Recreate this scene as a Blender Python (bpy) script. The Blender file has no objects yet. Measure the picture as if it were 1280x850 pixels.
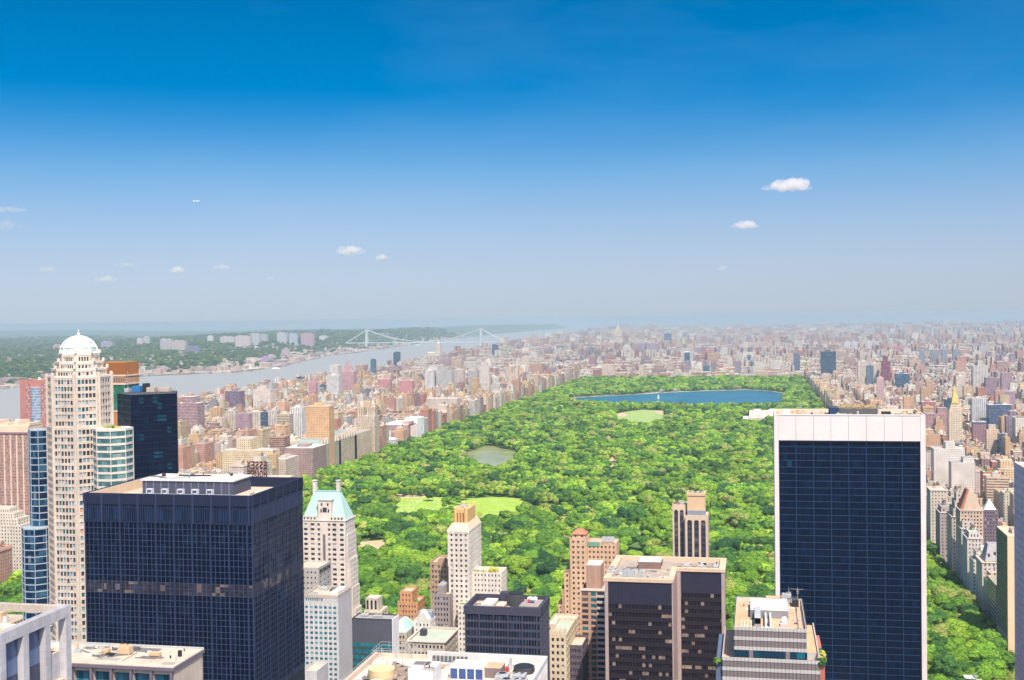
# Central park seen from a high terrace, looking north
SUN_E = 4.6; SKY_S = .112; SKY_STRETCH = 2.6; SKY_SAT = 1.52; SKY_HUE = .492; EXPO = .55
HAZE_COL = (.48,.62,.72); HAZE_D = 5.3e-5; HAZE_G = .0
N_IND = 215; CLOUDS = True
import bpy, bmesh, math, random
import numpy as np
from mathutils import Vector, Matrix
R = math.radians
random.seed(7)
rng = np.random.default_rng(11)
scene = bpy.context.scene
COL = bpy.data.collections.new('park_view'); scene.collection.children.link(COL)

# ---------------------------------------------------------------- camera (measured from the photograph)
F = 1500.0; EYE = 260.0
yaw, pitch, roll = R(11.5), R(1.07), R(0.75)
CF = Vector((-math.sin(yaw)*math.cos(pitch), math.cos(yaw)*math.cos(pitch), -math.sin(pitch)))
_r0 = Vector((math.cos(yaw), math.sin(yaw), 0)); _u0 = _r0.cross(CF)
CR = _r0*math.cos(roll) - _u0*math.sin(roll)
CU = _u0*math.cos(roll) + _r0*math.sin(roll)
CP = Vector((0, 0, EYE))
cd = bpy.data.cameras.new('camera'); cam = bpy.data.objects.new('camera', cd); COL.objects.link(cam)
m = Matrix.Identity(4)
for i in range(3):
    m[i][0] = CR[i]; m[i][1] = CU[i]; m[i][2] = -CF[i]; m[i][3] = CP[i]
cam.matrix_world = m
cd.sensor_width = 36; cd.lens = F/1280*36; cd.clip_start = 1.0; cd.clip_end = 120000
scene.camera = cam

def proj(x, y, z):
    v = Vector((x, y, z)) - CP; d = v.dot(CF)
    if d < 1: d = 1
    return 640 + F*v.dot(CR)/d, 425 - F*v.dot(CU)/d, d
def ray(px, py):
    return CF + CR*((px-640)/F) + CU*((425-py)/F)
def atz(px, py, z=0.0):
    d = ray(px, py); t = (z-EYE)/d.z
    return CP + d*t
def aty(px, py, Y):
    d = ray(px, py); return CP + d*(Y/d.y)
def atx(px, py, X):
    d = ray(px, py); return CP + d*(X/d.x)
def horizon(px): return 397 - (px-640)*math.tan(roll)

# ---------------------------------------------------------------- node helpers
def new_mat(name):
    m = bpy.data.materials.new(name); m.use_nodes = True
    nt = m.node_tree
    return m, nt, nt.nodes['Principled BSDF']
def nd(nt, t, **kw):
    n = nt.nodes.new(t)
    for k, v in kw.items():
        if k.startswith('i_'):
            key = k[2:]; n.inputs[int(key) if key.isdigit() else key].default_value = v
        else: setattr(n, k, v)
    return n
def mth(nt, op, a, b=None, c=None):
    n = nt.nodes.new('ShaderNodeMath'); n.operation = op
    for i, v in enumerate((a, b, c)):
        if v is None: continue
        if isinstance(v, (int, float)): n.inputs[i].default_value = v
        else: nt.links.new(v, n.inputs[i])
    return n.outputs[0]
def mixc(nt, f, a, b, blend='MIX'):
    n = nt.nodes.new('ShaderNodeMix'); n.data_type = 'RGBA'; n.blend_type = blend
    for s, v in ((n.inputs[0], f), (n.inputs[6], a), (n.inputs[7], b)):
        if isinstance(v, (int, float)): s.default_value = v
        elif isinstance(v, (tuple, list)): s.default_value = tuple(v)+(1,) if len(v) == 3 else v
        else: nt.links.new(v, s)
    return n.outputs[2]
def noise(nt, scale, detail=3, vec=None, rough=.55):
    n = nt.nodes.new('ShaderNodeTexNoise'); n.inputs['Scale'].default_value = scale
    n.inputs['Detail'].default_value = detail; n.inputs['Roughness'].default_value = rough
    if vec is None:
        vec = nt.nodes.new('ShaderNodeNewGeometry').outputs['Position']
    nt.links.new(vec, n.inputs['Vector'])
    return n.outputs['Fac']
def ramp(nt, f, a, b, lo=0.0, hi=1.0):
    n = nt.nodes.new('ShaderNodeMapRange'); nt.links.new(f, n.inputs[0])
    n.inputs[1].default_value = a; n.inputs[2].default_value = b
    n.inputs[3].default_value = lo; n.inputs[4].default_value = hi
    return n.outputs[0]

MATS = {}
def plain(name, col, rough=.8, spec=.3, var=.18, scale=.12, metal=0.0):
    """weathered surface: base colour with broad and fine stains of its own"""
    if name in MATS: return MATS[name]
    m, nt, b = new_mat(name)
    n1 = noise(nt, scale, 4); n2 = noise(nt, scale*9, 3)
    f = mth(nt, 'ADD', mth(nt, 'MULTIPLY', n1, .6), mth(nt, 'MULTIPLY', n2, .4))
    f = ramp(nt, f, .3, .7, 1-var, 1+var*.7)
    c = mixc(nt, 1.0, col, (1, 1, 1), 'MULTIPLY')
    vm = nt.nodes.new('ShaderNodeVectorMath'); vm.operation = 'SCALE'
    vm.inputs[0].default_value = col; nt.links.new(f, vm.inputs['Scale'])
    nt.links.new(vm.outputs[0], b.inputs['Base Color'])
    b.inputs['Roughness'].default_value = rough; b.inputs['Specular IOR Level'].default_value = spec
    b.inputs['Metallic'].default_value = metal
    MATS[name] = m; return m

def brick(name, col, rough=.85, joint=.82, bw=.9, bh=.45):
    """masonry: courses picked out in the base colour plus rain streaks"""
    if name in MATS: return MATS[name]
    m, nt, b = new_mat(name)
    g = nt.nodes.new('ShaderNodeNewGeometry'); s = nt.nodes.new('ShaderNodeSeparateXYZ'); nt.links.new(g.outputs['Position'], s.inputs[0])
    u = mth(nt, 'ADD', s.outputs[0], s.outputs[1])
    cb = nt.nodes.new('ShaderNodeCombineXYZ'); nt.links.new(u, cb.inputs[0]); nt.links.new(s.outputs[2], cb.inputs[1])
    bt = nt.nodes.new('ShaderNodeTexBrick'); nt.links.new(cb.outputs[0], bt.inputs['Vector'])
    bt.inputs['Scale'].default_value = 1.0; bt.inputs['Brick Width'].default_value = bw; bt.inputs['Row Height'].default_value = bh
    bt.inputs['Mortar Size'].default_value = .03
    bt.inputs['Color1'].default_value = tuple(col)+(1,); bt.inputs['Color2'].default_value = tuple(c*.86 for c in col)+(1,)
    bt.inputs['Mortar'].default_value = tuple(c*joint for c in col)+(1,)
    cs = nt.nodes.new('ShaderNodeCombineXYZ'); nt.links.new(mth(nt, 'MULTIPLY', u, .5), cs.inputs[0]); nt.links.new(mth(nt, 'MULTIPLY', s.outputs[2], .035), cs.inputs[1])
    st = ramp(nt, noise(nt, 1.0, 4, cs.outputs[0]), .3, .75, .8, 1.1)
    big = ramp(nt, noise(nt, .06, 2), .3, .7, .93, 1.07)
    vm = nt.nodes.new('ShaderNodeVectorMath'); vm.operation = 'SCALE'
    nt.links.new(bt.outputs['Color'], vm.inputs[0]); nt.links.new(mth(nt, 'MULTIPLY', st, big), vm.inputs['Scale'])
    nt.links.new(vm.outputs[0], b.inputs['Base Color']); b.inputs['Roughness'].default_value = rough
    b.inputs['Specular IOR Level'].default_value = .2
    MATS[name] = m; return m

def glass(name, base, alt, blind, pane_w, floor_h, u0=0., z0=0., fr_alt=.25, fr_blind_refl=.04, rough=.12, tilt=.02, spec=.09, rowvar=0.0):
    """curtain wall glazing: each pane its own tint, some with blinds drawn or reflection patches coloured in, each set a little out of true"""
    if name in MATS: return MATS[name]
    m, nt, b = new_mat(name)
    g = nt.nodes.new('ShaderNodeNewGeometry'); s = nt.nodes.new('ShaderNodeSeparateXYZ'); nt.links.new(g.outputs['Position'], s.inputs[0])
    n = nt.nodes.new('ShaderNodeSeparateXYZ'); nt.links.new(g.outputs['True Normal'], n.inputs[0])
    ax = mth(nt, 'GREATER_THAN', mth(nt, 'ABSOLUTE', n.outputs[0]), .6)
    u = mth(nt, 'ADD', mth(nt, 'MULTIPLY', s.outputs[1], ax), mth(nt, 'MULTIPLY', s.outputs[0], mth(nt, 'SUBTRACT', 1.0, ax)))
    fu = mth(nt, 'FLOOR', mth(nt, 'DIVIDE', mth(nt, 'SUBTRACT', u, u0), pane_w))
    fz = mth(nt, 'FLOOR', mth(nt, 'DIVIDE', mth(nt, 'SUBTRACT', s.outputs[2], z0), floor_h))
    cb = nt.nodes.new('ShaderNodeCombineXYZ'); nt.links.new(fu, cb.inputs[0]); nt.links.new(fz, cb.inputs[1]); nt.links.new(ax, cb.inputs[2])
    wn = nt.nodes.new('ShaderNodeTexWhiteNoise'); wn.noise_dimensions = '3D'; nt.links.new(cb.outputs[0], wn.inputs['Vector'])
    # drawn blinds and painted reflection patches both run along neighbouring panes
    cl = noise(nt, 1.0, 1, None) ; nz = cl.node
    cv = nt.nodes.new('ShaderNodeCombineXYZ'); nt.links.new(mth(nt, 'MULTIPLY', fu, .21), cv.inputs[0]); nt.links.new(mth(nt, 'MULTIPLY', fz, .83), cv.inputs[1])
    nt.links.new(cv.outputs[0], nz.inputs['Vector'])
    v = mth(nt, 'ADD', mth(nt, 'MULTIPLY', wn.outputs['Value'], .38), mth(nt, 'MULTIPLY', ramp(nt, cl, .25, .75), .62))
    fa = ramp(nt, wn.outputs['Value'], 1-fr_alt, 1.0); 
    fb = mth(nt, 'GREATER_THAN', v, 1-fr_blind_refl)
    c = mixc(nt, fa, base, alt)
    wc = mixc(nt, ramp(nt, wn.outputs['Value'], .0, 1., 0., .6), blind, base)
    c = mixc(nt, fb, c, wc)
    nt.links.new(c, b.inputs['Base Color'])
    b.inputs['Roughness'].default_value = rough; b.inputs['Specular IOR Level'].default_value = spec
    vm = nt.nodes.new('ShaderNodeVectorMath'); vm.operation = 'SUBTRACT'; nt.links.new(wn.outputs['Color'], vm.inputs[0]); vm.inputs[1].default_value = (.5, .5, .5)
    v2 = nt.nodes.new('ShaderNodeVectorMath'); v2.operation = 'SCALE'; nt.links.new(vm.outputs[0], v2.inputs[0]); v2.inputs['Scale'].default_value = tilt
    v3 = nt.nodes.new('ShaderNodeVectorMath'); v3.operation = 'ADD'; nt.links.new(v2.outputs[0], v3.inputs[0]); nt.links.new(g.outputs['Normal'], v3.inputs[1])
    v4 = nt.nodes.new('ShaderNodeVectorMath'); v4.operation = 'NORMALIZE'; nt.links.new(v3.outputs[0], v4.inputs[0])
    nt.links.new(v4.outputs[0], b.inputs['Normal'])
    MATS[name] = m; return m

def city_mat(name, from_attr):
    """masonry and glass of the ordinary city buildings: colour per building, windows laid out on its floors"""
    m, nt, b = new_mat(name)
    if from_attr:
        a = nt.nodes.new('ShaderNodeAttribute'); a.attribute_name = 'paint'; col = a.outputs['Color']; sty = a.outputs['Alpha']
    else:
        a = nt.nodes.new('ShaderNodeObjectInfo'); col = a.outputs['Color']; sty = a.outputs['Alpha']
    g = nt.nodes.new('ShaderNodeNewGeometry'); s = nt.nodes.new('ShaderNodeSeparateXYZ'); nt.links.new(g.outputs['Position'], s.inputs[0])
    n = nt.nodes.new('ShaderNodeSeparateXYZ'); nt.links.new(g.outputs['True Normal'], n.inputs[0])
    ax = mth(nt, 'GREATER_THAN', mth(nt, 'ABSOLUTE', n.outputs[0]), .6)
    u = mth(nt, 'ADD', mth(nt, 'MULTIPLY', s.outputs[1], ax), mth(nt, 'MULTIPLY', s.outputs[0], mth(nt, 'SUBTRACT', 1.0, ax)))
    uu = mth(nt, 'DIVIDE', u, mth(nt, 'ADD', 2.7, mth(nt, 'MULTIPLY', sty, 1.6))); zz = mth(nt, 'DIVIDE', s.outputs[2], 3.3)
    du = mth(nt, 'ABSOLUTE', mth(nt, 'SUBTRACT', mth(nt, 'FRACT', uu), .5)); dz = mth(nt, 'ABSOLUTE', mth(nt, 'SUBTRACT', mth(nt, 'FRACT', zz), .5))
    wu = mth(nt, 'LESS_THAN', du, .19); wz = mth(nt, 'LESS_THAN', dz, .27)
    strips = mth(nt, 'GREATER_THAN', sty, .72); bands = mth(nt, 'MULTIPLY', mth(nt, 'GREATER_THAN', sty, .55), mth(nt, 'LESS_THAN', sty, .66))
    wz2 = mth(nt, 'MAXIMUM', wz, strips); wu2 = mth(nt, 'MAXIMUM', wu, bands)
    side = mth(nt, 'LESS_THAN', mth(nt, 'ABSOLUTE', n.outputs[2]), .5)
    w = mth(nt, 'MULTIPLY', mth(nt, 'MULTIPLY', wz2, wu2), side)
    w = mth(nt, 'MULTIPLY', w, mth(nt, 'GREATER_THAN', sty, .02))
    cb = nt.nodes.new('ShaderNodeCombineXYZ'); nt.links.new(mth(nt, 'FLOOR', uu), cb.inputs[0]); nt.links.new(mth(nt, 'FLOOR', zz), cb.inputs[1]); nt.links.new(ax, cb.inputs[2])
    wn = nt.nodes.new('ShaderNodeTexWhiteNoise'); nt.links.new(cb.outputs[0], wn.inputs['Vector'])
    wc = mixc(nt, ramp(nt, wn.outputs['Value'], .6, 1.), (.05, .055, .085), (.24, .26, .30))
    st = ramp(nt, noise(nt, .09, 4), .3, .7, .8, 1.12); st2 = ramp(nt, noise(nt, .8, 2), .3, .7, .9, 1.08)
    vm = nt.nodes.new('ShaderNodeVectorMath'); vm.operation = 'SCALE'; nt.links.new(col, vm.inputs[0]); nt.links.new(mth(nt, 'MULTIPLY', st, st2), vm.inputs['Scale'])
    c = mixc(nt, mth(nt, 'MULTIPLY', w, .8), vm.outputs[0], wc)
    nt.links.new(c, b.inputs['Base Color'])
    nt.links.new(ramp(nt, w, 0, 1, .85, .25), b.inputs['Roughness'])
    b.inputs['Specular IOR Level'].default_value = .25
    MATS[name] = m; return m
CITY_A = city_mat('city_masonry_mixed', True); CITY_O = city_mat('city_masonry', False)

# ---------------------------------------------------------------- mesh helpers
class MB:
    def __init__(s): s.v = []; s.f = []; s.mi = []
    def face(s, pts, mi=0):
        n = len(s.v); s.v.extend([tuple(p) for p in pts]); s.f.append(tuple(range(n, n+len(pts)))); s.mi.append(mi)
    def box(s, x0, x1, y0, y1, z0, z1, mi=0, bottom=False, top_mi=None):
        if x1 < x0: x0, x1 = x1, x0
        if y1 < y0: y0, y1 = y1, y0
        n = len(s.v)
        s.v += [(x0,y0,z0),(x1,y0,z0),(x1,y1,z0),(x0,y1,z0),(x0,y0,z1),(x1,y0,z1),(x1,y1,z1),(x0,y1,z1)]
        fs = [(n,n+1,n+5,n+4),(n+1,n+2,n+6,n+5),(n+2,n+3,n+7,n+6),(n+3,n,n+4,n+7),(n+4,n+5,n+6,n+7)]
        s.f += fs; s.mi += [mi]*4 + [mi if top_mi is None else top_mi]
        s.f.append((n,n+3,n+2,n+1)); s.mi.append(mi)
    def prism(s, poly, z0, z1, mi=0, top_mi=None, top=None):
        """poly counter-clockwise; top: optional shrunken polygon at z1"""
        n = len(s.v); k = len(poly); tp = top or poly
        s.v += [(p[0],p[1],z0) for p in poly] + [(p[0],p[1],z1) for p in tp]
        for i in range(k):
            j = (i+1) % k; s.f.append((n+i, n+j, n+k+j, n+k+i)); s.mi.append(mi)
        s.f.append(tuple(n+k+i for i in range(k))); s.mi.append(mi if top_mi is None else top_mi)
        s.f.append(tuple(n+i for i in reversed(range(k)))); s.mi.append(mi)
    def tube(s, a, b, r, k=8, mi=0, r2=None):
        a = Vector(a); b = Vector(b); d = (b-a)
        if d.length < 1e-6: return
        d.normalize(); t = Vector((0,0,1)) if abs(d.z) < .9 else Vector((1,0,0))
        e1 = d.cross(t).normalized(); e2 = d.cross(e1); r2 = r if r2 is None else r2
        n = len(s.v)
        for c, rr in ((a, r), (b, r2)):
            for i in range(k):
                q = 2*math.pi*i/k; s.v.append(tuple(c + e1*math.cos(q)*rr + e2*math.sin(q)*rr))
        for i in range(k):
            j = (i+1) % k; s.f.append((n+i, n+k+i, n+k+j, n+j)); s.mi.append(mi)
        s.f.append(tuple(n+i for i in range(k))); s.mi.append(mi)
        s.f.append(tuple(n+k+i for i in reversed(range(k)))); s.mi.append(mi)
    def cyl(s, x, y, z0, z1, r, k=12, mi=0, r2=None): s.tube((x,y,z0), (x,y,z1), r, k, mi, r2)
    def dome(s, x, y, z, r, h, k=16, rings=5, mi=0):
        n = len(s.v)
        for j in range(rings):
            q = j/rings*math.pi/2
            for i in range(k):
                a = 2*math.pi*i/k; s.v.append((x+r*math.cos(q)*math.cos(a), y+r*math.cos(q)*math.sin(a), z+h*math.sin(q)))
        s.v.append((x, y, z+h))
        for j in range(rings-1):
            for i in range(k):
                i2 = (i+1) % k; s.f.append((n+j*k+i, n+j*k+i2, n+(j+1)*k+i2, n+(j+1)*k+i)); s.mi.append(mi)
        for i in range(k):
            s.f.append((n+(rings-1)*k+i, n+(rings-1)*k+(i+1) % k, n+rings*k)); s.mi.append(mi)
    def build(s, name, mats, parent=None, smooth=False):
        if not isinstance(mats, (list, tuple)): mats = [mats]
        me = bpy.data.meshes.new(name); off = parent_loc(parent)
        vs = s.v if off is None else [(v[0]-off[0], v[1]-off[1], v[2]-off[2]) for v in s.v]
        me.from_pydata(vs, [], s.f)
        for mt in mats: me.materials.append(mt)
        if any(s.mi): me.polygons.foreach_set('material_index', s.mi)
        if smooth: me.polygons.foreach_set('use_smooth', [True]*len(s.f))
        me.update()
        o = bpy.data.objects.new(name, me); COL.objects.link(o)
        if parent: o.parent = parent
        return o
WLOC = {}
def parent_loc(p):
    if p is None: return None
    return WLOC.get(p.name, (0,0,0))
def tag(o, label=None, cat=None, group=None, kind=None):
    if label: o['label'] = label
    if cat: o['category'] = cat
    if group: o['group'] = group
    if kind: o['kind'] = kind
    return o
def thing(name, label, cat, loc, group=None):
    o = bpy.data.objects.new(name, None); COL.objects.link(o); o.location = loc; o.empty_display_size = 2
    WLOC[o.name] = tuple(loc); return tag(o, label, cat, group)
def sub(o_child, parent_part):
    """make a mesh built in its thing's space a child of one of that thing's parts"""
    o_child.parent = parent_part; return o_child
def structure(name, mb, mats, parent=None):
    o = mb.build(name, mats, parent); o['kind'] = 'structure'; return o

# ---------------------------------------------------------------- facades
S_, E_, N_, W_ = (1,0), (0,1), (-1,0), (0,-1)
class Panes:
    def __init__(s): s.l = []
def even(W, n, frac, m=0.0):
    p = (W-2*m)/n; return [(m+p*i+p*(1-frac)/2, m+p*i+p*(1+frac)/2) for i in range(n)]
def rows(z0, z1, fh, frac, zmin=-1e9):
    out = []; k = max(1, int(round((z1-z0)/fh))); fh = (z1-z0)/k
    for i in range(k):
        a = z0+fh*i+fh*(1-frac)*.45
        if a > zmin: out.append((a, a+fh*frac))
    return out
def facade(wall, panes, O, u, W, z0, z1, cols, rws, rec=.4, mi=0, mat=None):
    n = (u[1], -u[0])
    def P(a, z, d=0.0): return (O[0]+u[0]*a-n[0]*d, O[1]+u[1]*a-n[1]*d, z)
    cols = sorted(cols); rws = sorted(rws)
    def q(a0, a1, b0, b1):
        if a1-a0 > 1e-4 and b1-b0 > 1e-4: wall.face([P(a0,b0), P(a1,b0), P(a1,b1), P(a0,b1)], mi)
    if not cols or not rws: q(0, W, z0, z1); return
    z = z0
    for (c, d) in rws:
        q(0, W, z, c)
        a = 0
        for (e, f) in cols:
            q(a, e, c, d); a = f
            wall.face([P(e,c), P(f,c), P(f,c,rec), P(e,c,rec)], mi); wall.face([P(e,d,rec), P(f,d,rec), P(f,d), P(e,d)], mi)
            wall.face([P(e,c,rec), P(e,d,rec), P(e,d), P(e,c)], mi); wall.face([P(f,c), P(f,d), P(f,d,rec), P(f,c,rec)], mi)
            cx = P((e+f)/2, (c+d)/2, rec+.06)
            panes.l.append((cx, f-e, d-c, abs(u[0]) > .5 if abs(u[0]*u[1]) < .01 else math.atan2(u[1], u[0]), mat))
        q(a, W, c, d); z = d
    q(0, W, z, z1)
_pc = {}
def pane_mesh(w, h, ax, mat):
    key = (round(w, 2), round(h, 2), ax, mat.name)
    if key in _pc: return _pc[key]
    t = .06; mb = MB()
    if ax is True: mb.box(-w/2, w/2, -t, t, -h/2, h/2)
    elif ax is False: mb.box(-t, t, -w/2, w/2, -h/2, h/2)
    else:
        c, s = math.cos(ax), math.sin(ax); mb.box(-w/2, w/2, -t, t, -h/2, h/2)
        mb.v = [(x*c-y*s, x*s+y*c, z) for x, y, z in mb.v]
    me = bpy.data.meshes.new('window'); me.from_pydata(mb.v, [], mb.f); me.materials.append(mat)
    _pc[key] = me; return me
def emit(th, panes, mats, wts, cap=96, name='window'):
    """each window a part of its own; past a hundred the remaining ones are a single part"""
    L = sorted(panes.l, key=lambda p: -p[0][2]); off = WLOC.get(th.name, (0,0,0))
    for p in L[:cap]:
        mt = p[4] or random.choices(mats, wts)[0]
        o = bpy.data.objects.new(name, pane_mesh(p[1], p[2], p[3], mt)); COL.objects.link(o); o.parent = th
        o.location = (p[0][0]-off[0], p[0][1]-off[1], p[0][2]-off[2])
    if len(L) > cap:
        mb = MB()
        for p in L[cap:]:
            k = random.choices(range(len(mats)), wts)[0]; c = p[0]; w = p[1]/2; h = p[2]/2
            ang = 0 if p[3] is True else (math.pi/2 if p[3] is False else p[3])
            cx, sx = math.cos(ang), math.sin(ang)
            mb.face([(c[0]-w*cx, c[1]-w*sx, c[2]-h), (c[0]+w*cx, c[1]+w*sx, c[2]-h), (c[0]+w*cx, c[1]+w*sx, c[2]+h), (c[0]-w*cx, c[1]-w*sx, c[2]+h)], k)
        o = mb.build('window_glazing', mats, th); o['kind'] = 'stuff'
def tier(wall, panes, X0, X1, Y0, Y1, z0, z1, fh=3.4, wh=.52, S=None, E=None, W=None, zmin=-1e9, roof_mi=1, m=.8, parapet=1.0, rec=.4, mi=0):
    """one storeyed block. S/E/W = (windows across, width share) or None for a blind wall"""
    rr = rows(z0, z1-parapet, fh, wh, zmin)
    for O, u, L, spec in (((X0,Y0), S_, X1-X0, S), ((X1,Y0), E_, Y1-Y0, E), ((X1,Y1), N_, X1-X0, None), ((X0,Y1), W_, Y1-Y0, W)):
        cols = []
        if spec: cols = spec if isinstance(spec, list) else even(L, spec[0], spec[1], m)
        facade(wall, panes, O, u, L, z0, z1, cols, rr if spec else [], rec, mi)
    t = .35; zr = z1-parapet
    wall.face([(X0+t,Y0+t,zr), (X1-t,Y0+t,zr), (X1-t,Y1-t,zr), (X0+t,Y1-t,zr)], roof_mi)
    for a, b, c, d in ((X0,Y0,X1,Y0+t),(X0,Y1-t,X1,Y1),(X0,Y0+t,X0+t,Y1-t),(X1-t,Y0+t,X1,Y1-t)):
        wall.face([(a,b,z1),(c,b,z1),(c,d,z1),(a,d,z1)], mi)
    for O, u, L in (((X0+t,Y0+t),(0,1),Y1-Y0-2*t), ((X0+t,Y1-t),(1,0),X1-X0-2*t), ((X1-t,Y1-t),(0,-1),Y1-Y0-2*t), ((X1-t,Y0+t),(-1,0),X1-X0-2*t)):
        wall.face([(O[0],O[1],zr),(O[0]+u[0]*L,O[1]+u[1]*L,zr),(O[0]+u[0]*L,O[1]+u[1]*L,z1),(O[0],O[1],z1)], mi)

def curtain(th, faces, z0, z1, fh, bay, gmat, mull, mmat, pier=None, pmat=None, span=None, smat=None, zmin=-1e9, name='window_band', plain_to=None):
    """glass tower skin. faces: [(O,u,W)]. mull=(w,d) thin fins each bay, pier=(every,w,d), span=(share of floor, depth)"""
    k = max(1, int(round((z1-z0)/fh))); fh = (z1-z0)/k
    M = MB(); Sp = MB()
    for i in range(k):
        a = z0+i*fh; b = a+fh
        if b < zmin: continue
        g = MB(); sp = span[0]*fh if span else 0
        for O, u, W in faces:
            n = (u[1], -u[0])
            def P(t, z, d=0.): return (O[0]+u[0]*t+n[0]*d, O[1]+u[1]*t+n[1]*d, z)
            g.face([P(0,a+sp), P(W,a+sp), P(W,b), P(0,b)])
            if span:
                d = span[1]
                Sp.face([P(0,a,d), P(W,a,d), P(W,a+sp,d), P(0,a+sp,d)]); Sp.face([P(0,a+sp,d), P(W,a+sp,d), P(W,a+sp), P(0,a+sp)]); Sp.face([P(0,a), P(W,a), P(W,a,d), P(0,a,d)])
        g.build(name, gmat, th)
    zb = max(z0, zmin-fh)
    for O, u, W in faces:
        n = (u[1], -u[0]); nb = max(1, int(round(W/bay))); bw = W/nb
        def fin(mbx, t, w, d):
            c = [(O[0]+u[0]*(t+s*w/2)+n[0]*e, O[1]+u[1]*(t+s*w/2)+n[1]*e) for s, e in ((-1,-.05),(-1,d),(1,d),(1,-.05))]
            mbx.prism(c, zb, z1)
        for j in range(nb+1):
            if pier and j % pier[0] == 0:
                Pm = MB(); fin(Pm, min(max(j*bw, pier[1]/2), W-pier[1]/2), pier[1], pier[2]); Pm.build('pier', pmat or mmat, th)
            elif mull: fin(M, j*bw, mull[0], mull[1])
    if M.f: M.build('mullions', mmat, th)['kind'] = 'stuff'
    if Sp.f: Sp.build('spandrels', smat, th)['kind'] = 'stuff'
# ================================================================ light, sky, air
SUN_AZ, SUN_EL = R(30), R(57)      # from grid south towards east; height
SD = Vector((math.sin(SUN_AZ)*math.cos(SUN_EL), -math.cos(SUN_AZ)*math.cos(SUN_EL), math.sin(SUN_EL)))
ld = bpy.data.lights.new('sun', 'SUN'); ld.energy = SUN_E; ld.angle = R(.53); ld.color = (1, .90, .76)
sun = bpy.data.objects.new('sun', ld); COL.objects.link(sun); sun.rotation_euler = SD.to_track_quat('Z', 'Y').to_euler(); sun.location = (300, -300, 900)
w = bpy.data.worlds.new('World'); scene.world = w; w.use_nodes = True
nt = w.node_tree; bg = nt.nodes['Background']
sky = nt.nodes.new('ShaderNodeTexSky'); sky.sky_type = 'NISHITA'; sky.sun_disc = False
sky.sun_elevation = SUN_EL; sky.sun_rotation = math.pi-SUN_AZ; sky.altitude = 0
sky.air_density = 1.0; sky.dust_density = 2.0; sky.ozone_density = 4.0
tc = nt.nodes.new('ShaderNodeTexCoord'); sp = nt.nodes.new('ShaderNodeSeparateXYZ'); nt.links.new(tc.outputs['Generated'], sp.inputs[0])
# the photograph's polarised sky deepens quickly above the horizon
zp = mth(nt, 'MAXIMUM', sp.outputs[2], 0.0)
z2 = mth(nt, 'MINIMUM', mth(nt, 'ADD', mth(nt, 'ADD', mth(nt, 'MULTIPLY', mth(nt, 'MULTIPLY', zp, zp), 4.6), mth(nt, 'MULTIPLY', zp, .55)), .10), mth(nt, 'ADD', zp, .75))
cb = nt.nodes.new('ShaderNodeCombineXYZ'); nt.links.new(sp.outputs[0], cb.inputs[0]); nt.links.new(sp.outputs[1], cb.inputs[1]); nt.links.new(z2, cb.inputs[2])
nn = nt.nodes.new('ShaderNodeVectorMath'); nn.operation = 'NORMALIZE'; nt.links.new(cb.outputs[0], nn.inputs[0]); nt.links.new(nn.outputs[0], sky.inputs['Vector'])
hs = nt.nodes.new('ShaderNodeHueSaturation'); hs.inputs['Saturation'].default_value = SKY_SAT; hs.inputs['Hue'].default_value = SKY_HUE
srp = ramp(nt, zp, 0.0, .19, .62, SKY_SAT); srp.node.interpolation_type = 'SMOOTHSTEP'; nt.links.new(srp, hs.inputs['Saturation']); nt.links.new(ramp(nt, zp, 0.0, .12, .84, 1.02), hs.inputs['Value']); nt.links.new(ramp(nt, zp, 0.0, .12, .515, SKY_HUE), hs.inputs['Hue']); nt.links.new(sky.outputs[0], hs.inputs['Color']); 
# thin uneven veil of high cloud
vmp = nt.nodes.new('ShaderNodeMapping'); vmp.inputs['Scale'].default_value = (2.2, 2.2, 9); vmp.inputs['Rotation'].default_value = (0, .12, 0); nt.links.new(tc.outputs['Generated'], vmp.inputs[0])
vl = ramp(nt, noise(nt, 1.0, 6, vmp.outputs[0], .55), .50, .85, 0, .06)
sk = mixc(nt, vl, hs.outputs[0], (6.0,6.6,7.6)); nt.links.new(sk, bg.inputs['Color']); bg.inputs['Strength'].default_value = SKY_S
vs = scene.view_settings; vs.view_transform = 'Standard'; vs.look = 'None'; vs.gamma = 1; vs.exposure = EXPO; vs.use_curve_mapping = False
cy = scene.cycles; cy.max_bounces = 12; cy.diffuse_bounces = 2; cy.glossy_bounces = 2; cy.transmission_bounces = 2; cy.volume_bounces = 10; cy.transparent_max_bounces = 6
cy.caustics_reflective = False; cy.caustics_refractive = False; cy.use_denoising = True; cy.use_adaptive_sampling = True; cy.adaptive_threshold = .02
cy.sample_clamp_indirect = 6
# the air over the city
mb = MB(); mb.box(-32000, 32000, -2500, 33000, -27, 266)
hz, nt, b = new_mat('city_haze'); nt.nodes.remove(b)
pv = nt.nodes.new('ShaderNodeVolumePrincipled'); pv.inputs['Color'].default_value = HAZE_COL+(1,); pv.inputs['Density'].default_value = HAZE_D
pv.inputs['Anisotropy'].default_value = HAZE_G
nt.links.new(pv.outputs[0], nt.nodes['Material Output'].inputs['Volume'])
o = mb.build('haze', hz); o['kind'] = 'stuff'; o['label'] = 'thin summer haze over the far city and river'

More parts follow.
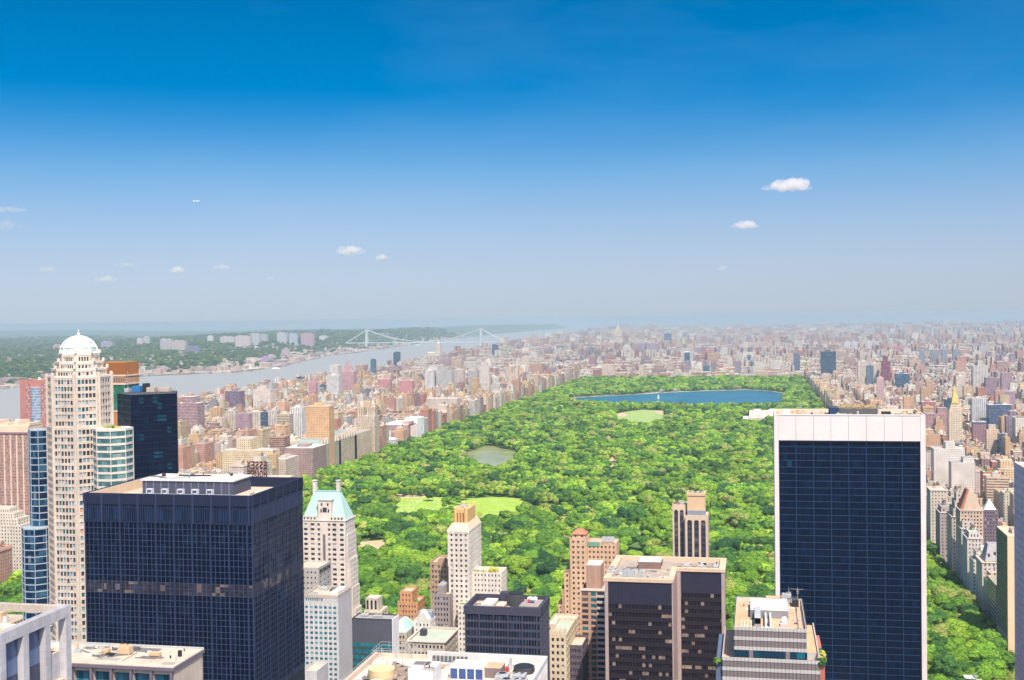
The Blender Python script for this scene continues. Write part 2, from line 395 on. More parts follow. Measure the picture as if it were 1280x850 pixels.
# ================================================================ ground and water
WATER_Z = -15.0
nj_px = [(0,487),(60,481),(190,470),(297,466),(342,461),(376,453),(410,445),(457,440),(515,431)]
NJ = [(-3000.,-2000.),(-3000.,2500.)] + [tuple(atz(a,b,WATER_Z))[:2] for a,b in nj_px] + [(-4300.,20000.),(-4600.,31000.)]
NY = [(-1830.,-2000.),(-1830.,1500.),(-1850.,3500.),(-1950.,6000.),(-2250.,8200.),(-2420.,10300.),(-2700.,13000.),(-3000.,18000.),(-3400.,31000.)]
def at_line(L, y):
    for (xa,ya),(xb,yb) in zip(L, L[1:]):
        if ya <= y <= yb: return xa+(xb-xa)*(y-ya)/(yb-ya)
    return L[-1][0] if y > L[-1][1] else L[0][0]
# land
mat_ground, nt, b = new_mat('city_ground')
n1 = noise(nt, .004, 5); n2 = noise(nt, .03, 4)
c = mixc(nt, ramp(nt, n2, .42, .6), (.13,.12,.115), (.06,.062,.07)); c = mixc(nt, ramp(nt, n1, .56, .64), c, (.05,.09,.035))
nt.links.new(c, b.inputs['Base Color']); b.inputs['Roughness'].default_value = .95
mb = MB()
poly = [(x, y) for x, y in NY]; poly = [(31500,-2000),(31500,31000)] + list(reversed(poly))
mb.prism(poly, WATER_Z-4, 0)
structure('ground', mb, mat_ground)
mat_water, nt, b = new_mat('river_water')
b.inputs['Base Color'].default_value = (.33,.325,.30,1); b.inputs['Roughness'].default_value = .5; b.inputs['Specular IOR Level'].default_value = .4
g = noise(nt, .05, 3); bp = nt.nodes.new('ShaderNodeBump'); bp.inputs['Strength'].default_value = .3; bp.inputs['Distance'].default_value = 1.5
nt.links.new(g, bp.inputs['Height']); nt.links.new(bp.outputs[0], b.inputs['Normal'])
mb = MB(); mb.face([(-31500,-2000,WATER_Z),(31500,-2000,WATER_Z),(31500,31000,WATER_Z),(-31500,31000,WATER_Z)])
structure('river', mb, mat_water)

# hills across the river
from mathutils import noise as mn
def smooth(a, b, x):
    t = min(1, max(0, (x-a)/(b-a))); return t*t*(3-2*t)
def nj_h(x, y):
    d = at_line(NJ, y) - x
    if d < 0: return -6
    top = 42 + 55*smooth(7500, 13500, y)
    f = .9+.35*mn.noise((x*.0009, y*.0009, 0))+.12*mn.noise((x*.004, y*.004, 3))
    h = 3+smooth(220, 650, d)*top*f
    h -= smooth(2200, 4200, d)*(1-smooth(9000,16000,d))*top*.75
    h += smooth(15000, 21000, d)*60*(1+.6*mn.noise((x*.0004, y*.0004, 5)))
    return WATER_Z+max(h, .8)
mb = MB()
ds = [0,60,150,220,300,380,460,560,700,900,1200,1600,2100,2700,3500,4500,6000,8000,11000,14000,17000,20000,24000,27000]
ys = [-2000,0]+list(range(1000,16000,200))+list(range(16000,31001,600))
for y in ys:
    x0 = at_line(NJ, y)
    for d in ds:
        x = x0-d; mb.v.append((x, y, WATER_Z-3 if d == 0 else nj_h(x, y)))
k = len(ds)
for j in range(len(ys)-1):
    for i in range(k-1):
        a = j*k+i; mb.f.append((a, a+k, a+k+1, a+1)); mb.mi.append(0)
mat_hill, nt, b = new_mat('wooded_hills')
n1 = noise(nt, .0022, 5); n2 = noise(nt, .012, 5); n3 = noise(nt, .05, 3)
woods = mixc(nt, ramp(nt, n3, .35, .65), (.03,.075,.03), (.055,.12,.04))
town = mixc(nt, ramp(nt, n3, .35, .62), (.10,.12,.09), (.36,.33,.30))
c = mixc(nt, ramp(nt, n2, .54, .62), woods, town); 
nt.links.new(c, b.inputs['Base Color']); b.inputs['Roughness'].default_value = .95
structure('hills', mb, mat_hill)

# ================================================================ the park floor
PX0, PX1, PY0, PY1 = -700., 172., 765., 4880.
mat_park, nt, b = new_mat('park_grass')
c = mixc(nt, ramp(nt, noise(nt, .02, 4), .4, .65), (.07,.15,.03), (.11,.21,.04)); c = mixc(nt, ramp(nt, noise(nt, .3, 2), .4, .8), c, (.10,.13,.05))
nt.links.new(c, b.inputs['Base Color']); b.inputs['Roughness'].default_value = .95
mb = MB(); mb.box(PX0, PX1, PY0, PY1, -.5, .12)
structure('park_ground', mb, mat_park)
def lawn_mat(name, a, c2, dirt=None, mow=0):
    m, nt, b = new_mat(name)
    c = mixc(nt, ramp(nt, noise(nt, .05, 4), .35, .65), a, c2)
    if dirt: c = mixc(nt, ramp(nt, noise(nt, .03, 3), .60, .66), c, dirt)
    nt.links.new(c, b.inputs['Base Color']); b.inputs['Roughness'].default_value = .95; return m
M_LAWN = lawn_mat('lawn', (.26,.42,.035), (.35,.49,.055), None)
M_LAWN2 = lawn_mat('great_lawn_grass', (.25,.38,.09), (.32,.42,.13), (.50,.42,.25))
M_DIRT = lawn_mat('bare_earth', (.52,.36,.22), (.60,.46,.30))
M_PATHM = plain('path_paving', (.42,.38,.33), .9)
M_LAKE, nt, b = new_mat('lake_water'); b.inputs['Roughness'].default_value = .25; b.inputs['Specular IOR Level'].default_value = .4
c = mixc(nt, ramp(nt, noise(nt, .02, 3), .35, .7), (.24,.26,.10), (.36,.36,.17)); nt.links.new(c, b.inputs['Base Color'])
M_RES, nt, b = new_mat('reservoir_water'); b.inputs['Roughness'].default_value = .35
c = mixc(nt, ramp(nt, noise(nt, .008, 3), .3, .7), (.008,.10,.17), (.015,.15,.22)); nt.links.new(c, b.inputs['Base Color'])
HOLES = []
def clearing(name, far, near, mat, z=.2, kind='structure', tree_h=15, clear=True):
    """far: pixels of the far edge left to right (ground seen); near: pixels of the near edge (tree tops in front)"""
    P = [atz(a, b, z) for a, b in far]
    Q = [atz(a, b, tree_h if clear else z) for a, b in near]
    poly = [(p.x, p.y) for p in P] + [(q.x, q.y) for q in reversed(Q)]
    ar = sum(poly[i][0]*poly[(i+1) % len(poly)][1]-poly[(i+1) % len(poly)][0]*poly[i][1] for i in range(len(poly)))
    if ar < 0: poly = poly[::-1]
    mb = MB(); mb.prism(poly, -.4, z); o = mb.build(name, mat); o['kind'] = kind
    if clear: HOLES.append(poly)
    return poly
clearing('meadow', [(490,621),(540,621),(595,623),(620,621),(657,623)], [(492,640),(540,642),(597,643),(642,641),(658,636)], M_LAWN)
clearing('sand_strip', [(487,617),(520,615.5),(542,619)], [(489,621.5),(520,622),(541,621)], M_DIRT, .3, clear=False)
clearing('ball_field', [(445,678),(478,675),(486,678)], [(446,686),(470,686),(488,682)], M_DIRT)
clearing('lake', [(579,568),(588,563),(597,561.5),(606,558),(617,557.5),(626,561),(638,562),(649,565.5)], [(581,574),(587,574),(595,578),(604,578),(612,582),(624,581),(633,577),(645,576)], M_LAKE)
clearing('great_lawn', [(768,517.5),(786,514),(805,512),(832,513.5)], [(770,522),(790,527),(812,527),(833,521)], M_LAWN2)
clearing('dirt_clearing', [(761,576),(766,570),(772,571)], [(760,583),(766,585),(772,583)], M_DIRT)
clearing('lawn_glade', [(784,622),(800,619)], [(784,626),(806,624)], M_LAWN)
clearing('corner_glade', [(758,702),(775,700),(790,703)], [(758,714),(776,716),(792,712)], M_LAWN)
clearing('terrace_court', [(870,655.5),(886,652)], [(872,661),(888,658)], M_DIRT)
res_far = [(706,497.6),(746,495.2),(789,493.2),(820,491.4),(847,489.8),(880,488.6),(906,487.8),(932,487.2),(953,487.9),(980,491.6)]
res_near = [(712,499.5),(740,502),(790,503.2),(840,504.2),(905,505.2),(950,505.5),(980,503.5)]
clearing('infield', [(769,517.5),(776,516),(783,517)], [(770,520),(780,520.5),(784,519)], M_DIRT, .3, clear=False)
clearing('infield', [(818,513.5),(826,513.2),(832,514)], [(820,515.5),(828,518.5),(832.5,519.5)], M_DIRT, .3, clear=False)
rp = clearing('reservoir', res_far, res_near, M_RES, .16, tree_h=13)
clearing('reservoir_path', [(a, b-1.1) for a, b in res_far]+[(984,495)], [(a, b+.1) for a, b in res_far]+[(981,497)], plain('stone_rim', (.5,.47,.38)), .5, clear=False)
# people lying and walking on the big lawn: far too many and too small to count
mb = MB()
for i in range(330):
    px = random.uniform(493, 655); py = random.uniform(622, 641)
    if random.random() < .5: px = random.uniform(493, 575)
    p = atz(px, py, 0); a = random.uniform(0, 3.1)
    k = random.random()
    if k < .5:
        mb.box(p.x-1.1, p.x+1.1, p.y-.9, p.y+.9, .2, .24, random.randrange(5)); mb.tube((p.x-.8,p.y,.4), (p.x+.4,p.y+.2,.4), .2, 6, random.randrange(5))
    else:
        mb.tube((p.x,p.y,.2), (p.x,p.y,1.4), .28, 6, random.randrange(5)); mb.dome(p.x, p.y, 1.4, .14, .3, 6, 3, 3)
o = mb.build('sunbathers', [plain('cloth_white',(.8,.8,.8)), plain('cloth_pink',(.75,.5,.45)), plain('cloth_cream',(.7,.65,.5)), plain('skin_tone',(.5,.3,.2)), plain('cloth_blue',(.3,.4,.6))])
tag(o, 'scattered crowd of people lying about on the big green lawn', 'crowd', kind='stuff')
# avenue beside the park and the pavements
M_ROAD = plain('asphalt', (.055,.055,.06), .9, var=.25)
M_WALK = plain('pavement', (.34,.32,.30), .9)
mb = MB(); mb.face([(172.5,-200,.03),(185-2.5,-200,.03),(185-2.5,6000,.03),(172.5,6000,.03)]); structure('avenue', mb, M_ROAD)
mb = MB(); mb.box(168.5,172.2,500,4880,0,.16); mb.box(182.8,186.5,500,4880,0,.16); structure('pavement', mb, M_WALK)
mb = MB()
for k in range(0, 260): mb.face([(176.7,700+k*9,.036),(176.85,700+k*9,.036),(176.85,703+k*9,.036),(176.7,703+k*9,.036)]); mb.face([(179.6,700+k*9,.036),(179.75,700+k*9,.036),(179.75,703+k*9,.036),(179.6,703+k*9,.036)])
structure('road_markings', mb, plain('road_paint', (.8,.8,.78)))

# ================================================================ trees
def leafy(nt, b, col):
    """light passing through the leaves"""
    tr = nt.nodes.new('ShaderNodeBsdfTranslucent'); nt.links.new(col, tr.inputs['Color']); mx = nt.nodes.new('ShaderNodeMixShader'); mx.inputs[0].default_value = .38
    nt.links.new(b.outputs[0], mx.inputs[1]); nt.links.new(tr.outputs[0], mx.inputs[2]); nt.links.new(mx.outputs[0], nt.nodes['Material Output'].inputs['Surface'])
def leaf_mat(name, dark=1.0):
    m, nt, b = new_mat(name)
    oi = nt.nodes.new('ShaderNodeObjectInfo')
    r = oi.outputs['Random']
    cr = nt.nodes.new('ShaderNodeValToRGB'); nt.links.new(r, cr.inputs[0])
    el = cr.color_ramp.elements
    cols = [(0,(.045,.13,.045)),(.12,(.075,.19,.045)),(.30,(.13,.27,.04)),(.50,(.185,.345,.04)),(.70,(.26,.43,.045)),(.87,(.34,.49,.055)),(.97,(.38,.42,.11)),(1,(.42,.39,.17))]
    el[0].position = 0; el[0].color = cols[0][1]+(1,); el[1].position = 1; el[1].color = cols[-1][1]+(1,)
    for p, c in cols[1:-1]:
        e = el.new(p); e.color = c+(1,)
    g = nt.nodes.new('ShaderNodeNewGeometry')
    isl = g.outputs['Random Per Island']
    patch = ramp(nt, noise(nt, .009, 4), .35, .65, .84, 1.42)
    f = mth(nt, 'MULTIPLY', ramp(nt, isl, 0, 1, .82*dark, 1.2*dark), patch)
    vm = nt.nodes.new('ShaderNodeVectorMath'); vm.operation = 'SCALE'; nt.links.new(cr.outputs[0], vm.inputs[0]); nt.links.new(f, vm.inputs['Scale'])
    nt.links.new(vm.outputs[0], b.inputs['Base Color']); b.inputs['Roughness'].default_value = .7; b.inputs['Specular IOR Level'].default_value = .15
    leafy(nt, b, vm.outputs[0]); return m
M_LEAF = leaf_mat('foliage'); M_LEAF_BANK = leaf_mat('bank_foliage_haze_toned', dark=.42); M_BARK = plain('bark', (.12,.085,.06), .9)  # bank leaves darkened to put the far shore's haze-dulled look into colour
def crown_mesh(seed, lumps, leaves, leaf, rad=7.5, h=15.0, inner=True, mat=None):
    rg = np.random.default_rng(seed); V = []; Fc = []
    def ico(c, r, sq):
        n = len(V); k1, k2 = 7, 4
        ph = rg.uniform(0, 6)
        for j in range(1, k2):
            q = math.pi*j/k2
            for i in range(k1):
                a = 2*math.pi*i/k1+ph; rr = r*(1+rg.uniform(-.12,.12))
                V.append((c[0]+rr*math.sin(q)*math.cos(a), c[1]+rr*math.sin(q)*math.sin(a), c[2]+rr*sq*math.cos(q)))
        V.append((c[0],c[1],c[2]+r*sq)); V.append((c[0],c[1],c[2]-r*sq)); t, bt = len(V)-2, len(V)-1
        for i in range(k1):
            i2 = (i+1) % k1; Fc.append((n+i, n+i2, t)); Fc.append((n+(k2-2)*k1+i2, n+(k2-2)*k1+i, bt))
            for j in range(k2-2): Fc.append((n+j*k1+i, n+(j+1)*k1+i, n+(j+1)*k1+i2, n+j*k1+i2))
    cs = []
    for i in range(lumps):
        a = rg.uniform(0, 6.283); t = (i+.5)/lumps; rr = rad*.72*math.sqrt(rg.uniform(.05,1))
        zz = h*.62 + (h*.25)*(1-(rr/(rad*.8))**2)*rg.uniform(.4,1.1) - rg.uniform(0, h*.18)*(rr/rad)
        if i < lumps*.25: zz = h*rg.uniform(.38,.5); rr = rad*.62
        cs.append((rr*math.cos(a), rr*math.sin(a), zz, rad*rg.uniform(.34,.52)))
    for c in cs:
        if inner: ico(c, c[3]*.9, .85)
        for i in range(leaves):
            d = rg.normal(size=3); d /= np.linalg.norm(d)
            if d[2] < -.35: d[2] *= -1
            p = np.array(c[:3])+d*c[3]*rg.uniform(.9,1.1)*np.array([1,1,.85])
            nrm = d+rg.normal(size=3)*.32; nrm /= np.linalg.norm(nrm)
            t = np.cross(nrm, [0,0,1.0]); t /= (np.linalg.norm(t)+1e-6); u = np.cross(nrm, t)
            s = leaf*rg.uniform(.6,1.3); n = len(V); s2 = s*rg.uniform(.5,.9)
            V.extend([tuple(p-t*s-u*s2*.3), tuple(p-t*s*.1-u*s2), tuple(p+t*s-u*s2*.1), tuple(p+t*s*.15+u*s2)])
            Fc.append((n,n+1,n+2,n+3))
    me = bpy.data.meshes.new('crown'); me.from_pydata(V, [], Fc); me.materials.append(mat or M_LEAF); return me
def trunk_mesh(seed, h=15.0, rad=7.5):
    rg = random.Random(seed); mb = MB()
    mb.tube((0,0,-.3), (.2,.1,h*.38), .45, 8, 0, .3)
    for i in range(6):
        a = i*1.05+rg.uniform(-.3,.3); r = rad*rg.uniform(.35,.6)
        q = Vector((.2,.1,h*rg.uniform(.24,.38))); e = Vector((r*math.cos(a), r*math.sin(a), h*rg.uniform(.5,.72)))
        mb.tube(q, e, .2, 5, 0, .07)
    me = bpy.data.meshes.new('trunk'); me.from_pydata(mb.v, [], mb.f); me.materials.append(M_BARK); return me
NEARC = [crown_mesh(100+i, 15, 95, .62) for i in range(6)]
FARC = [crown_mesh(200+i, 11, 34, 1.05) for i in range(5)]
TRUNK = [trunk_mesh(i) for i in range(3)]
src = bpy.data.collections.new('crown_shapes')
for i, me in enumerate(FARC):
    o = bpy.data.objects.new('crown_shape', me); src.objects.link(o)

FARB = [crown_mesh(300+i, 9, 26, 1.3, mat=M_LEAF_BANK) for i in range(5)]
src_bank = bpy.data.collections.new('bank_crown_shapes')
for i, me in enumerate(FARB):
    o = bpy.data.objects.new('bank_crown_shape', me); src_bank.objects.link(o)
def inside(poly, x, y):
    c = False; n = len(poly); j = n-1
    for i in range(n):
        xi, yi = poly[i]; xj, yj = poly[j]
        if (yi > y) != (yj > y) and x < (xj-xi)*(y-yi)/(yj-yi)+xi: c = not c
        j = i
    return c
EXTRA_HOLES = []
def tree_points():
    pts = []; sp = 12.4; y = PY0+6; row = 0
    bb = [(min(p[0] for p in h)-4, max(p[0] for p in h)+4, min(p[1] for p in h)-4, max(p[1] for p in h)+4, h) for h in HOLES+EXTRA_HOLES]
    while y < PY1-4:
        x = PX0+7+(row % 2)*sp/2
        while x < PX1-3:
            xx = x+random.uniform(-4.6,4.6); yy = y+random.uniform(-4.6,4.6); x += sp
            if any(a < xx < b and c < yy < d and inside(h, xx, yy) for a, b, c, d, h in bb) and not (random.random() < .012 and inside(HOLES[0], xx, yy)): continue
            nv = mn.noise((xx*.013, yy*.013, 2))
            if nv < -.36 and random.random() < .75: continue
            s = random.choice([random.uniform(.6,.9), random.uniform(.8,1.1), random.uniform(.8,1.1), random.uniform(1.05,1.3)])*(1+.28*mn.noise((xx*.02, yy*.02, 9)))
            if yy < 1500: s *= 1.14
            if s > .95 and random.random() < .25: s *= 1.18
            pts.append((xx, yy, .1, s))
        y += sp*.9; row += 1
    return pts
def scatter(name, pts, label, cat='woodland', src=src):
    me = bpy.data.meshes.new(name); me.from_pydata([p[:3] for p in pts], [], [])
    for an, vals in (('sc', [p[3] for p in pts]), ('rz', [random.uniform(0,6.28) for _ in pts])):
        a = me.attributes.new(an, 'FLOAT', 'POINT'); a.data.foreach_set('value', vals)
    a = me.attributes.new('var', 'INT', 'POINT'); a.data.foreach_set('value', [random.randrange(len(FARC)) for _ in pts])
    o = bpy.data.objects.new(name, me); COL.objects.link(o)
    ng = bpy.data.node_groups.get('scatter_'+src.name)
    if not ng:
        ng = bpy.data.node_groups.new('scatter_'+src.name, 'GeometryNodeTree')
        ng.interface.new_socket('Geometry', in_out='INPUT', socket_type='NodeSocketGeometry'); ng.interface.new_socket('Geometry', in_out='OUTPUT', socket_type='NodeSocketGeometry')
        gi = ng.nodes.new('NodeGroupInput'); go = ng.nodes.new('NodeGroupOutput')
        ip = ng.nodes.new('GeometryNodeInstanceOnPoints'); ci = ng.nodes.new('GeometryNodeCollectionInfo')
        ci.inputs['Collection'].default_value = src; ci.inputs['Separate Children'].default_value = True; ci.inputs['Reset Children'].default_value = True
        def na(n, t):
            x = ng.nodes.new('GeometryNodeInputNamedAttribute'); x.data_type = t; x.inputs['Name'].default_value = n; return x.outputs[0]
        ng.links.new(gi.outputs[0], ip.inputs['Points']); ng.links.new(ci.outputs[0], ip.inputs['Instance']); ip.inputs['Pick Instance'].default_value = True
        ng.links.new(na('var','INT'), ip.inputs['Instance Index'])
        cx = ng.nodes.new('ShaderNodeCombineXYZ'); ng.links.new(na('rz','FLOAT'), cx.inputs[2]); ng.links.new(cx.outputs[0], ip.inputs['Rotation'])
        ng.links.new(na('sc','FLOAT'), ip.inputs['Scale']); ng.links.new(ip.outputs[0], go.inputs[0])
    md = o.modifiers.new('scatter', 'NODES'); md.node_group = ng
    tag(o, label, cat, kind='stuff'); return o
# ================================================================ landmark buildings seen one by one
FOOT = []; OCC = []
def foot(X0, X1, Y0, Y1, pad=4): FOOT.append((min(X0,X1)-pad, max(X0,X1)+pad, min(Y0,Y1)-pad, max(Y0,Y1)+pad))
def occ(px0, px1, py, Y): OCC.append((px0, px1, py, Y))
def XZ(px, py, Y): p = aty(px, py, Y); return p.x, p.z
def zat(px, py, Y): return aty(px, py, Y).z
def zv(px, Y): return aty(px, 868, Y).z
P_DARK = plain('window_dark', (.035,.04,.055), .25, .5, .1); P_BLUE = plain('window_blue', (.04,.075,.13), .2, .5, .1)
P_BLIND = plain('window_blind', (.42,.42,.42), .5, .4, .1); P_TEAL = plain('window_teal', (.015,.14,.18), .2, .5, .1)
P_WARM = plain('window_warm', (.13,.10,.09), .3, .5, .1); P_PALE = plain('window_pale_blue', (.2,.33,.42), .25, .5, .1)
M_RB = plain('roof_beige', (.56,.47,.37), .9, var=.3, scale=.15); M_RW = plain('roof_white', (.64,.62,.59), .85, var=.16, scale=.15)
M_RG = plain('roof_grey', (.33,.32,.31), .9, var=.3, scale=.15); M_RD = plain('roof_dark', (.07,.07,.08), .9, var=.3); M_RT = plain('roof_tan', (.60,.38,.24), .9, var=.22, scale=.2)
M_METAL = plain('galvanised_metal', (.45,.46,.47), .5, .5); M_WHITE = plain('white_enamel', (.78,.78,.76), .5, .4); M_BLACK = plain('black_metal', (.025,.025,.03), .5, .4)
M_COPPER = plain('green_copper', (.40,.58,.54), .7, var=.14, scale=.25); M_GOLD = plain('gilded_copper', (.70,.44,.18), .6, var=.2, scale=.3)
M_STEEL = plain('painted_steel', (.12,.13,.15), .6)

def unit(th, x, y, z, w, d, h, fans=0, mat=None, name='air_conditioner'):
    mb = MB(); mb.box(x-w/2, x+w/2, y-d/2, y+d/2, z+.3, z+h)
    for sx in (-1,1):
        for sy in (-1,1): mb.box(x+sx*(w/2-.15)-.1, x+sx*(w/2-.15)+.1, y+sy*(d/2-.15)-.1, y+sy*(d/2-.15)+.1, z-.05, z+.31)
    for k in range(4): mb.box(x-w/2-.03, x+w/2+.03, y-d/2-.03, y-d/2+.02, z+.5+k*(h-.8)/4, z+.6+k*(h-.8)/4)
    b = mb.build(name, mat or M_METAL, th)
    for i in range(fans):
        f = MB(); fx = x-w/2+w*(i+.5)/fans; r = min(w/fans, d)*.38
        f.cyl(fx, y, z+h, z+h+.5, r, 14, 0); f.cyl(fx, y, z+h+.5, z+h+.52, r*.82, 14, 1)
        sub(f.build('fan', [mat or M_METAL, M_BLACK], th), b)
    return b
def railing(th, pts, z, h=1.1, name='railing', mat=None):
    mb = MB()
    for a, b in zip(pts, pts[1:]):
        L = math.dist(a, b); k = max(1, int(L/2.2))
        for i in range(k+1):
            t = i/k; mb.tube((a[0]+(b[0]-a[0])*t, a[1]+(b[1]-a[1])*t, z-.05), (a[0]+(b[0]-a[0])*t, a[1]+(b[1]-a[1])*t, z+h), .05, 5)
        for q in (.5, 1): mb.tube((a[0],a[1],z+h*q), (b[0],b[1],z+h*q), .05, 5)
    return mb.build(name, mat or M_METAL, th)
def tank(th, x, y, z, r=2.0, h=3.6, leg=2.6, mat=None):
    mb = MB(); mb.cyl(x, y, z+leg, z+leg+h, r, 12, 0); t = mb.build('water_tank', mat or plain('tank_wood', (.22,.14,.09), .9), th)
    mb = MB(); mb.tube((x,y,z+leg+h), (x,y,z+leg+h+r*.7), r*1.08, 12, 0, .06); sub(mb.build('tank_cap', plain('tank_cap', (.3,.28,.26), .9), th), t)
    mb = MB()
    for a in range(4): q = a*math.pi/2+.78; mb.tube((x+r*.8*math.cos(q), y+r*.8*math.sin(q), z-.1), (x+r*.7*math.cos(q), y+r*.7*math.sin(q), z+leg), .12, 5)
    mb.box(x-r*.8, x+r*.8, y-r*.8, y+r*.8, z+leg-.2, z+leg+.01)
    sub(mb.build('tank_legs', M_STEEL, th), t); return t
def bush(th, x, y, z, r=1.6, col=None):
    mb = MB(); rg = random
    for i in range(70):
        d = Vector((rg.gauss(0,1), rg.gauss(0,1), abs(rg.gauss(0,1)))).normalized(); p = Vector((x,y,z+.3*r))+d*r*rg.uniform(.55,1.05)
        t = d.cross(Vector((0,0,1))+Vector((.1,.2,0))).normalized(); u = d.cross(t); s = r*.28
        mb.face([p-t*s-u*s, p+t*s-u*s*.6, p+t*s*.8+u*s, p-t*s*.6+u*s])
    return mb.build('planting', col or M_BUSH, th)
M_BUSH = leaf_mat('roof_foliage')
M_YEL = plain('yellow_foliage', (.42,.42,.05), .8, var=.3, scale=1.5)
def clutter(th, x0, x1, y0, y1, z, n=10, seed=1, big=1.0):
    """what gathers on flat roofs: vents, hatches, pipe runs, patches of newer felt"""
    rg = random.Random(seed)
    cols = [M_METAL, plain('hvac_beige', (.62,.44,.28), .7), M_BLACK, plain('hvac_white', (.70,.68,.66)), plain('machine_tan', (.36,.29,.24), .8), M_STEEL]
    for i in range(n):
        x = rg.uniform(x0+1, x1-1); y = rg.uniform(y0+1, y1-1); k = rg.random()
        if k < .3: mb = MB(); mb.cyl(x, y, z-.05, z+rg.uniform(.5,1.3)*big, .22*big, 8); mb.build('vent', rg.choice(cols), th)
        elif k < .5: mb = MB(); w = rg.uniform(.5,1.3)*big; mb.box(x-w, x+w, y-w*.6, y+w*.6, z-.05, z+rg.uniform(.4,1.2)*big); mb.build('hatch', rg.choice(cols), th)
        elif k < .7:
            mb = MB(); L = rg.uniform(3,8)*big
            if rg.random() < .5: mb.tube((x,y,z+.25), (min(x1-.3,x+L),y,z+.25), .12, 5)
            else: mb.tube((x,y,z+.25), (x,min(y1-.3,y+L),z+.25), .12, 5)
            mb.build('pipe', rg.choice(cols), th)
        else:
            mb = MB(); w = rg.uniform(1,3.5)*big; d = rg.uniform(.8,2.5)*big; mb.box(max(x0,x-w), min(x1,x+w), max(y0,y-d), min(y1,y+d), z-.02, z+.03+i*.003); mb.build('felt_patch', rg.choice([plain('felt_dark', (.17,.16,.16), .95), plain('felt_mid', (.36,.32,.29), .95), plain('felt_pale', (.60,.56,.52), .95)]), th)
def antenna(th, x, y, z, h, r=.12, arms=3, mat=None):
    mb = MB(); mb.cyl(x, y, z-.05, z+h, r, 6, 0, r*.5)
    for i in range(arms): q = z+h*(.5+.4*i/max(1,arms)); mb.tube((x-h*.12,y,q), (x+h*.12,y,q), r*.6, 5)
    return mb.build('antenna', mat or M_METAL, th)

# ---------- 1 grey pier-framed office block at the bottom left corner
def corner_block():
    X1 = -145.; p = atx(88, 756, X1); Y1, zt = p.y, p.z
    Y0 = Y1-46; X0 = X1-40
    th = thing('office_block', 'pale grey stone office block with tall framed bays and an open corner bay', 'office building', (X1-20, Y0+20, 0))
    st = brick('grey_stone', (.56,.54,.56), bw=2.4, bh=1.5, joint=.7)
    zd = zt-9.5
    mb = MB(); mb.box(X0, X1-1.6, Y0, Y1-2, 0, zd, top_mi=1); mb.build('wall', [st, M_RT], th)
    # free-standing frame: piers and a deep top beam along the east and north sides
    fr = 4.9
    ys = [Y1-.9-i*((7.6)) for i in range(7)]
    for i, y in enumerate(ys):
        mb = MB(); mb.box(X1-1.8, X1, y-.95, y+.95, 0, zt-2.2); mb.build('pier', st, th)
    mb = MB(); mb.box(X1-1.83, X1+.03, Y0, Y1+.04, zt-2.25, zt); mb.build('frame_beam', st, th)
    mb = MB(); mb.box(X0, X1-1.85, Y1-1.6, Y1, zt-1.5, zt-.02); mb.build('frame_beam', plain('worn_stone', (.44,.38,.33), .9, var=.3), th)
    # windows behind the frame (second bay on; the first stands open)
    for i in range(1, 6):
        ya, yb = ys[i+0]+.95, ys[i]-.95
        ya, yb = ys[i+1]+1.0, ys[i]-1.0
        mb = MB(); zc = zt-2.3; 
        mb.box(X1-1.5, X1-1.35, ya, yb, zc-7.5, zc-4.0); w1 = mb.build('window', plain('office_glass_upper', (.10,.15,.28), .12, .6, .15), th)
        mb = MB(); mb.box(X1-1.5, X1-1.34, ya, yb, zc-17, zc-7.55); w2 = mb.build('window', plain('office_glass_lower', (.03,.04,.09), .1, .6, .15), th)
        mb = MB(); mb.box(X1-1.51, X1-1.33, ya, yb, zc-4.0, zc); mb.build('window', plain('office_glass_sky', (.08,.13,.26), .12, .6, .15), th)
    mb = MB(); mb.box(X1-1.9, X1-.5, Y1-9, Y1-1.9, zt-2.3-17, zt-2.3-13); mb.build('lower_ledge', plain('ledge_sand', (.62,.47,.33), .9), th)
    for k in range(9):
        mb = MB(); mb.box(X1-.52, X1-.42, Y1-9+k*.8, Y1-8.6+k*.8, zt-26, zt-21); mb.build('window', P_BLUE, th)
    # sunk roof court, with a rusty gutter and yellow gear
    mb = MB(); mb.box(X0, X1-4.5, Y1-26, Y1-5.5, zd, zd+5.2); mb.build('plant_room', plain('rust_brown', (.34,.20,.14), .9, var=.3), th)
    mb = MB(); mb.box(X0, X1-3.0, Y1-5.2, Y1-1.9, zd+4.2, zd+5.4); mb.build('walkway', plain('walkway_white', (.7,.62,.55), .9), th)
    mb = MB()
    for k in range(7): mb.box(X1-24+k*2.2, X1-22.4+k*2.2, Y1-13-k*.4, Y1-9.5, zd+5.2, zd+5.9); mb.tube((X1-25+k*2.2,Y1-14,zd+6.2),(X1-22+k*2.2,Y1-9,zd+6.4),.14,5)
    mb.build('yellow_plant', plain('yellow_paint', (.72,.58,.03), .6), th)
    railing(th, [(X1-4.6,Y1-26),(X1-4.6,Y1-6)], zd+5.2)
    foot(X0, X1, Y0, Y1); occ(-40, 80, 770, Y0)
corner_block()

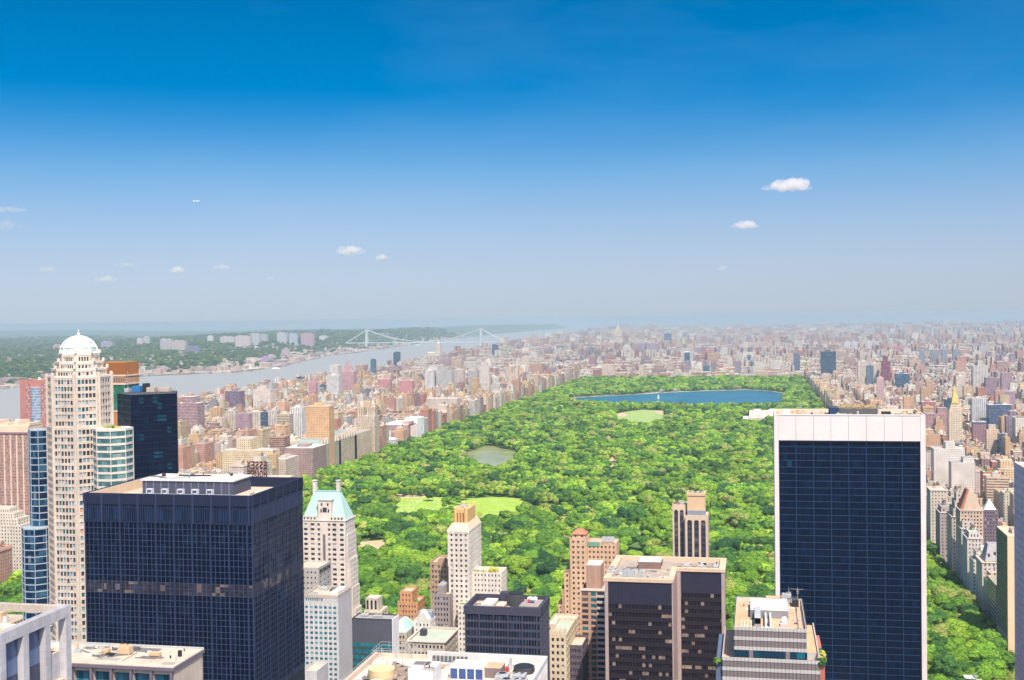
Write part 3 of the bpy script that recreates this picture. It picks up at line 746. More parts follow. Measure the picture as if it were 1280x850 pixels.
# ---------- 2 flat beige roof with dark framed bays
def flat_block():
    X1 = -145.; p = atx(253, 812, X1); Y1, zt = p.y, p.z; q = atx(217, 834, X1); Y0 = q.y; X0 = X1-62
    th = thing('low_office_block', 'low block with a wide bare beige roof, under the dark blue mullioned tower', 'office building', (X1-30, Y0+8, 0))
    wm = brick('tan_panel', (.62,.52,.42), bw=3.2, bh=2.4, joint=.8); wall = MB(); pn = Panes()
    facade(wall, pn, (X0,Y0), S_, X1-X0, 0, zt-.9, even(X1-X0, 11, .86, .4), [(zt-7.5, zt-2.0), (zt-14, zt-9)], 1.1)
    facade(wall, pn, (X1,Y0), E_, Y1-Y0, 0, zt-.9, [], []); facade(wall, pn, (X1,Y1), N_, X1-X0, 0, zt-.9, [], []); facade(wall, pn, (X0,Y1), W_, Y1-Y0, 0, zt-.9, [], [])
    wall.build('wall', wm, th)
    g = glass('shopfront_glass', (.02,.10,.16), (.06,.22,.30), (.3,.4,.4), 1.4, 3, fr_alt=.6)
    emit(th, pn, [g, P_BLUE], [3,1])
    for i in range(12):
        x = X0+.4+i*((X1-X0-.8)/11); mb = MB(); mb.box(x-.35, x+.35, Y0-.75, Y0+.02, 0, zt-.95); mb.build('pier', plain('plum_metal', (.16,.13,.17), .6), th)
    mb = MB(); mb.box(X0-.4, X1+.4, Y0-.9, Y1+.4, zt-.9, zt-.1); mb.build('cornice', plain('plum_metal', (.16,.13,.17)), th)
    mb = MB(); mb.box(X0, X1, Y0-.5, Y1, zt-.1, zt+.02); mb.build('roof', M_RB, th)
    mb = MB(); mb.box(X0, X1+.3, Y1+.05, Y1+.35, zt-.1, zt+.55); mb.build('parapet', M_METAL, th)
    x, y = aty(157, 818, Y0+9).x, Y0+9
    unit(th, x, y, zt, 3.2, 2.2, 2.2, 2, plain('hvac_beige', (.62,.44,.28), .7)); unit(th, x-5, y-1, zt, 1.8, 1.6, 1.4, 1, plain('hvac_beige', (.62,.44,.28)))
    unit(th, x+9, y-1, zt, 3.0, 1.4, 1.2, 0, plain('hvac_beige', (.62,.44,.28)), 'skylight'); unit(th, x+15.5, y, zt, .8, .8, 1.6, 0, M_BLACK, 'vent')
    mb = MB()
    for k in range(6): mb.tube((x-8+k*1.1,y-4,zt+.25), (x-3+k*1.2,y+.5,zt+.25), .1, 5)
    mb.tube((x-16,y+3,zt+.2), (x-4,y-5,zt+.2), .12, 5); mb.build('pipes', M_STEEL, th)
    unit(th, x-12, y+3, zt, 2.2, 1.2, 1.0, 0, M_METAL, 'duct')
    clutter(th, X0+20, X1-1, Y0+.5, Y1-1, zt+.02, 34, 3)
    foot(X0, X1, Y0, Y1); occ(68, 253, 822, Y0)
flat_block()

# ---------- 3 dark blue mullioned tower
def mullion_tower():
    Y0 = 362.; X0, _ = XZ(105, 616, Y0); X1, zt = XZ(314, 620, Y0); Y1 = atx(377.5, 597.5, X1).y
    th = thing('glass_tower', 'broad dark navy glass tower with pale vertical mullions and a white roofed penthouse', 'skyscraper', ((X0+X1)/2, (Y0+Y1)/2, 0))
    g = glass('navy_glass', (.0015,.005,.02), (.006,.016,.04), (.11,.10,.12), 1.62, 3.9, u0=X0, z0=0, fr_alt=.35, fr_blind_refl=.09, rough=.1, tilt=.10, spec=.12)  # greyish pane clusters put reflection patches into the glass colour
    mu = plain('mullion_blue', (.075,.10,.17), .6, .2); pi = plain('pier_blue', (.026,.038,.085), .6, .2); sp = plain('spandrel_navy', (.008,.018,.05), .4, .2)
    fs = [((X0,Y0), S_, X1-X0), ((X1,Y0), E_, Y1-Y0)]
    zb = zt-9.5
    curtain(th, fs, 0, zb, 1.95, 1.62, g, (.09,.04), mu, (4,.5,.2), pi, (.07,.03), plain('transom_blue', (.045,.065,.14), .6, .2), zmin=zv(200, Y0))
    # one plant storey shows pale blinds and vents
    zmech = zat(200, 737, Y0); g3 = glass('plant_storey', (.02,.02,.03), (.05,.045,.06), (.26,.20,.17), 1.62, 1.95, fr_alt=.7, fr_blind_refl=.36, rough=.3)
    for ch in [o for o in COL.objects if o.parent == th and o.name.startswith('window_band')]:
        if abs(sum(v.co.z for v in ch.data.vertices)/len(ch.data.vertices)-zmech) < 1.6: ch.data.materials[0] = g3; ch.name = 'plant_storey'
    # double-height louvred top
    g2 = glass('navy_louvre', (.004,.01,.03), (.012,.03,.08), (.1,.1,.12), 1.62, 3.9, fr_alt=.5, fr_blind_refl=.0)
    curtain(th, fs, zb, zt, 4.75, .81, g2, (.12,.2), plain('louvre_blue', (.035,.05,.10), .6, .2), (8,.7,.42), pi, (.08,.1), sp)
    mb = MB(); mb.box(X0+.1, X1-.1, Y0+.3, Y1, 0, zt-3.4, top_mi=1); mb.build('core', [plain('core_dark', (.02,.025,.04)), M_RB], th)
    t = .7
    for a, b, c, d in ((X0-.3,X1+.3,Y0-.3,Y0+t),(X0-.3,X1+.3,Y1-t,Y1+.3),(X0-.3,X0+t,Y0+t,Y1-t),(X1-t,X1+.3,Y0+t,Y1-t)):
        mb = MB(); mb.box(a, b, c, d, zt-3.5, zt+.05, top_mi=0); mb.build('parapet', plain('parapet_blue', (.016,.022,.05), .6, .15), th)
    mb = MB(); mb.box(X0+t, X0+t+.3, Y0+t, Y1-t, zt-3.4, zt-.1); mb.build('parapet_lining', plain('parapet_lining', (.66,.50,.36), .9), th)
    # penthouse
    zp = zt+1.8; Ya = 384.; Xa, _ = XZ(178, 599, Ya); Xb, _ = XZ(291, 600.5, Ya); Yb = 399.
    mb = MB(); mb.box(Xa, Xb, Ya, Yb, zt-3.4, zp-.5); ph = mb.build('penthouse', plain('louvre_dark', (.07,.07,.11), .6), th)
    mb = MB(); mb.box(Xa-.4, Xb+.4, Ya-.4, Yb+.4, zp-.5, zp); sub(mb.build('roof', M_RW, th), ph)
    for i in range(12):
        x = Xa+(Xb-Xa)*(i+.5)/12; mb = MB(); mb.box(x-.12, x+.12, Ya-.12, Ya-.01, zt-3.3, zp-.55); sub(mb.build('rib', plain('rib_grey', (.2,.2,.26)), th), ph)
    mb = MB(); mb.box(Xa+9, Xa+21, Yb-6, Yb-5, zp, zp+.45); sub(mb.build('vent_slot', M_BLACK, th), ph)
    mb = MB(); mb.cyl(Xa+4, Yb-7, zp, zp+1.1, .7, 10); mb.cyl(Xb-6, Yb-3, zp, zp+.8, .6, 10); sub(mb.build('vent', M_BLACK, th), ph)
    for px in (187, 205.5, 225.5, 243.5, 262):
        x, _ = XZ(px, 610, 376.); mb = MB()
        for s in (-1,1): mb.box(x+s*.95-.12, x+s*.95+.12, 375.5, 377, zt-3.4, zt-.6)
        mb.box(x-1.07, x+1.07, 375.45, 377.05, zt-.6, zt-.3); mb.box(x-.6, x+.6, 376, 376.8, zt-3.4, zt-1.6); mb.build('davit', plain('davit_grey', (.5,.52,.56)), th)
    mb = MB(); mb.box(Xa-2, Xb+3, 371, 383, zt-3.4, zt-3.0); mb.build('roof_deck', plain('deck_pale_blue', (.42,.47,.5)), th)
    clutter(th, Xa, Xb, Ya, Yb, zp, 14, 5); clutter(th, Xb+3, X1-1.5, Y0+6, Y1-2, zt-3.4, 12, 6); clutter(th, X0+2, X1-2, Y0+2, Y0+8, zt-3.4, 18, 7)
    foot(X0, X1, Y0, Y1); occ(105, 314, 616, Y0); occ(314, 378, 606, Y0+20)
mullion_tower()

# ---------- 4 domed tower
def octo(cx, cy, W, s=None):
    s = s or W*.4142; h = W/2; q = s/2
    P = [(-q,-h),(q,-h),(h,-q),(h,q),(q,h),(-q,h),(-h,q),(-h,-q)]
    return [(cx+a, cy+b) for a, b in P]
def oct_faces(P):
    out = []
    for i in range(8):
        a, b = P[i], P[(i+1) % 8]; L = math.dist(a, b); out.append((a, ((b[0]-a[0])/L, (b[1]-a[1])/L), L))
    return out
def domed_tower():
    Yc = 545.; c = aty(98.5, 440, Yc); Xc = c.x
    th = thing('domed_skyscraper', 'cream stone skyscraper with an open white ribbed dome on stepped tiers', 'skyscraper', (Xc, Yc, 0))
    st = brick('pink_cream_stone', (.66,.56,.47), bw=1.6, bh=.9)
    pn = Panes(); wall = MB()
    zf = lambda y: zat(98, y, Yc-8)
    tiers = [(0, zf(533), 29.5), (zf(533), zf(471), 28.0), (zf(471), zf(462), 24.6), (zf(462), zf(453.5), 21.4), (zf(453.5), zf(443), 18.4)]
    zmin = zv(98, Yc-12)
    for ti, (z0, z1, W) in enumerate(tiers):
        P = octo(Xc, Yc, W)
        for k, (O, u, L) in enumerate(oct_faces(P)):
            if k in (0,1,2,7):
                if k == 1: cols = even(L, 5, .74, 1.4) if ti < 2 else even(L, 4, .6, 1.2)
                else: cols = even(L, 6 if k == 0 else 4, .70, .9)
                rr = rows(z0+.2, z1-.6, 3.45, .62, zmin)
                facade(wall, pn, O, u, L, z0, z1, cols, rr, .35)
            else: facade(wall, pn, O, u, L, z0, z1, [], [])
        wall.face([(x,y,z1) for x, y in P], 1)
    wall.build('wall', [st, M_RB], th)
    emit(th, pn, [P_DARK, P_BLIND, P_TEAL, P_PALE, plain('window_salmon', (.5,.3,.2))], [5,2.2,1.2,2,.15])
    # corner piers standing proud at every edge of the shaft
    for (x, y) in octo(Xc, Yc, 28.7)[0:4]+octo(Xc, Yc, 28.7)[7:]:
        mb = MB(); mb.cyl(x, y, 0, tiers[1][1]+1.5, .75, 8); mb.build('corner_pier', st, th)
    for W, z in ((24.9, tiers[2][1]), (21.7, tiers[3][1]), (18.6, tiers[4][1]), (28.3, tiers[1][1])):
        P = octo(Xc, Yc, W)
        mb = MB(); mb.prism(P, z-.5, z+.5); mb.build('cornice', plain('cornice_cream', (.74,.64,.55)), th)
        for x, y in P[0:4]: m2 = MB(); m2.box(x-.5, x+.5, y-.5, y+.5, z+.5, z+2.2); m2.build('finial', plain('cornice_cream', (.74,.64,.55)), th)
    # dome: translucent greenish shell, white ribs
    zd = tiers[4][1]+.5; r = 9.0; h = zf(420.5)-zd
    mb = MB(); mb.dome(Xc, Yc, zd, r-.25, h-.3, 24, 8); dm = mb.build('dome', plain('dome_glazing', (.50,.60,.56), .35, .5, .12, .3), th, smooth=True)
    mb = MB()
    for i in range(8):
        a = math.pi/8+i*math.pi/4; pts = [Vector((Xc+r*math.cos(q)*math.cos(a), Yc+r*math.cos(q)*math.sin(a), zd+h*math.sin(q))) for q in [j*math.pi/2/12 for j in range(13)]]
        m2 = MB()
        for p, q in zip(pts, pts[1:]): m2.tube(p, q, .42, 6)
        m2.build('dome_rib', M_WHITE, th)
    for q in (0, .35, .7, 1.05): 
        m2 = MB(); rr = r*math.cos(q)
        for i in range(24):
            a, b = i*math.pi/12, (i+1)*math.pi/12
            m2.tube((Xc+rr*math.cos(a), Yc+rr*math.sin(a), zd+h*math.sin(q)), (Xc+rr*math.cos(b), Yc+rr*math.sin(b), zd+h*math.sin(q)), .5 if q == 0 else .13, 5)
        m2.build('dome_ring', M_WHITE, th)
    mb = MB(); mb.cyl(Xc, Yc, zd+h-.2, zd+h+1.4, .8, 8); mb.cyl(Xc, Yc, zd+h+1.4, zd+h+3.6, .35, 8, 0, .1); mb.build('finial', M_WHITE, th)
    # wings with curved glass bands
    def wing(px, Y, W, ytop, bandm, glassm, nm, zlow=0, bt=.55):
        c = aty(px, ytop, Y); P = octo(c.x, Y, W); z1 = c.z
        fs = [f for k, f in enumerate(oct_faces(P)) if k in (0,1,2,7)]
        n = int((z1-max(zlow, zv(px, Y)))/3.45)+1
        core = MB(); core.prism([(c.x+(x-c.x)*.985, Y+(y-Y)*.985) for x, y in P], zlow, z1-.8, top_mi=1); core.build(nm, [glassm, M_RB], th)
        for i in range(n):
            a = z1-.8-3.45*i
            m2 = MB(); m2.prism([(c.x+(x-c.x)*1.01, Y+(y-Y)*1.01) for x, y in P], a-bt, a+bt, 0); m2.build('balcony_band', bandm, th)
        for (x, y) in P[0:4]+P[7:]:
            m2 = MB(); m2.cyl(x, y, max(zlow, z1-3.45*n), z1, .2, 6); m2.build('column', bandm, th)
        return c, P, z1
    gl = glass('wing_glass', (.05,.13,.14), (.18,.30,.30), (.5,.5,.45), 1.5, 3.45, fr_alt=.6, fr_blind_refl=.15)
    gd = glass('west_wing_glass', (.006,.02,.055), (.04,.12,.2), (.4,.42,.45), 1.5, 3.45, fr_alt=.5, fr_blind_refl=.12)
    c1, P1, z1 = wing(141, 536., 17.5, 534, plain('band_cream', (.66,.60,.52)), gl, 'east_wing')
    for k in range(9): bush(th, c1.x-6+random.random()*11, 536+random.uniform(-4,3), z1-.6, 1.0, M_YEL if k % 2 else M_BUSH)
    c2, P2, z2 = wing(50, 545., 10.5, 535, plain('band_blue_white', (.33,.40,.47)), gd, 'west_wing', bt=.26)
    c3, P3, z3 = wing(46.5, 541., 13.8, 657, plain('band_blue_white', (.33,.40,.47)), gd, 'west_wing', bt=.26)
    foot(Xc-20, Xc+22, Yc-16, Yc+16); occ(63, 136, 472, Yc-14); occ(76, 121, 425, Yc-9); occ(119, 163, 534, Yc-10); occ(37, 63, 536, Yc-5); occ(28, 63, 658, Yc-5)
domed_tower()

# ---------- 5 near-black wedge tower
def wedge_tower():
    A = aty(146.5, 494, 640.); B = aty(163.5, 494, 626.); C_ = aty(220.5, 493, 642.); zt = B.z
    D = (C_.x*668/642+.5, 668.); E = (A.x, 668.)
    P = [(A.x,640.),(B.x,626.),(C_.x,642.),D,E]
    th = thing('wedge_tower', 'smooth navy black glass tower just right of the domed skyscraper', 'skyscraper', (B.x, 645, 0))
    g = glass('black_glass', (.001,.004,.022), (.002,.015,.045), (.008,.09,.14), 1.6, 3.5, fr_alt=.3, fr_blind_refl=.26, rough=.06, tilt=.03)
    fs = []
    for a, b in ((P[0],P[1]),(P[1],P[2]),(P[2],P[3])):
        L = math.dist(a, b); fs.append((a, ((b[0]-a[0])/L, (b[1]-a[1])/L), L))
    curtain(th, fs, 0, zt, 3.5, 1.6, g, (.06,.05), plain('black_mullion', (.012,.02,.035), .3), None, None, (.25,.03), plain('black_spandrel', (.002,.006,.018), .3, .2), zmin=zat(180, 660, 640.))
    cx = sum(p[0] for p in P)/5; cyy = sum(p[1] for p in P)/5
    mb = MB(); mb.prism([(cx+(x-cx)*.985, cyy+(y-cyy)*.985) for x, y in P], 0, zt+.1, top_mi=1); mb.build('core', [plain('core_dark', (.02,.025,.04)), M_RD], th)
    for k, (px, w, h, mt) in enumerate(((172,5,3.8,plain('unit_blue',(.03,.17,.4))),(180,3,5.2,M_BLACK),(190,5,3,plain('roof_sand',(.5,.42,.33))),(203,7,2.6,plain('roof_sand',(.5,.42,.33))),(160,2.5,2.4,M_METAL))):
        x = aty(px, 490, 652).x; unit(th, x, 652+(k % 2)*3, zt, w, 4, h, 0, mt, 'plant_box')
    for px, h in ((160,13),(188,15),(190,12),(198,8),(205,6)): antenna(th, aty(px, 490, 650).x, 650, zt, h, .14)
    foot(P[0][0], D[0], 626, 668); occ(146, 221, 494, 630)
wedge_tower()

# ---------- 6 orange and green block behind the dome
def brown_green():
    Y0 = 760.; X0, zt = XZ(120, 454, Y0); X1, _ = XZ(156, 453, Y0); Y1 = 779.
    th = thing('apartment_tower', 'apartment tower with an orange brown crown and green glass shaft behind the domed tower', 'apartment tower', ((X0+X1)/2, 775, 0))
    segs = [(zat(150,453,Y0), zat(150,469,Y0), plain('orange_brick', (.42,.16,.05), var=.1), 'crown'), (zat(150,469,Y0), zat(150,480,Y0), brick('salmon_band', (.55,.30,.2)), 'upper_wall'),
            (zat(150,480,Y0), zat(150,514,Y0), glass('green_glass', (.03,.13,.08), (.05,.2,.14), (.2,.3,.25), 1.8, 3.4, fr_alt=.5), 'glass_shaft'), (zat(150,514,Y0), 0, brick('orange_lower', (.55,.22,.08)), 'lower_wall')]
    for i, (a, b, mt, nm) in enumerate(segs):
        mb = MB(); e = .15*(i % 2); mb.box(X0-e, X1+e, Y0-e, Y1+e, b, a); mb.build(nm, mt, th)
    for k in range(12):
        z = segs[0][1]+1+k*(segs[0][0]-segs[0][1]-1)/12; mb = MB(); mb.box(X0-.12, X1+.12, Y0-.12, Y0-.02, z, z+.18); mb.build('rib', plain('orange_dark', (.30,.10,.035)), th)
    for k in range(12):
        x = X0+(X1-X0)*(k+.5)/12; mb = MB(); mb.box(x-.55, x+.55, Y0-.2, Y0-.1, segs[1][1]+1.2, segs[1][1]+4.2); mb.build('window', P_WARM, th)
    for z in (segs[1][0]-.3, segs[1][1], segs[2][1]):
        mb = MB(); mb.box(X0-.5, X1+.5, Y0-.5, Y1+.5, z-.5, z+.5); mb.build('string_course', plain('course_cream', (.7,.55,.42)), th)
    foot(X0, X1, Y0, Y1); occ(127, 172, 454, Y0)
brown_green()

# generic masonry tower used for the plainer landmarks
def masonry(name, label, cat, px0, px1, ytop, Y0, depth, col, fh=3.3, ncol=8, frac=.5, wh=.52, ecol=4, wcol=None, panes=None, wts=None, roof=None, ybot=None, group=None, bw=1.4, bh=.7, parapet=1.2, extra=None, zb=0):
    X0, zt = XZ(px0, ytop, Y0); X1, _ = XZ(px1, ytop, Y0); Y1 = Y0+depth
    th = thing(name, label, cat, ((X0+X1)/2, Y0+depth/2, 0), group)
    st = brick('stone_%02d%02d%02d' % tuple(int(c*99) for c in col), col, bw=bw, bh=bh)
    wall = MB(); pn = Panes(); zm = zat((px0+px1)/2, min(868, ybot or 868), Y0)
    side_e = (ecol, frac) if ecol and px1 < 945 else None
    side_w = (wcol, frac) if wcol else None
    tier(wall, pn, X0, X1, Y0, Y1, zb, zt, fh, wh, S=(ncol, frac) if ncol else None, E=side_e, W=side_w, zmin=zm, parapet=parapet)
    wall.build('wall', [st, roof or M_RB], th)
    emit(th, pn, panes or [P_DARK, P_BLUE, P_BLIND], wts or [6,2,1.2])
    foot(X0, X1, Y0, Y1); occ(px0, px1, ytop, Y0)
    return th, X0, X1, Y0, Y1, zt, st
def cornice(th, X0, X1, Y0, Y1, z, t=.5, h=.7, mat=None):
    mb = MB(); mb.box(X0-t, X1+t, Y0-t, Y0+.02, z-h, z+.02); mb.box(X1-.02, X1+t, Y0+.02, Y1+t, z-h, z+.02); mb.box(X0-t, X0+.02, Y0+.02, Y1+t, z-h, z+.02); mb.box(X0+.02, X1-.02, Y1-.02, Y1+t, z-h, z+.02)
    return mb.build('cornice', mat or plain('cornice_cream', (.74,.64,.55)), th)
def hut(th, x0, x1, y0, y1, z, h, mat, name='penthouse', roof=None):
    mb = MB(); mb.box(x0, x1, y0, y1, z-1.4, z+h, top_mi=1); return mb.build(name, [mat, roof or M_RG], th)

# 7 red block with bowed glass
def red_bow():
    th, X0, X1, Y0, Y1, zt, st = masonry('apartment_tower', 'dusty red apartment tower with a bowed glass bay, left of the domed tower', 'apartment tower', 24.5, 60, 475, 1260., 26, (.50,.22,.19), ncol=0, ecol=5, ybot=540)
    xm = aty(44.5, 490, Y0).x; r = 6.8
    g = glass('bow_glass', (.18,.26,.36), (.35,.45,.55), (.6,.6,.6), 1.7, 3.2, fr_alt=.6, fr_blind_refl=.1)
    z1 = zat(45, 484, Y0); mb = MB(); mb.cyl(xm, Y0+2.2, zat(45,528,Y0), z1, r, 18); mb.build('bow_window', g, th)
    for k in range(13):
        z = z1-k*3.2; mb = MB(); mb.cyl(xm, Y0+2.2, z-.5, z+.2, r+.12, 18); mb.build('floor_band', plain('band_pale', (.48,.5,.56)), th)
    for s in (-1, 1):
        for k in range(12):
            for j in (0, 1):
                mb = MB(); x = xm+s*(r+2.2+j*2.6); z = z1+3-k*3.2; mb.box(x-.6, x+.6, Y0-.08, Y0+.02, z-.8, z+.8); mb.build('window', P_BLIND if (k+j) % 3 else P_WARM, th)
    mb = MB(); mb.cyl(xm, Y0+8, zt-1.3, zt+2.6, 1.6, 12); mb.build('vent', M_WHITE, th)
red_bow()

# 8 pink balcony hotel at the left edge
def pink_hotel():
    th, X0, X1, Y0, Y1, zt, st = masonry('hotel_tower', 'pinkish brown balcony tower with a cream crown at the left edge', 'hotel', -26, 36.5, 540, 1180., 30, (.46,.28,.23), ncol=26, frac=.62, wh=.42, ecol=8, ybot=645, panes=[P_WARM, P_BLIND], wts=[3,2])
    n = 8
    for i in range(n+1):
        x = X0+(X1-X0)*i/n; mb = MB(); mb.box(x-.8, x+.8, Y0-.6, Y0+.05, zat(10,650,Y0), zt-3); mb.build('pier', plain('pier_cream', (.70,.52,.42)), th)
    c = plain('crown_cream', (.74,.56,.42), var=.15)
    mb = MB(); mb.box(X0+.5, X1-2, Y0+.5, Y1-2, zt-1, zt+7); mb.build('crown', c, th)
    for i in range(5):
        x = X0+4+(X1-X0-8)*i/4; mb = MB(); mb.box(x-3, x+2.4, Y0+3, Y1-5, zt+7, zt+10+(i % 2)*2.5); mb.build('plant_room', c, th)
    cornice(th, X0, X1, Y0, Y1, zt, .6, 2.2, plain('frieze_purple', (.25,.14,.17)))
pink_hotel()
# 9 white stone block
def white_stone():
    th, X0, X1, Y0, Y1, zt, st = masonry('apartment_house', 'bulky white stone apartment house with stepped terraces at the left edge', 'apartment building', -25, 27, 655, 1075., 26, (.72,.64,.54), ncol=14, frac=.42, ecol=6, ybot=735)
    for k, (a, b, y) in enumerate(((-25,22,648),(-25,17,641),(-25,12,635))):
        wall = MB(); pn = Panes(); x0 = X0+.5; x1 = aty(b, y, Y0+3+k*3).x; z1 = zat(10, y, Y0+3+k*3); 
        tier(wall, pn, x0, x1, Y0+3+k*3, Y1-3, zt-1.2 if k == 0 else zp, z1, 3.3, .5, S=(12-k,.42), E=(4,.42)); zp = z1-1.0
        wall.build('upper_wall', [st, M_RB], th); emit(th, pn, [P_DARK, P_BLUE], [3,1])
white_stone()
# ---------- 10 white tower with green copper roof
def copper_tower():
    Y0 = 745.; X0, zt = XZ(376, 650, Y0); X1, _ = XZ(431.5, 650, Y0); Y1 = Y0+19
    th = thing('hotel_tower', 'white stone tower with a steep pale green copper roof and two chimneys', 'skyscraper', ((X0+X1)/2, Y0+10, 0))
    st = brick('white_stone', (.74,.66,.60), bw=1.4, bh=.8); wall = MB(); pn = Panes(); zm = zat(410, 790, Y0)
    L = X1-X0; gx = lambda px: aty(px, 700, Y0).x - X0
    cs = [(gx(a), gx(b)) for a, b in ((380.5,385),(389,393.5),(397.5,400.5),(410.5,413.3),(416,420.7),(425.3,430))]
    rr = rows(0, zt-1, 3.25, .5, zm)
    facade(wall, pn, (X0,Y0), S_, L, 0, zt, cs, rr, .35); facade(wall, pn, (X1,Y0), E_, 19, 0, zt, even(19, 4, .4, 1), rr, .35)
    facade(wall, pn, (X1,Y1), N_, L, 0, zt, [], []); facade(wall, pn, (X0,Y1), W_, 19, 0, zt, [], []); wall.face([(X0,Y0,zt),(X1,Y0,zt),(X1,Y1,zt),(X0,Y1,zt)], 0)
    wall.build('wall', st, th)
    # east set-backs stepping out as they go down
    x1 = X1
    for k, (px, y) in enumerate(((441,668),(444.5,700),(448,735),(452.5,762))):
        wall = MB(); p2 = Panes(); nx = max(x1+1.0, aty(px, y, Y1-1).x); z1 = zat(px, y, Y0+2+k)
        tier(wall, p2, x1+.01, nx, Y0+2+k*1.2, Y1-k*.3, 0, z1, 3.25, .5, S=(1,.4), E=(6,.4), zmin=zm, m=.3, parapet=.8); x1 = nx
        wall.build('setback_wall', [st, M_RB], th); pn.l += p2.l
    emit(th, pn, [P_DARK, P_BLUE, P_BLIND, P_TEAL], [6,1.2,.8,.7])
    xr = gx(404)+X0; xs = gx(407.2)+X0
    mb = MB(); mb.box(xr, xs, Y0-.05, Y0+.3, zat(405,745,Y0), zat(405,668,Y0)); mb.build('recess_shade_strip', plain('recess_shade_grey', (.16,.15,.16), .9), th)  # recess shade painted as a dark strip on the flat wall
    ce = plain('cornice_white', (.76,.69,.62)); cornice(th, X0, X1, Y0, Y1, zt+.4, .4, .6, ce)
    # attic storey blocks
    for a, b, h in ((379,396,2.4),(413,430,2.2)):
        hut(th, gx(a)+X0, gx(b)+X0, Y0+.4, Y0+4, zt, h, st, 'attic')
        for k in range(4):
            x = gx(a)+X0+(gx(b)-gx(a))*(k+.5)/4; mb = MB(); mb.box(x-.5, x+.5, Y0+.3, Y0+.45, zt+.6, zt+1.9); mb.build('window', P_DARK, th)
    # copper roof
    zr = zat(409, 614, Y0+9); ym = Y0+9.5; za = zt+.2
    a = aty(394, 614, ym).x; b = aty(425.5, 614, ym).x
    base = [(X0+.3,Y0+1.6),(X1-.3,Y0+1.6),(X1-.3,Y1-.3),(X0+.3,Y1-.3)]; top = [(a,ym-1.6),(b,ym-1.6),(b,ym+1.6),(a,ym+1.6)]
    mb = MB(); mb.prism(base, za, zr, top=top); rf = mb.build('roof', M_COPPER, th)
    for k in range(22):
        t = (k+.5)/22; p = Vector((base[0][0]+(base[1][0]-base[0][0])*t, base[0][1], za)); q = Vector((a+(b-a)*t, ym-1.6, zr))
        m2 = MB(); m2.tube(p+Vector((0,-.05,0)), q+Vector((0,-.05,.02)), .07, 4); sub(m2.build('roof_seam', M_COPPER, th), rf)
    mb = MB(); mb.box(a-.3, b+.3, ym-1.8, ym+1.8, zr-.1, zr+.35); sub(mb.build('ridge_cap', plain('copper_dark', (.25,.45,.42)), th), rf)
    # gabled stone bay
    x0, x1b = gx(398)+X0, gx(414.5)+X0; zb = zat(406, 626, Y0)
    mb = MB(); mb.box(x0, x1b, Y0+.9, Y0+7, za-1, zb); g = mb.build('dormer', st, th)
    mb = MB(); mb.prism([(x0-.4,Y0+.5),(x1b+.4,Y0+.5),(x1b+.4,Y0+7),(x0-.4,Y0+7)], zb, zb+.5); sub(mb.build('dormer_roof', M_COPPER, th), g)
    for dx, dz, w, h in ((-2,-2.6,.5,.9),(2.2,-2.6,.5,.9),(0,-6.2,1.4,1.6),(-2.4,-6.8,.5,1.1),(2.6,-6.8,.5,1.1)):
        cx = (x0+x1b)/2; mb = MB(); mb.box(cx+dx-w, cx+dx+w, Y0+.82, Y0+.95, zb+dz-h, zb+dz+h); sub(mb.build('window', P_DARK, th), g)
    for px in (393.8, 423.2):
        c = aty(px, 605, ym); zc = zat(px, 600, ym)
        mb = MB(); mb.box(c.x-1.15, c.x+1.15, ym-1.4, ym+1.4, zr-5, zc-.6); mb.box(c.x-1.4, c.x+1.4, ym-1.7, ym+1.7, zc-.6, zc); mb.build('chimney', st, th)
    foot(X0, x1, Y0, Y1+18); occ(378, 440, 640, Y0)
copper_tower()

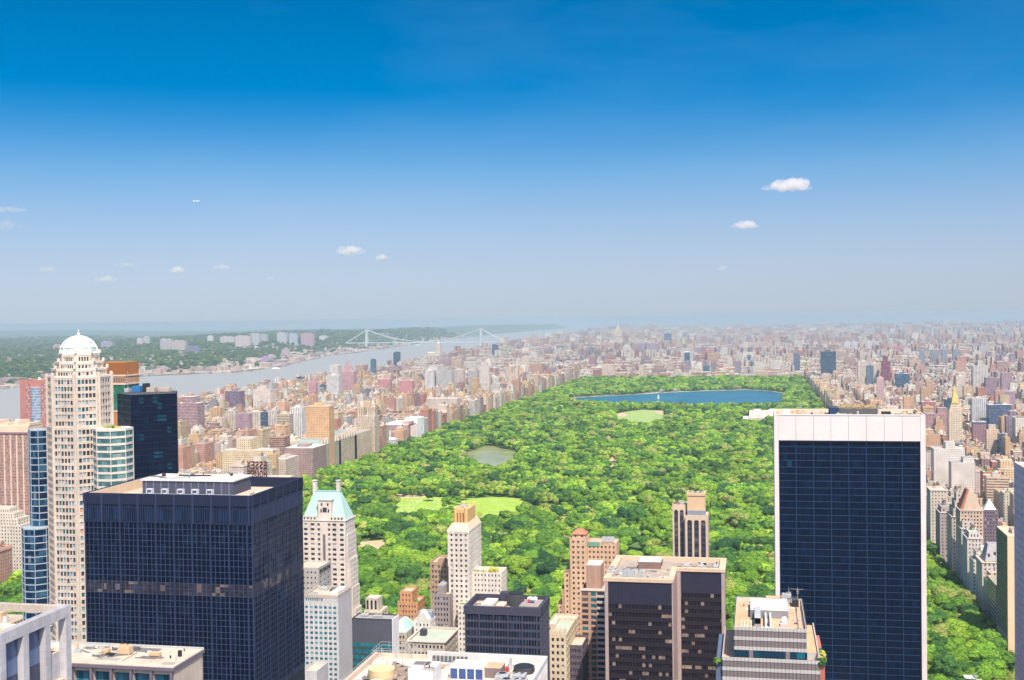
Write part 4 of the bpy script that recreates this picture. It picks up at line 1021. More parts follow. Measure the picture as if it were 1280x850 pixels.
# ---------- 11 grey block with teal windows
def teal_windows():
    Y0 = 600.; X0, zt = XZ(379, 743, Y0); X1, _ = XZ(422, 744, Y0); Y1 = atx(439, 727, X1).y
    th = thing('hotel_block', 'narrow pale grey block with rows of teal windows in front of the copper roofed tower', 'hotel', ((X0+X1)/2, Y0+10, 0))
    st = plain('grey_panel', (.52,.50,.50), .8, var=.1); wall = MB(); pn = Panes(); zm = zv(400, Y0); L = X1-X0
    zs = zt-4.2; cs = even(L, 7, .62, .5)
    rr = rows(0, zs-1, 2.75, .50, zm)+[(zt-3.3, zt-1.7)]
    facade(wall, pn, (X0,Y0), S_, L, 0, zs, cs, rr[:-1], .18); facade(wall, pn, (X0,Y0), S_, L, zs, zt, [c for c in even(L*.62, 8, .62, 1)], [rr[-1]], .3)
    facade(wall, pn, (X1,Y0), E_, Y1-Y0, 0, zt, [(1.0,1.8),(Y1-Y0-2.4,Y1-Y0-1.6)], rows(0, zt-2, 5.5, .25, zm), .2)
    facade(wall, pn, (X1,Y1), N_, L, 0, zt, [], []); facade(wall, pn, (X0,Y1), W_, Y1-Y0, 0, zt, [], [])
    wall.face([(X0,Y0,zt-1.4),(X1,Y0,zt-1.4),(X1,Y1,zt-1.4),(X0,Y1,zt-1.4)], 1); wall.build('wall', [st, M_RB], th)
    emit(th, pn, [P_TEAL, plain('window_teal_light', (.05,.25,.28), .2, .5), P_BLUE, P_PALE], [5,3,1.5,.7])
    for i in range(8):
        x = X0+L*i/7; mb = MB(); mb.box(x-.16, x+.16, Y0-.22, Y0+.02, zm, zs); mb.build('pilaster', plain('pilaster_white', (.68,.68,.68)), th)
    for a, b, c, d in ((X0-.1,X1+.1,Y0-.1,Y0+.35),(X0-.1,X1+.1,Y1-.35,Y1+.1),(X0-.1,X0+.35,Y0+.35,Y1-.35),(X1-.35,X1+.1,Y0+.35,Y1-.35)):
        mb = MB(); mb.box(a,b,c,d,zt-1.45,zt+.1); mb.build('parapet', plain('parapet_tan', (.5,.42,.35)), th)
    z = zt-1.4; unit(th, X0+5, Y1-4, z, 5, 3, 1.8, 2); unit(th, X0+11, Y1-5, z, 3, 5, 1.3, 0, M_STEEL, 'duct'); hut(th, X0+13, X1-2, Y0+6, Y1-2, z, 1.8, M_RW, 'plant_room', M_RW)
    unit(th, X0+4, Y0+5, z, 4, 2, 1.2, 2); foot(X0, X1, Y0, Y1); occ(380, 438, 740, Y0)
    # its lower shaded neighbour beside the dark tower
teal_windows()

# ---------- 12 dark slate box with teal lower floors
def slate_box():
    Y0 = 640.; X0, zt = XZ(440, 772.5, Y0); X1, _ = XZ(490, 773, Y0); Y1 = atx(497.6, 766, X1).y
    th = thing('office_block', 'dark slate box with teal glass below and a bright white east wall', 'office building', ((X0+X1)/2, Y0+7, 0))
    zc = zat(465, 804, Y0)
    g = glass('slate_teal', (.01,.12,.15), (.02,.2,.24), (.05,.1,.1), 1.5, 1.6, fr_alt=.6)
    curtain(th, [((X0,Y0), S_, X1-X0)], 0, zc, 3.4, 1.5, g, (.1,.08), M_STEEL, None, None, (.3,.04), plain('slate', (.05,.055,.075), .6), zmin=zv(465, Y0))
    curtain(th, [((X0,Y0), S_, X1-X0)], zc, zt, 1.4, 1.3, plain('slate_panel', (.085,.09,.12), .6, var=.12), (.09,.07), plain('slate_rib', (.13,.13,.16)), None, None, None, None, name='panel_row')
    mb = MB(); mb.box(X0+.02, X1-.02, Y0+.1, Y1-.1, 0, zt-.6, top_mi=1); mb.build('core', [plain('core_dark', (.02,.025,.04)), M_RG], th)
    mb = MB(); mb.box(X1-.01, X1+.35, Y0-.1, Y1, 0, zt+.1); mb.build('east_wall', plain('wall_bright', (.82,.80,.80), .7, var=.05), th)
    for a,b,c,d in ((X0,X1,Y0-.05,Y0+.4),(X0,X1,Y1-.4,Y1),(X0,X0+.4,Y0+.4,Y1-.4)): mb = MB(); mb.box(a,b,c,d,zt-.7,zt+.1); mb.build('parapet', plain('slate', (.05,.055,.075)), th)
    unit(th, X0+5, Y1-4, zt-.6, 4, 2.5, 1.5, 2); unit(th, X0+13, Y1-5, zt-.6, 5, 2.5, 1.1, 2)
    foot(X0, X1, Y0, Y1); occ(440, 497, 768, Y0)
slate_box()

# ---------- 13 small neighbours along the park
def little_ones():
    th, X0, X1, Y0, Y1, zt, st = masonry('apartment_house', 'low orange brick apartment house with stepped top beside the park trees', 'apartment building', 497, 522, 752, 735., 18, (.62,.33,.17), ncol=6, ecol=4, frac=.4, bw=.8, bh=.5)
    wall = MB(); pn = Panes(); a = aty(500, 739, Y0+2).x; b = aty(515, 739, Y0+2).x
    tier(wall, pn, a, b, Y0+2, Y1-3, zt-1, zat(507,739,Y0+2), 3.2, .5, S=(3,.35), E=(2,.35)); wall.build('upper_wall', [st, M_RB], th); emit(th, pn, [P_DARK], [1])
    for k in range(5): bush(th, X1-4+random.uniform(-2,2), Y0+4+k*2, zt-1, .9)
    th, X0, X1, Y0, Y1, zt, st = masonry('apartment_house', 'small white arched penthouse block with balcony between the copper roof and orange brick house', 'apartment building', 455, 477, 763, 742., 14, (.70,.62,.52), ncol=3, ecol=2, frac=.55)
    mb = MB(); x0 = aty(457,750,Y0+2).x; x1 = aty(472,750,Y0+2).x; z1 = zat(465,748,Y0+2); mb.box(x0, x1, Y0+2, Y1-2, zt-1, z1); mb.build('penthouse', st, th)
    for i in range(3):
        x = x0+(x1-x0)*(i+.5)/3; mb = MB(); mb.box(x-.7, x+.7, Y0+1.9, Y0+2.05, zt+.4, z1-1.8); mb.tube((x,Y0+1.9,z1-1.8),(x,Y0+2.05,z1-1.8),.7,12); mb.build('window', P_DARK, th)
    railing(th, [(x0-.6,Y0+1.4),(x1+1,Y0+1.4)], z1, .9)
    th, X0, X1, Y0, Y1, zt, st = masonry('apartment_house', 'small green mansard roofed house below the orange brick apartment house', 'apartment building', 488, 508, 790, 690., 22, (.50,.44,.36), ncol=4, ecol=4)
    mb = MB(); mb.prism([(X0,Y0),(X1,Y0),(X1,Y1),(X0,Y1)], zt+.02, zt+6, top=[(X0+4,Y0+7),(X1-4,Y0+7),(X1-4,Y1-7),(X0+4,Y1-7)]); mb.build('roof', M_COPPER, th)
    th, X0, X1, Y0, Y1, zt, st = masonry('town_house', 'ornate white gabled town house under the brown arched apartment tower', 'apartment building', 517, 538, 775, 700., 16, (.76,.72,.68), ncol=4, ecol=3, frac=.4)
    mb = MB(); mb.prism([(X0+1,Y0),(X1-1,Y0),(X1-1,Y0+6),(X0+1,Y0+6)], zt, zt+5.5, top=[((X0+X1)/2-.6,Y0),((X0+X1)/2+.6,Y0),((X0+X1)/2+.6,Y0+6),((X0+X1)/2-.6,Y0+6)]); mb.build('gable', st, th)
    hut(th, X0+1, X1-1, Y0+7, Y1-2, zt, 3.5, plain('blue_sheet', (.25,.35,.5)), 'penthouse')
    th, X0, X1, Y0, Y1, zt, st = masonry('office_block', 'flat topped beige block with green roof tiles left of the dark gridded tower', 'office building', 510, 556, 800, 560., 26, (.55,.48,.40), ncol=9, ecol=5, roof=plain('roof_pale_green', (.45,.50,.40)))
    unit(th, X0+4, Y0+14, zt-1.2, 3, 3, 3, 0, plain('slate', (.05,.055,.075)), 'plant_box'); cornice(th, X0, X1, Y0, Y1, zt)
    th, X0, X1, Y0, Y1, zt, st = masonry('office_block', 'plain grey setback block half hidden behind the dark blue mullioned tower', 'office building', 366, 398, 709, 690., 22, (.50,.47,.45), ncol=6, ecol=3, frac=.4, wh=.4)
    for i in range(6): mb = MB(); x = X1-.05; mb.box(X1, X1+.3, Y0+2+i*3.2, Y0+3.6+i*3.2, zt-4, zt-1.4); mb.build('louvre', M_BLACK, th)
    th, X0, X1, Y0, Y1, zt, st = masonry('hotel_block', 'low pale wall block at the foot of the dark blue mullioned tower', 'office building', 378, 396, 838, 560., 16, (.62,.60,.60), ncol=0, ecol=0)
    th, X0, X1, Y0, Y1, zt, st = masonry('apartment_house', 'ornate carved stone house with green roof below the peach terraced tower', 'apartment building', 686, 708, 792, 590., 32, (.70,.58,.42), ncol=3, ecol=6, roof=plain('roof_pale_green', (.45,.50,.40)))
    for i in range(4):
        mb = MB(); mb.prism([(X0+i*2.2,Y0+.1),(X0+2+i*2.2,Y0+.1),(X0+2+i*2.2,Y0+3),(X0+i*2.2,Y0+3)], zt-.1, zt+2.6, top=[(X0+.9+i*2.2,Y0+.1),(X0+1.1+i*2.2,Y0+.1),(X0+1.1+i*2.2,Y0+3),(X0+.9+i*2.2,Y0+3)]); mb.build('gable', st, th)
    th, X0, X1, Y0, Y1, zt, st = masonry('hotel_block', 'pale green roofed block against the park between the dark gridded tower and peach tower', 'hotel', 684, 716, 780, 700., 26, (.66,.52,.38), ncol=7, ecol=3, roof=plain('roof_pale_green', (.45,.50,.40)))
    th, X0, X1, Y0, Y1, zt, st = masonry('office_block', 'dark plum gridded block wedged between the peach tower and the balcony tower', 'office building', 710, 728, 806, 600., 20, (.14,.11,.14), ncol=5, ecol=2, frac=.6, panes=[P_DARK, P_BLUE], wts=[2,2])
little_ones()

# ---------- 14 white tower with gold crown, and its brown arched neighbour
def gold_crown():
    Y0 = 720.; X0, zt = XZ(560, 664, Y0); X1, _ = XZ(586, 664, Y0); Y1 = atx(601.8, 657, X1).y
    Y1 = min(Y1, Y0+34)
    th = thing('apartment_tower', 'slender white stone tower with a gilded stepped crown', 'skyscraper', ((X0+X1)/2, Y0+12, 0))
    st = brick('ivory_stone', (.76,.69,.61), bw=1.3, bh=.7); pn = Panes(); wall = MB(); zm = zat(575, 812, Y0)
    tier(wall, pn, X0, X1, Y0, Y1, 0, zt, 3.2, .5, S=(4,.42), E=(6,.28), zmin=zm, parapet=.6, m=.6, roof_mi=0)
    wall.build('wall', st, th)
    for i in range(5):
        x = X0+(X1-X0)*i/4; mb = MB(); mb.box(x-.3, x+.3, Y0-.3, Y0+.02, zt-22, zt); mb.build('pilaster', st, th)
    # right wing with terrace garden
    wall = MB(); wx = aty(627, 716, Y0+8).x; wz = zat(610, 715, Y0+8)
    tier(wall, pn, X1+.02, wx, Y0+8, Y0+24, 0, wz, 3.2, .48, S=(8,.36), E=(4,.36), zmin=zm, parapet=.5, m=.6)
    wall.build('wing_wall', [st, M_RB], th)
    wx0 = aty(573, 755, Y0-5).x; wx1 = aty(592, 755, Y0-5).x
    wall = MB(); tier(wall, pn, wx0, wx1, Y0-7, Y0-.02, 0, zat(580, 755, Y0-6), 3.2, .48, S=(4,.4), E=(2,.4), zmin=zm, parapet=.6, m=.4)
    wall.build('wing_wall', [st, M_RB], th)
    emit(th, pn, [P_DARK, P_WARM, P_BLIND, P_BLUE], [6,2,.8,.8], cap=98)
    for k in range(7): bush(th, wx0+1+k*1.1, Y0-5, zat(580,755,Y0-6)-.4, .7)
    for k in range(9): bush(th, X1+1+k*(wx-X1-2)/9, Y0+10, wz-.3, .8+1.5*(k in (6,7)), M_YEL if k in (6,7) else M_BUSH)
    # gilded crown
    za = zt; zb = zat(578, 653, Y0+6); cx = (X0+X1)/2; cyy = (Y0+Y1)/2; e = .8
    mb = MB(); mb.prism([(X0-e,Y0-e*.3),(X1+e*.3,Y0-e*.3),(X1+e*.3,Y1),(X0-e*.3,Y1)], za, zb, top=[(X0+2,Y0+3),(X1-1.6,Y0+3),(X1-1.6,Y1-3),(X0+2,Y1-3)]); mb.build('crown_skirt', plain('crown_skirt_gold', (.72,.57,.40), .7, var=.2, scale=.5), th)
    for i in range(5):
        x = X0+.6+(X1-X0-1.2)*i/4; mb = MB(); mb.tube((x,Y0-.1,za-1), (x,Y0+1.0,za+3.0), .5, 6, 0, .15); mb.build('finial', st, th)
    zc = zat(580, 632, Y0+8); x0, x1 = X0+2.6, X1-1.8
    mb = MB(); mb.box(x0, x1, Y0+4, Y1-8, zb-1.5, zc-2); cb_ = mb.build('crown', M_GOLD, th)
    for x in (x0+1.1, x1-1.1):
        for y in (Y0+4.6, Y1-8.6):
            m2 = MB(); m2.cyl(x, y, zb-1, zc-1.2, 1.25, 10); m2.dome(x, y, zc-1.2, 1.3, 1.2, 10, 4); sub(m2.build('crown_turret', M_GOLD, th), cb_)
    for i in range(3):
        x = x0+2.6+i*(x1-x0-5.2)/2; m2 = MB(); m2.box(x-.45, x+.45, Y0+3.9, Y0+4.02, zb+.5, zc-4); sub(m2.build('window', plain('recess_brown', (.28,.13,.06)), th), cb_)
    unit(th, (x0+x1)/2, (Y0+Y1)/2-3, zc-2, 4, 3, 1.6, 2, M_METAL)
    foot(X0, wx, Y0-8, Y1); occ(560, 602, 655, Y0); occ(586, 628, 716, Y0+8)
    # brown neighbour
    th, X0, X1, Y0, Y1, zt, st = masonry('apartment_tower', 'brown stone tower with an arched gable top left of the gold crowned tower', 'apartment tower', 537.5, 559.5, 702, 738., 22, (.50,.34,.23), ncol=5, ecol=0, frac=.5, wh=.56)
    xm = aty(552, 700, Y0).x; mb = MB(); mb.tube((xm,Y0+.3,zt-.3),(xm,Y0+5,zt-.3), 2.9, 18); mb.build('arched_gable', st, th)
    th, X0, X1, Y0, Y1, zt, st = masonry('apartment_house', 'grey brown stepped wing in front of the brown arched tower', 'apartment building', 541, 562, 742, 712., 20, (.34,.29,.28), ncol=5, ecol=0, frac=.5, wh=.56)
    hut(th, X0+2, X1-4, Y0+2, Y1-2, zt, 4.5, st)
gold_crown()

# ---------- 15 dark gridded tower with sunk roof
def grid_tower():
    Y0 = 530.; X0, zt = XZ(581, 757, Y0); X1, _ = XZ(674.5, 758.5, Y0); Y1 = atx(685, 745, X1).y; Y1 = Y0+24
    th = thing('office_tower', 'squat dark grid fronted tower with machinery in its sunk roof', 'office building', ((X0+X1)/2, Y0+12, 0))
    g = glass('grid_glass', (.008,.012,.028), (.02,.04,.08), (.45,.33,.2), 1.2, 3.7, u0=X0, fr_alt=.4, fr_blind_refl=.03, rough=.15, tilt=.03)
    fm = plain('frame_slate', (.055,.055,.085), .6, var=.12); mm = plain('mullion_slate', (.10,.10,.14), .6)
    curtain(th, [((X0,Y0),S_,X1-X0),((X1,Y0),E_,Y1-Y0)], 0, zt-3.6, 3.7, 1.32, g, (.14,.15), mm, (5,.6,.5), fm, (.3,.12), fm, zmin=zv(620, Y0))
    mb = MB(); mb.box(X0+.1, X1-.1, Y0+.15, Y1, 0, zt-3.0, top_mi=1); mb.build('core', [plain('core_dark', (.02,.025,.04)), plain('roof_deck_grey', (.24,.22,.22), .9, var=.3)], th)
    for a,b,c,d in ((X0-.45,X1+.5,Y0-.5,Y0+.6),(X0-.45,X1+.5,Y1-.6,Y1+.4),(X0-.45,X0+.6,Y0+.6,Y1-.6),(X1-.6,X1+.5,Y0+.6,Y1-.6)): mb = MB(); mb.box(a,b,c,d,zt-3.6,zt); mb.build('parapet', fm, th)
    z = zt-3.0; f = lambda t: X0+(X1-X0)*t
    hut(th, f(.2), f(.36), Y0+3, Y0+15, z, 3.3, plain('duct_cream', (.66,.60,.52)), 'plant_room', plain('duct_cream', (.66,.60,.52)))
    hut(th, f(.38), f(.5), Y0+5, Y0+13, z, 2.2, plain('hvac_brown', (.45,.28,.17)), 'plant_room', plain('hvac_brown', (.45,.28,.17)))
    for k in range(5): mb = MB(); mb.box(f(.39)+k*.8, f(.39)+k*.8+.3, Y0+5, Y0+13, z+2.2, z+2.5); mb.build('louvre', M_WHITE, th)
    mb = MB(); mb.cyl(f(.60), Y0+14, z-.1, z+6.0, 4.1, 20); mb.cyl(f(.60), Y0+14, z+6.0, z+6.6, 3.4, 20, 1); mb.build('cooling_tower', [plain('tank_dark', (.06,.06,.07), .6), M_BLACK], th)
    hut(th, f(.70), f(.96), Y0+4, Y0+18, z, 2.6, plain('machine_dark', (.13,.12,.12), .7), 'plant_room', plain('roof_deck_tan', (.34,.29,.27)))
    unit(th, f(.82), Y0+16, z+2.6, 4.5, 2, 1.4, 2, M_WHITE); unit(th, f(.80), Y0+11, z+2.6, 1.0, 1.0, 1.6, 0, plain('signal_red', (.55,.06,.06)), 'vent'); unit(th, f(.84), Y0+11, z+2.6, 2.2, .8, .9, 0, plain('signal_blue', (.05,.12,.4)), 'vent')
    hut(th, f(.36), f(.56), Y1-5.5, Y1-1.5, z, 5.2, fm, 'plant_room', M_RD)
    clutter(th, X0+1, X1-1, Y0+1.5, Y1-2, z, 26, 14)
    foot(X0, X1, Y0, Y1); occ(582, 686, 757, Y0)
grid_tower()

# ---------- 16 near roof with white parapet
def white_roof():
    Yn = 382.; A = aty(470, 806, Yn); Bq = aty(684.5, 820, Yn); zt = Bq.z; X1 = Bq.x; X0 = A.x; Ys = 332.
    th = thing('office_block', 'near block with a white parapet and cluttered pale roof at the bottom edge', 'office building', ((X0+X1)/2, 358, 0))
    wm = plain('white_panel', (.64,.61,.59), .8); z = zt-2.6
    mb = MB(); mb.box(X0, X1-.5, Ys, Yn-.5, 0, z, top_mi=1); mb.build('core', [plain('wall_tan', (.5,.42,.35)), plain('roof_pale', (.62,.54,.47), .9, var=.25, scale=.2)], th)
    for a,b,c,d in ((X0+18,X1,Yn-1.1,Yn),(X1-1.1,X1,Ys,Yn-1.1)): mb = MB(); mb.box(a,b,c,d,z-2.2,zt); mb.build('parapet', wm, th)
    mb = MB(); mb.box(X0,X0+1.0,Ys,Yn-1,z-2,zt-.8); mb.build('parapet', plain('parapet_tan2', (.66,.52,.4)), th)
    mb = MB(); mb.box(X0,X0+17.9,Yn-.8,Yn,z-2,zt-1.2); mb.build('parapet', plain('parapet_tan2', (.66,.52,.4)), th)
    n = 22
    for i in range(n):
        y = Ys+(Yn-Ys-1)*(i+.5)/n; mb = MB(); mb.box(X1-.52, X1+.25, y-.35, y+.35, 40, zt-2.0); mb.build('fin', wm, th)
    mb = MB(); mb.box(X1-.49, X1-.05, Ys, Yn-.1, 0, z-2.2); mb.build('window_band', glass('side_glass', (.01,.03,.07), (.03,.08,.15), (.2,.2,.2), 2, 3.6), th)
    def X(px, y=830, Y=365.): return aty(px, y, Y).x
    # sunk light court with dark blue glazing facing the camera
    Yc = 372.; x0, x1 = X(562, 830, Yc), X(606, 830, Yc)
    hut(th, X(532,825,Yc), X(562,825,Yc)-.1, 352, 362, z, 5.2, plain('wall_pale_grey', (.62,.61,.62)), 'plant_room', plain('roof_cream', (.58,.54,.5), .9))
    hut(th, X(562,825,362), X(604,825,362), 362, 370, z, 3.8, plain('wall_cream_white', (.75,.68,.6)), 'lift_house', M_RW)
    for i in range(4):
        w = (X(604,825,362)-X(562,825,362))/4; mb = MB(); xa = X(562,825,362)+i*w; mb.box(xa+.25, xa+w-.25, 361.85, 362.02, z-.2, z+3.2); mb.build('window', plain('court_blue', (.03,.07,.22), .15, .6), th)
    hut(th, X(604.2,825,364), X(626,825,364), 364, 370.5, z, 3.2, plain('wall_plum', (.2,.15,.15)), 'plant_room', M_RT)
    for i in range(9):
        xa = X(541, 822, 379)+i*1.35; mb = MB(); mb.box(xa, xa+.8, 378.6, 379.6, z-.1, z+1.9); mb.build('louvre', M_STEEL, th)
    hut(th, X(583,822,376), X(602,822,376), 374.5, 378, z, .8, plain('hvac_white', (.74,.7,.66)), 'skylight', M_RW)
    unit(th, X(594,820,377), 377, z+.8, 1.2, .8, .9, 0, plain('signal_red', (.55,.06,.06)), 'vent')
    hut(th, X(612,822,376), X(640,822,376), 372, 378.5, z, .9, plain('hvac_white', (.74,.7,.66)), 'roof_deck', M_RW)
    for (px, Y) in ((628,362),(633,356.5),(649,363),(650,357)):
        unit(th, X(px,838,Y), Y, z, 4.0, 4.6, 2.0, 1 if px < 640 else 2, plain('hvac_grey', (.42,.42,.43), .6))
    mb = MB(); mb.cyl(X(655,825,372), 372, z, z+1.9, 3.4, 20); mb.cyl(X(655,825,372), 372, z+1.9, z+2.2, 2.8, 20, 1); mb.build('cooling_tower', [plain('tank_dark', (.06,.06,.07)), M_BLACK], th)
    unit(th, X(638,822,375), 375, z, .9, .9, 3.4, 0, M_METAL, 'flue'); unit(th, X(634,826,371), 371, z, 1, 1, 1.8, 0, plain('signal_red', (.55,.06,.06)), 'vent')
    mb = MB(); mb.cyl(X(477,838,360), 360, z, z+2.8, 4.2, 24); mb.build('round_tank', plain('tank_yellow', (.62,.50,.28), .8), th)
    mb = MB(); mb.cyl(X(470,846,352), 352, z, z+1.2, 1.7, 18); mb.build('dish_base', plain('wall_bright', (.82,.80,.80)), th)
    for k, (px, Y, w, d, h) in enumerate(((497,366,3.2,2,2.2),(503,362,2.5,3,2.6),(499,356,4,2,1.6),(508,358,2,2,2.4),(494,352,2.2,3,1.4))): unit(th, X(px,838,Y), Y, z, w, d, h, 1, plain('machine_tan', (.36,.29,.24), .8), 'machine')
    for k in range(9): mb = MB(); xa = X(485+k*3, 838, 360); mb.tube((xa,352,z+.4+k*.1), (xa+1.5,369,z+.4+k*.2), .18, 6); mb.build('pipe', plain('pipe_tan', (.45,.36,.3)), th)
    x0, x1, ya, yb = X(474,815,378), X(512,815,378), 370, 380.5
    railing(th, [(x0,ya),(x1,ya),(x1,yb),(x0,yb),(x0,ya)], z+3.2, 2.2, 'pipe_frame')
    mb = MB()
    for a in (x0, (x0+x1)/2, x1):
        for b in (ya, yb): mb.tube((a,b,z-.1), (a,b,z+3.4), .12, 5)
    mb.build('pipe_frame', M_METAL, th)
    railing(th, [(X0+.5,Ys),(X0+.5,Yn-1),(X0+17,Yn-.5)], zt-1, 1.3)
    unit(th, X(520,826,368), 368, z, 5.5, 3, .6, 0, plain('hatch_grey', (.35,.31,.29)), 'skylight'); unit(th, X(549,818,377), 372, z, 6, 1.6, 1.3, 0, M_RT, 'skylight')
    clutter(th, X0+2, X1-3, 345, Yn-2, z, 70, 9); clutter(th, X(532,825,372), X(562,825,372), 352, 362, z+5.2, 6, 10)
    foot(X0, X1, Ys, Yn); occ(440, 684, 820, 345)
white_roof()

# ---------- 17 peach terraced tower by the park
def peach_tower():
    col = (.70,.47,.31); Y0 = 735.; zm = zat(730, 800, Y0)
    X0, zt = XZ(712, 672, Y0); X1, _ = XZ(733, 672, Y0); Y1 = Y0+14
    th = thing('hotel_tower', 'peach brick tower stepping down to the left with a small red tiled cap', 'skyscraper', ((X0+X1)/2, Y0+8, 0))
    st = brick('peach_brick', col, bw=.9, bh=.5); wall = MB(); pn = Panes()
    tier(wall, pn, X0, X1, Y0, Y1, 0, zt, 3.2, .5, S=(3,.42), E=(3,.4), zmin=zm); wall.build('wall', [st, M_RT], th)
    g = lambda px, y=700, Y=Y0: aty(px, y, Y).x
    for a, b, y, dy in ((733.1,770,678,3),(704.5,711.9,714,1),(701.5,704.4,735,2),(696,701.4,754,3)):
        wall = MB(); tier(wall, pn, g(a), g(b), Y0+dy, Y0+16+dy, 0, zat(a, y, Y0+dy), 3.2, .48, S=(7 if b > 760 else 1, .42), E=(4,.4), zmin=zm, m=.5)
        wall.build('wing_wall', [st, M_RB], th)
        for i in range(5):
            x = g(a)+(g(b)-g(a))*(i+.5)/5; mb = MB(); mb.box(x-.5, x+.5, Y0+dy-.3, Y0+dy+.4, zat(a,y,Y0+dy)-.1, zat(a,y,Y0+dy)+1.1); mb.build('finial', st, th)
    emit(th, pn, [P_DARK, P_WARM, P_BLIND], [6,3,1], cap=98)
    a, b = g(714.5, 667), g(731, 667); z1 = zat(722, 667.5, Y0+3)
    mb = MB(); mb.box(a, b, Y0+2, Y1-2, zt-1, z1); lt = mb.build('lantern', st, th)
    for i in range(2):
        x = a+(b-a)*(i+.5)/2; mb = MB(); mb.box(x-.6, x+.6, Y0+1.92, Y0+2.02, zt+.2, z1-.6); sub(mb.build('window', P_DARK, th), lt)
    zc = zat(724, 661, Y0+6); mb = MB(); mb.prism([(a-.6,Y0+1.4),(b+.6,Y0+1.4),(b+.6,Y1-1.4),(a-.6,Y1-1.4)], z1, zc, top=[(a+2.6,Y0+6),(b-2.6,Y0+6),(b-2.6,Y1-6),(a+2.6,Y1-6)]); mb.build('tiled_cap', plain('red_tiles', (.46,.19,.12), .85, var=.2, scale=1), th)
    z = zat(750, 678, Y0+3)
    mb = MB(); mb.box(g(733.5), g(749), Y0+2.8, Y0+3.02, z-2.5, z+.3); mb.build('green_glazing', plain('green_panel', (.16,.33,.25), .5), th)
    for px in (753,758,763): unit(th, g(px), Y0+10, z-1, 2.6, 2.4, 3.2, 1, M_METAL)
    foot(g(696), g(770), Y0, Y0+20); occ(704, 770, 680, Y0)
    # slim tower with stacked balconies
    th, X0, X1, Y0, Y1, zt, st = masonry('apartment_tower', 'slim salmon brick tower with stacked balconies and a plain lift block on top', 'apartment tower', 726, 756, 737, 620., 18, (.56,.34,.24), ncol=0, ecol=0)
    xs = [X0+(X1-X0)*t for t in (.05,.30,.42,.62,.68,.98)]
    pn = Panes(); zz = zt-3.2; zm = zv(740, Y0); k = 0
    while zz > zm:
        for a, b, m_ in ((xs[0],xs[1],P_WARM),(xs[2],xs[3],P_BLUE),(xs[4],xs[5],P_DARK)):
            mb = MB(); mb.box(a, b, Y0-.06, Y0+.05, zz+.3, zz+2.1); mb.build('window', random.choice([m_, P_DARK, P_TEAL]) if b < xs[4] else P_DARK, th)
        mb = MB(); mb.box(xs[4]-.1, xs[5]+.2, Y0-1.7, Y0+.02, zz-.25, zz); bl = mb.build('balcony', plain('balcony_white', (.66,.62,.58)), th)
        mb = MB(); mb.box(xs[4]-.1, xs[5]+.2, Y0-1.72, Y0-1.6, zz, zz+1.0); sub(mb.build('balcony_front', plain('balcony_grey', (.5,.48,.48)), th), bl)
        zz -= 3.05
    a, b = aty(733, 710, Y0+5).x, aty(751, 710, Y0+5).x; z1 = zat(740, 706, Y0+5)
    hut(th, a, b, Y0+4, Y1-1, zt, z1-zt, brick('lift_brick', (.52,.33,.25)), 'lift_house', M_RW)
    mb = MB(); mb.box(X0-.4, X1+.4, Y0-.5, Y0+1, zt-.4, zt+.5); mb.build('parapet', plain('parapet_pink', (.74,.58,.5)), th)
peach_tower()

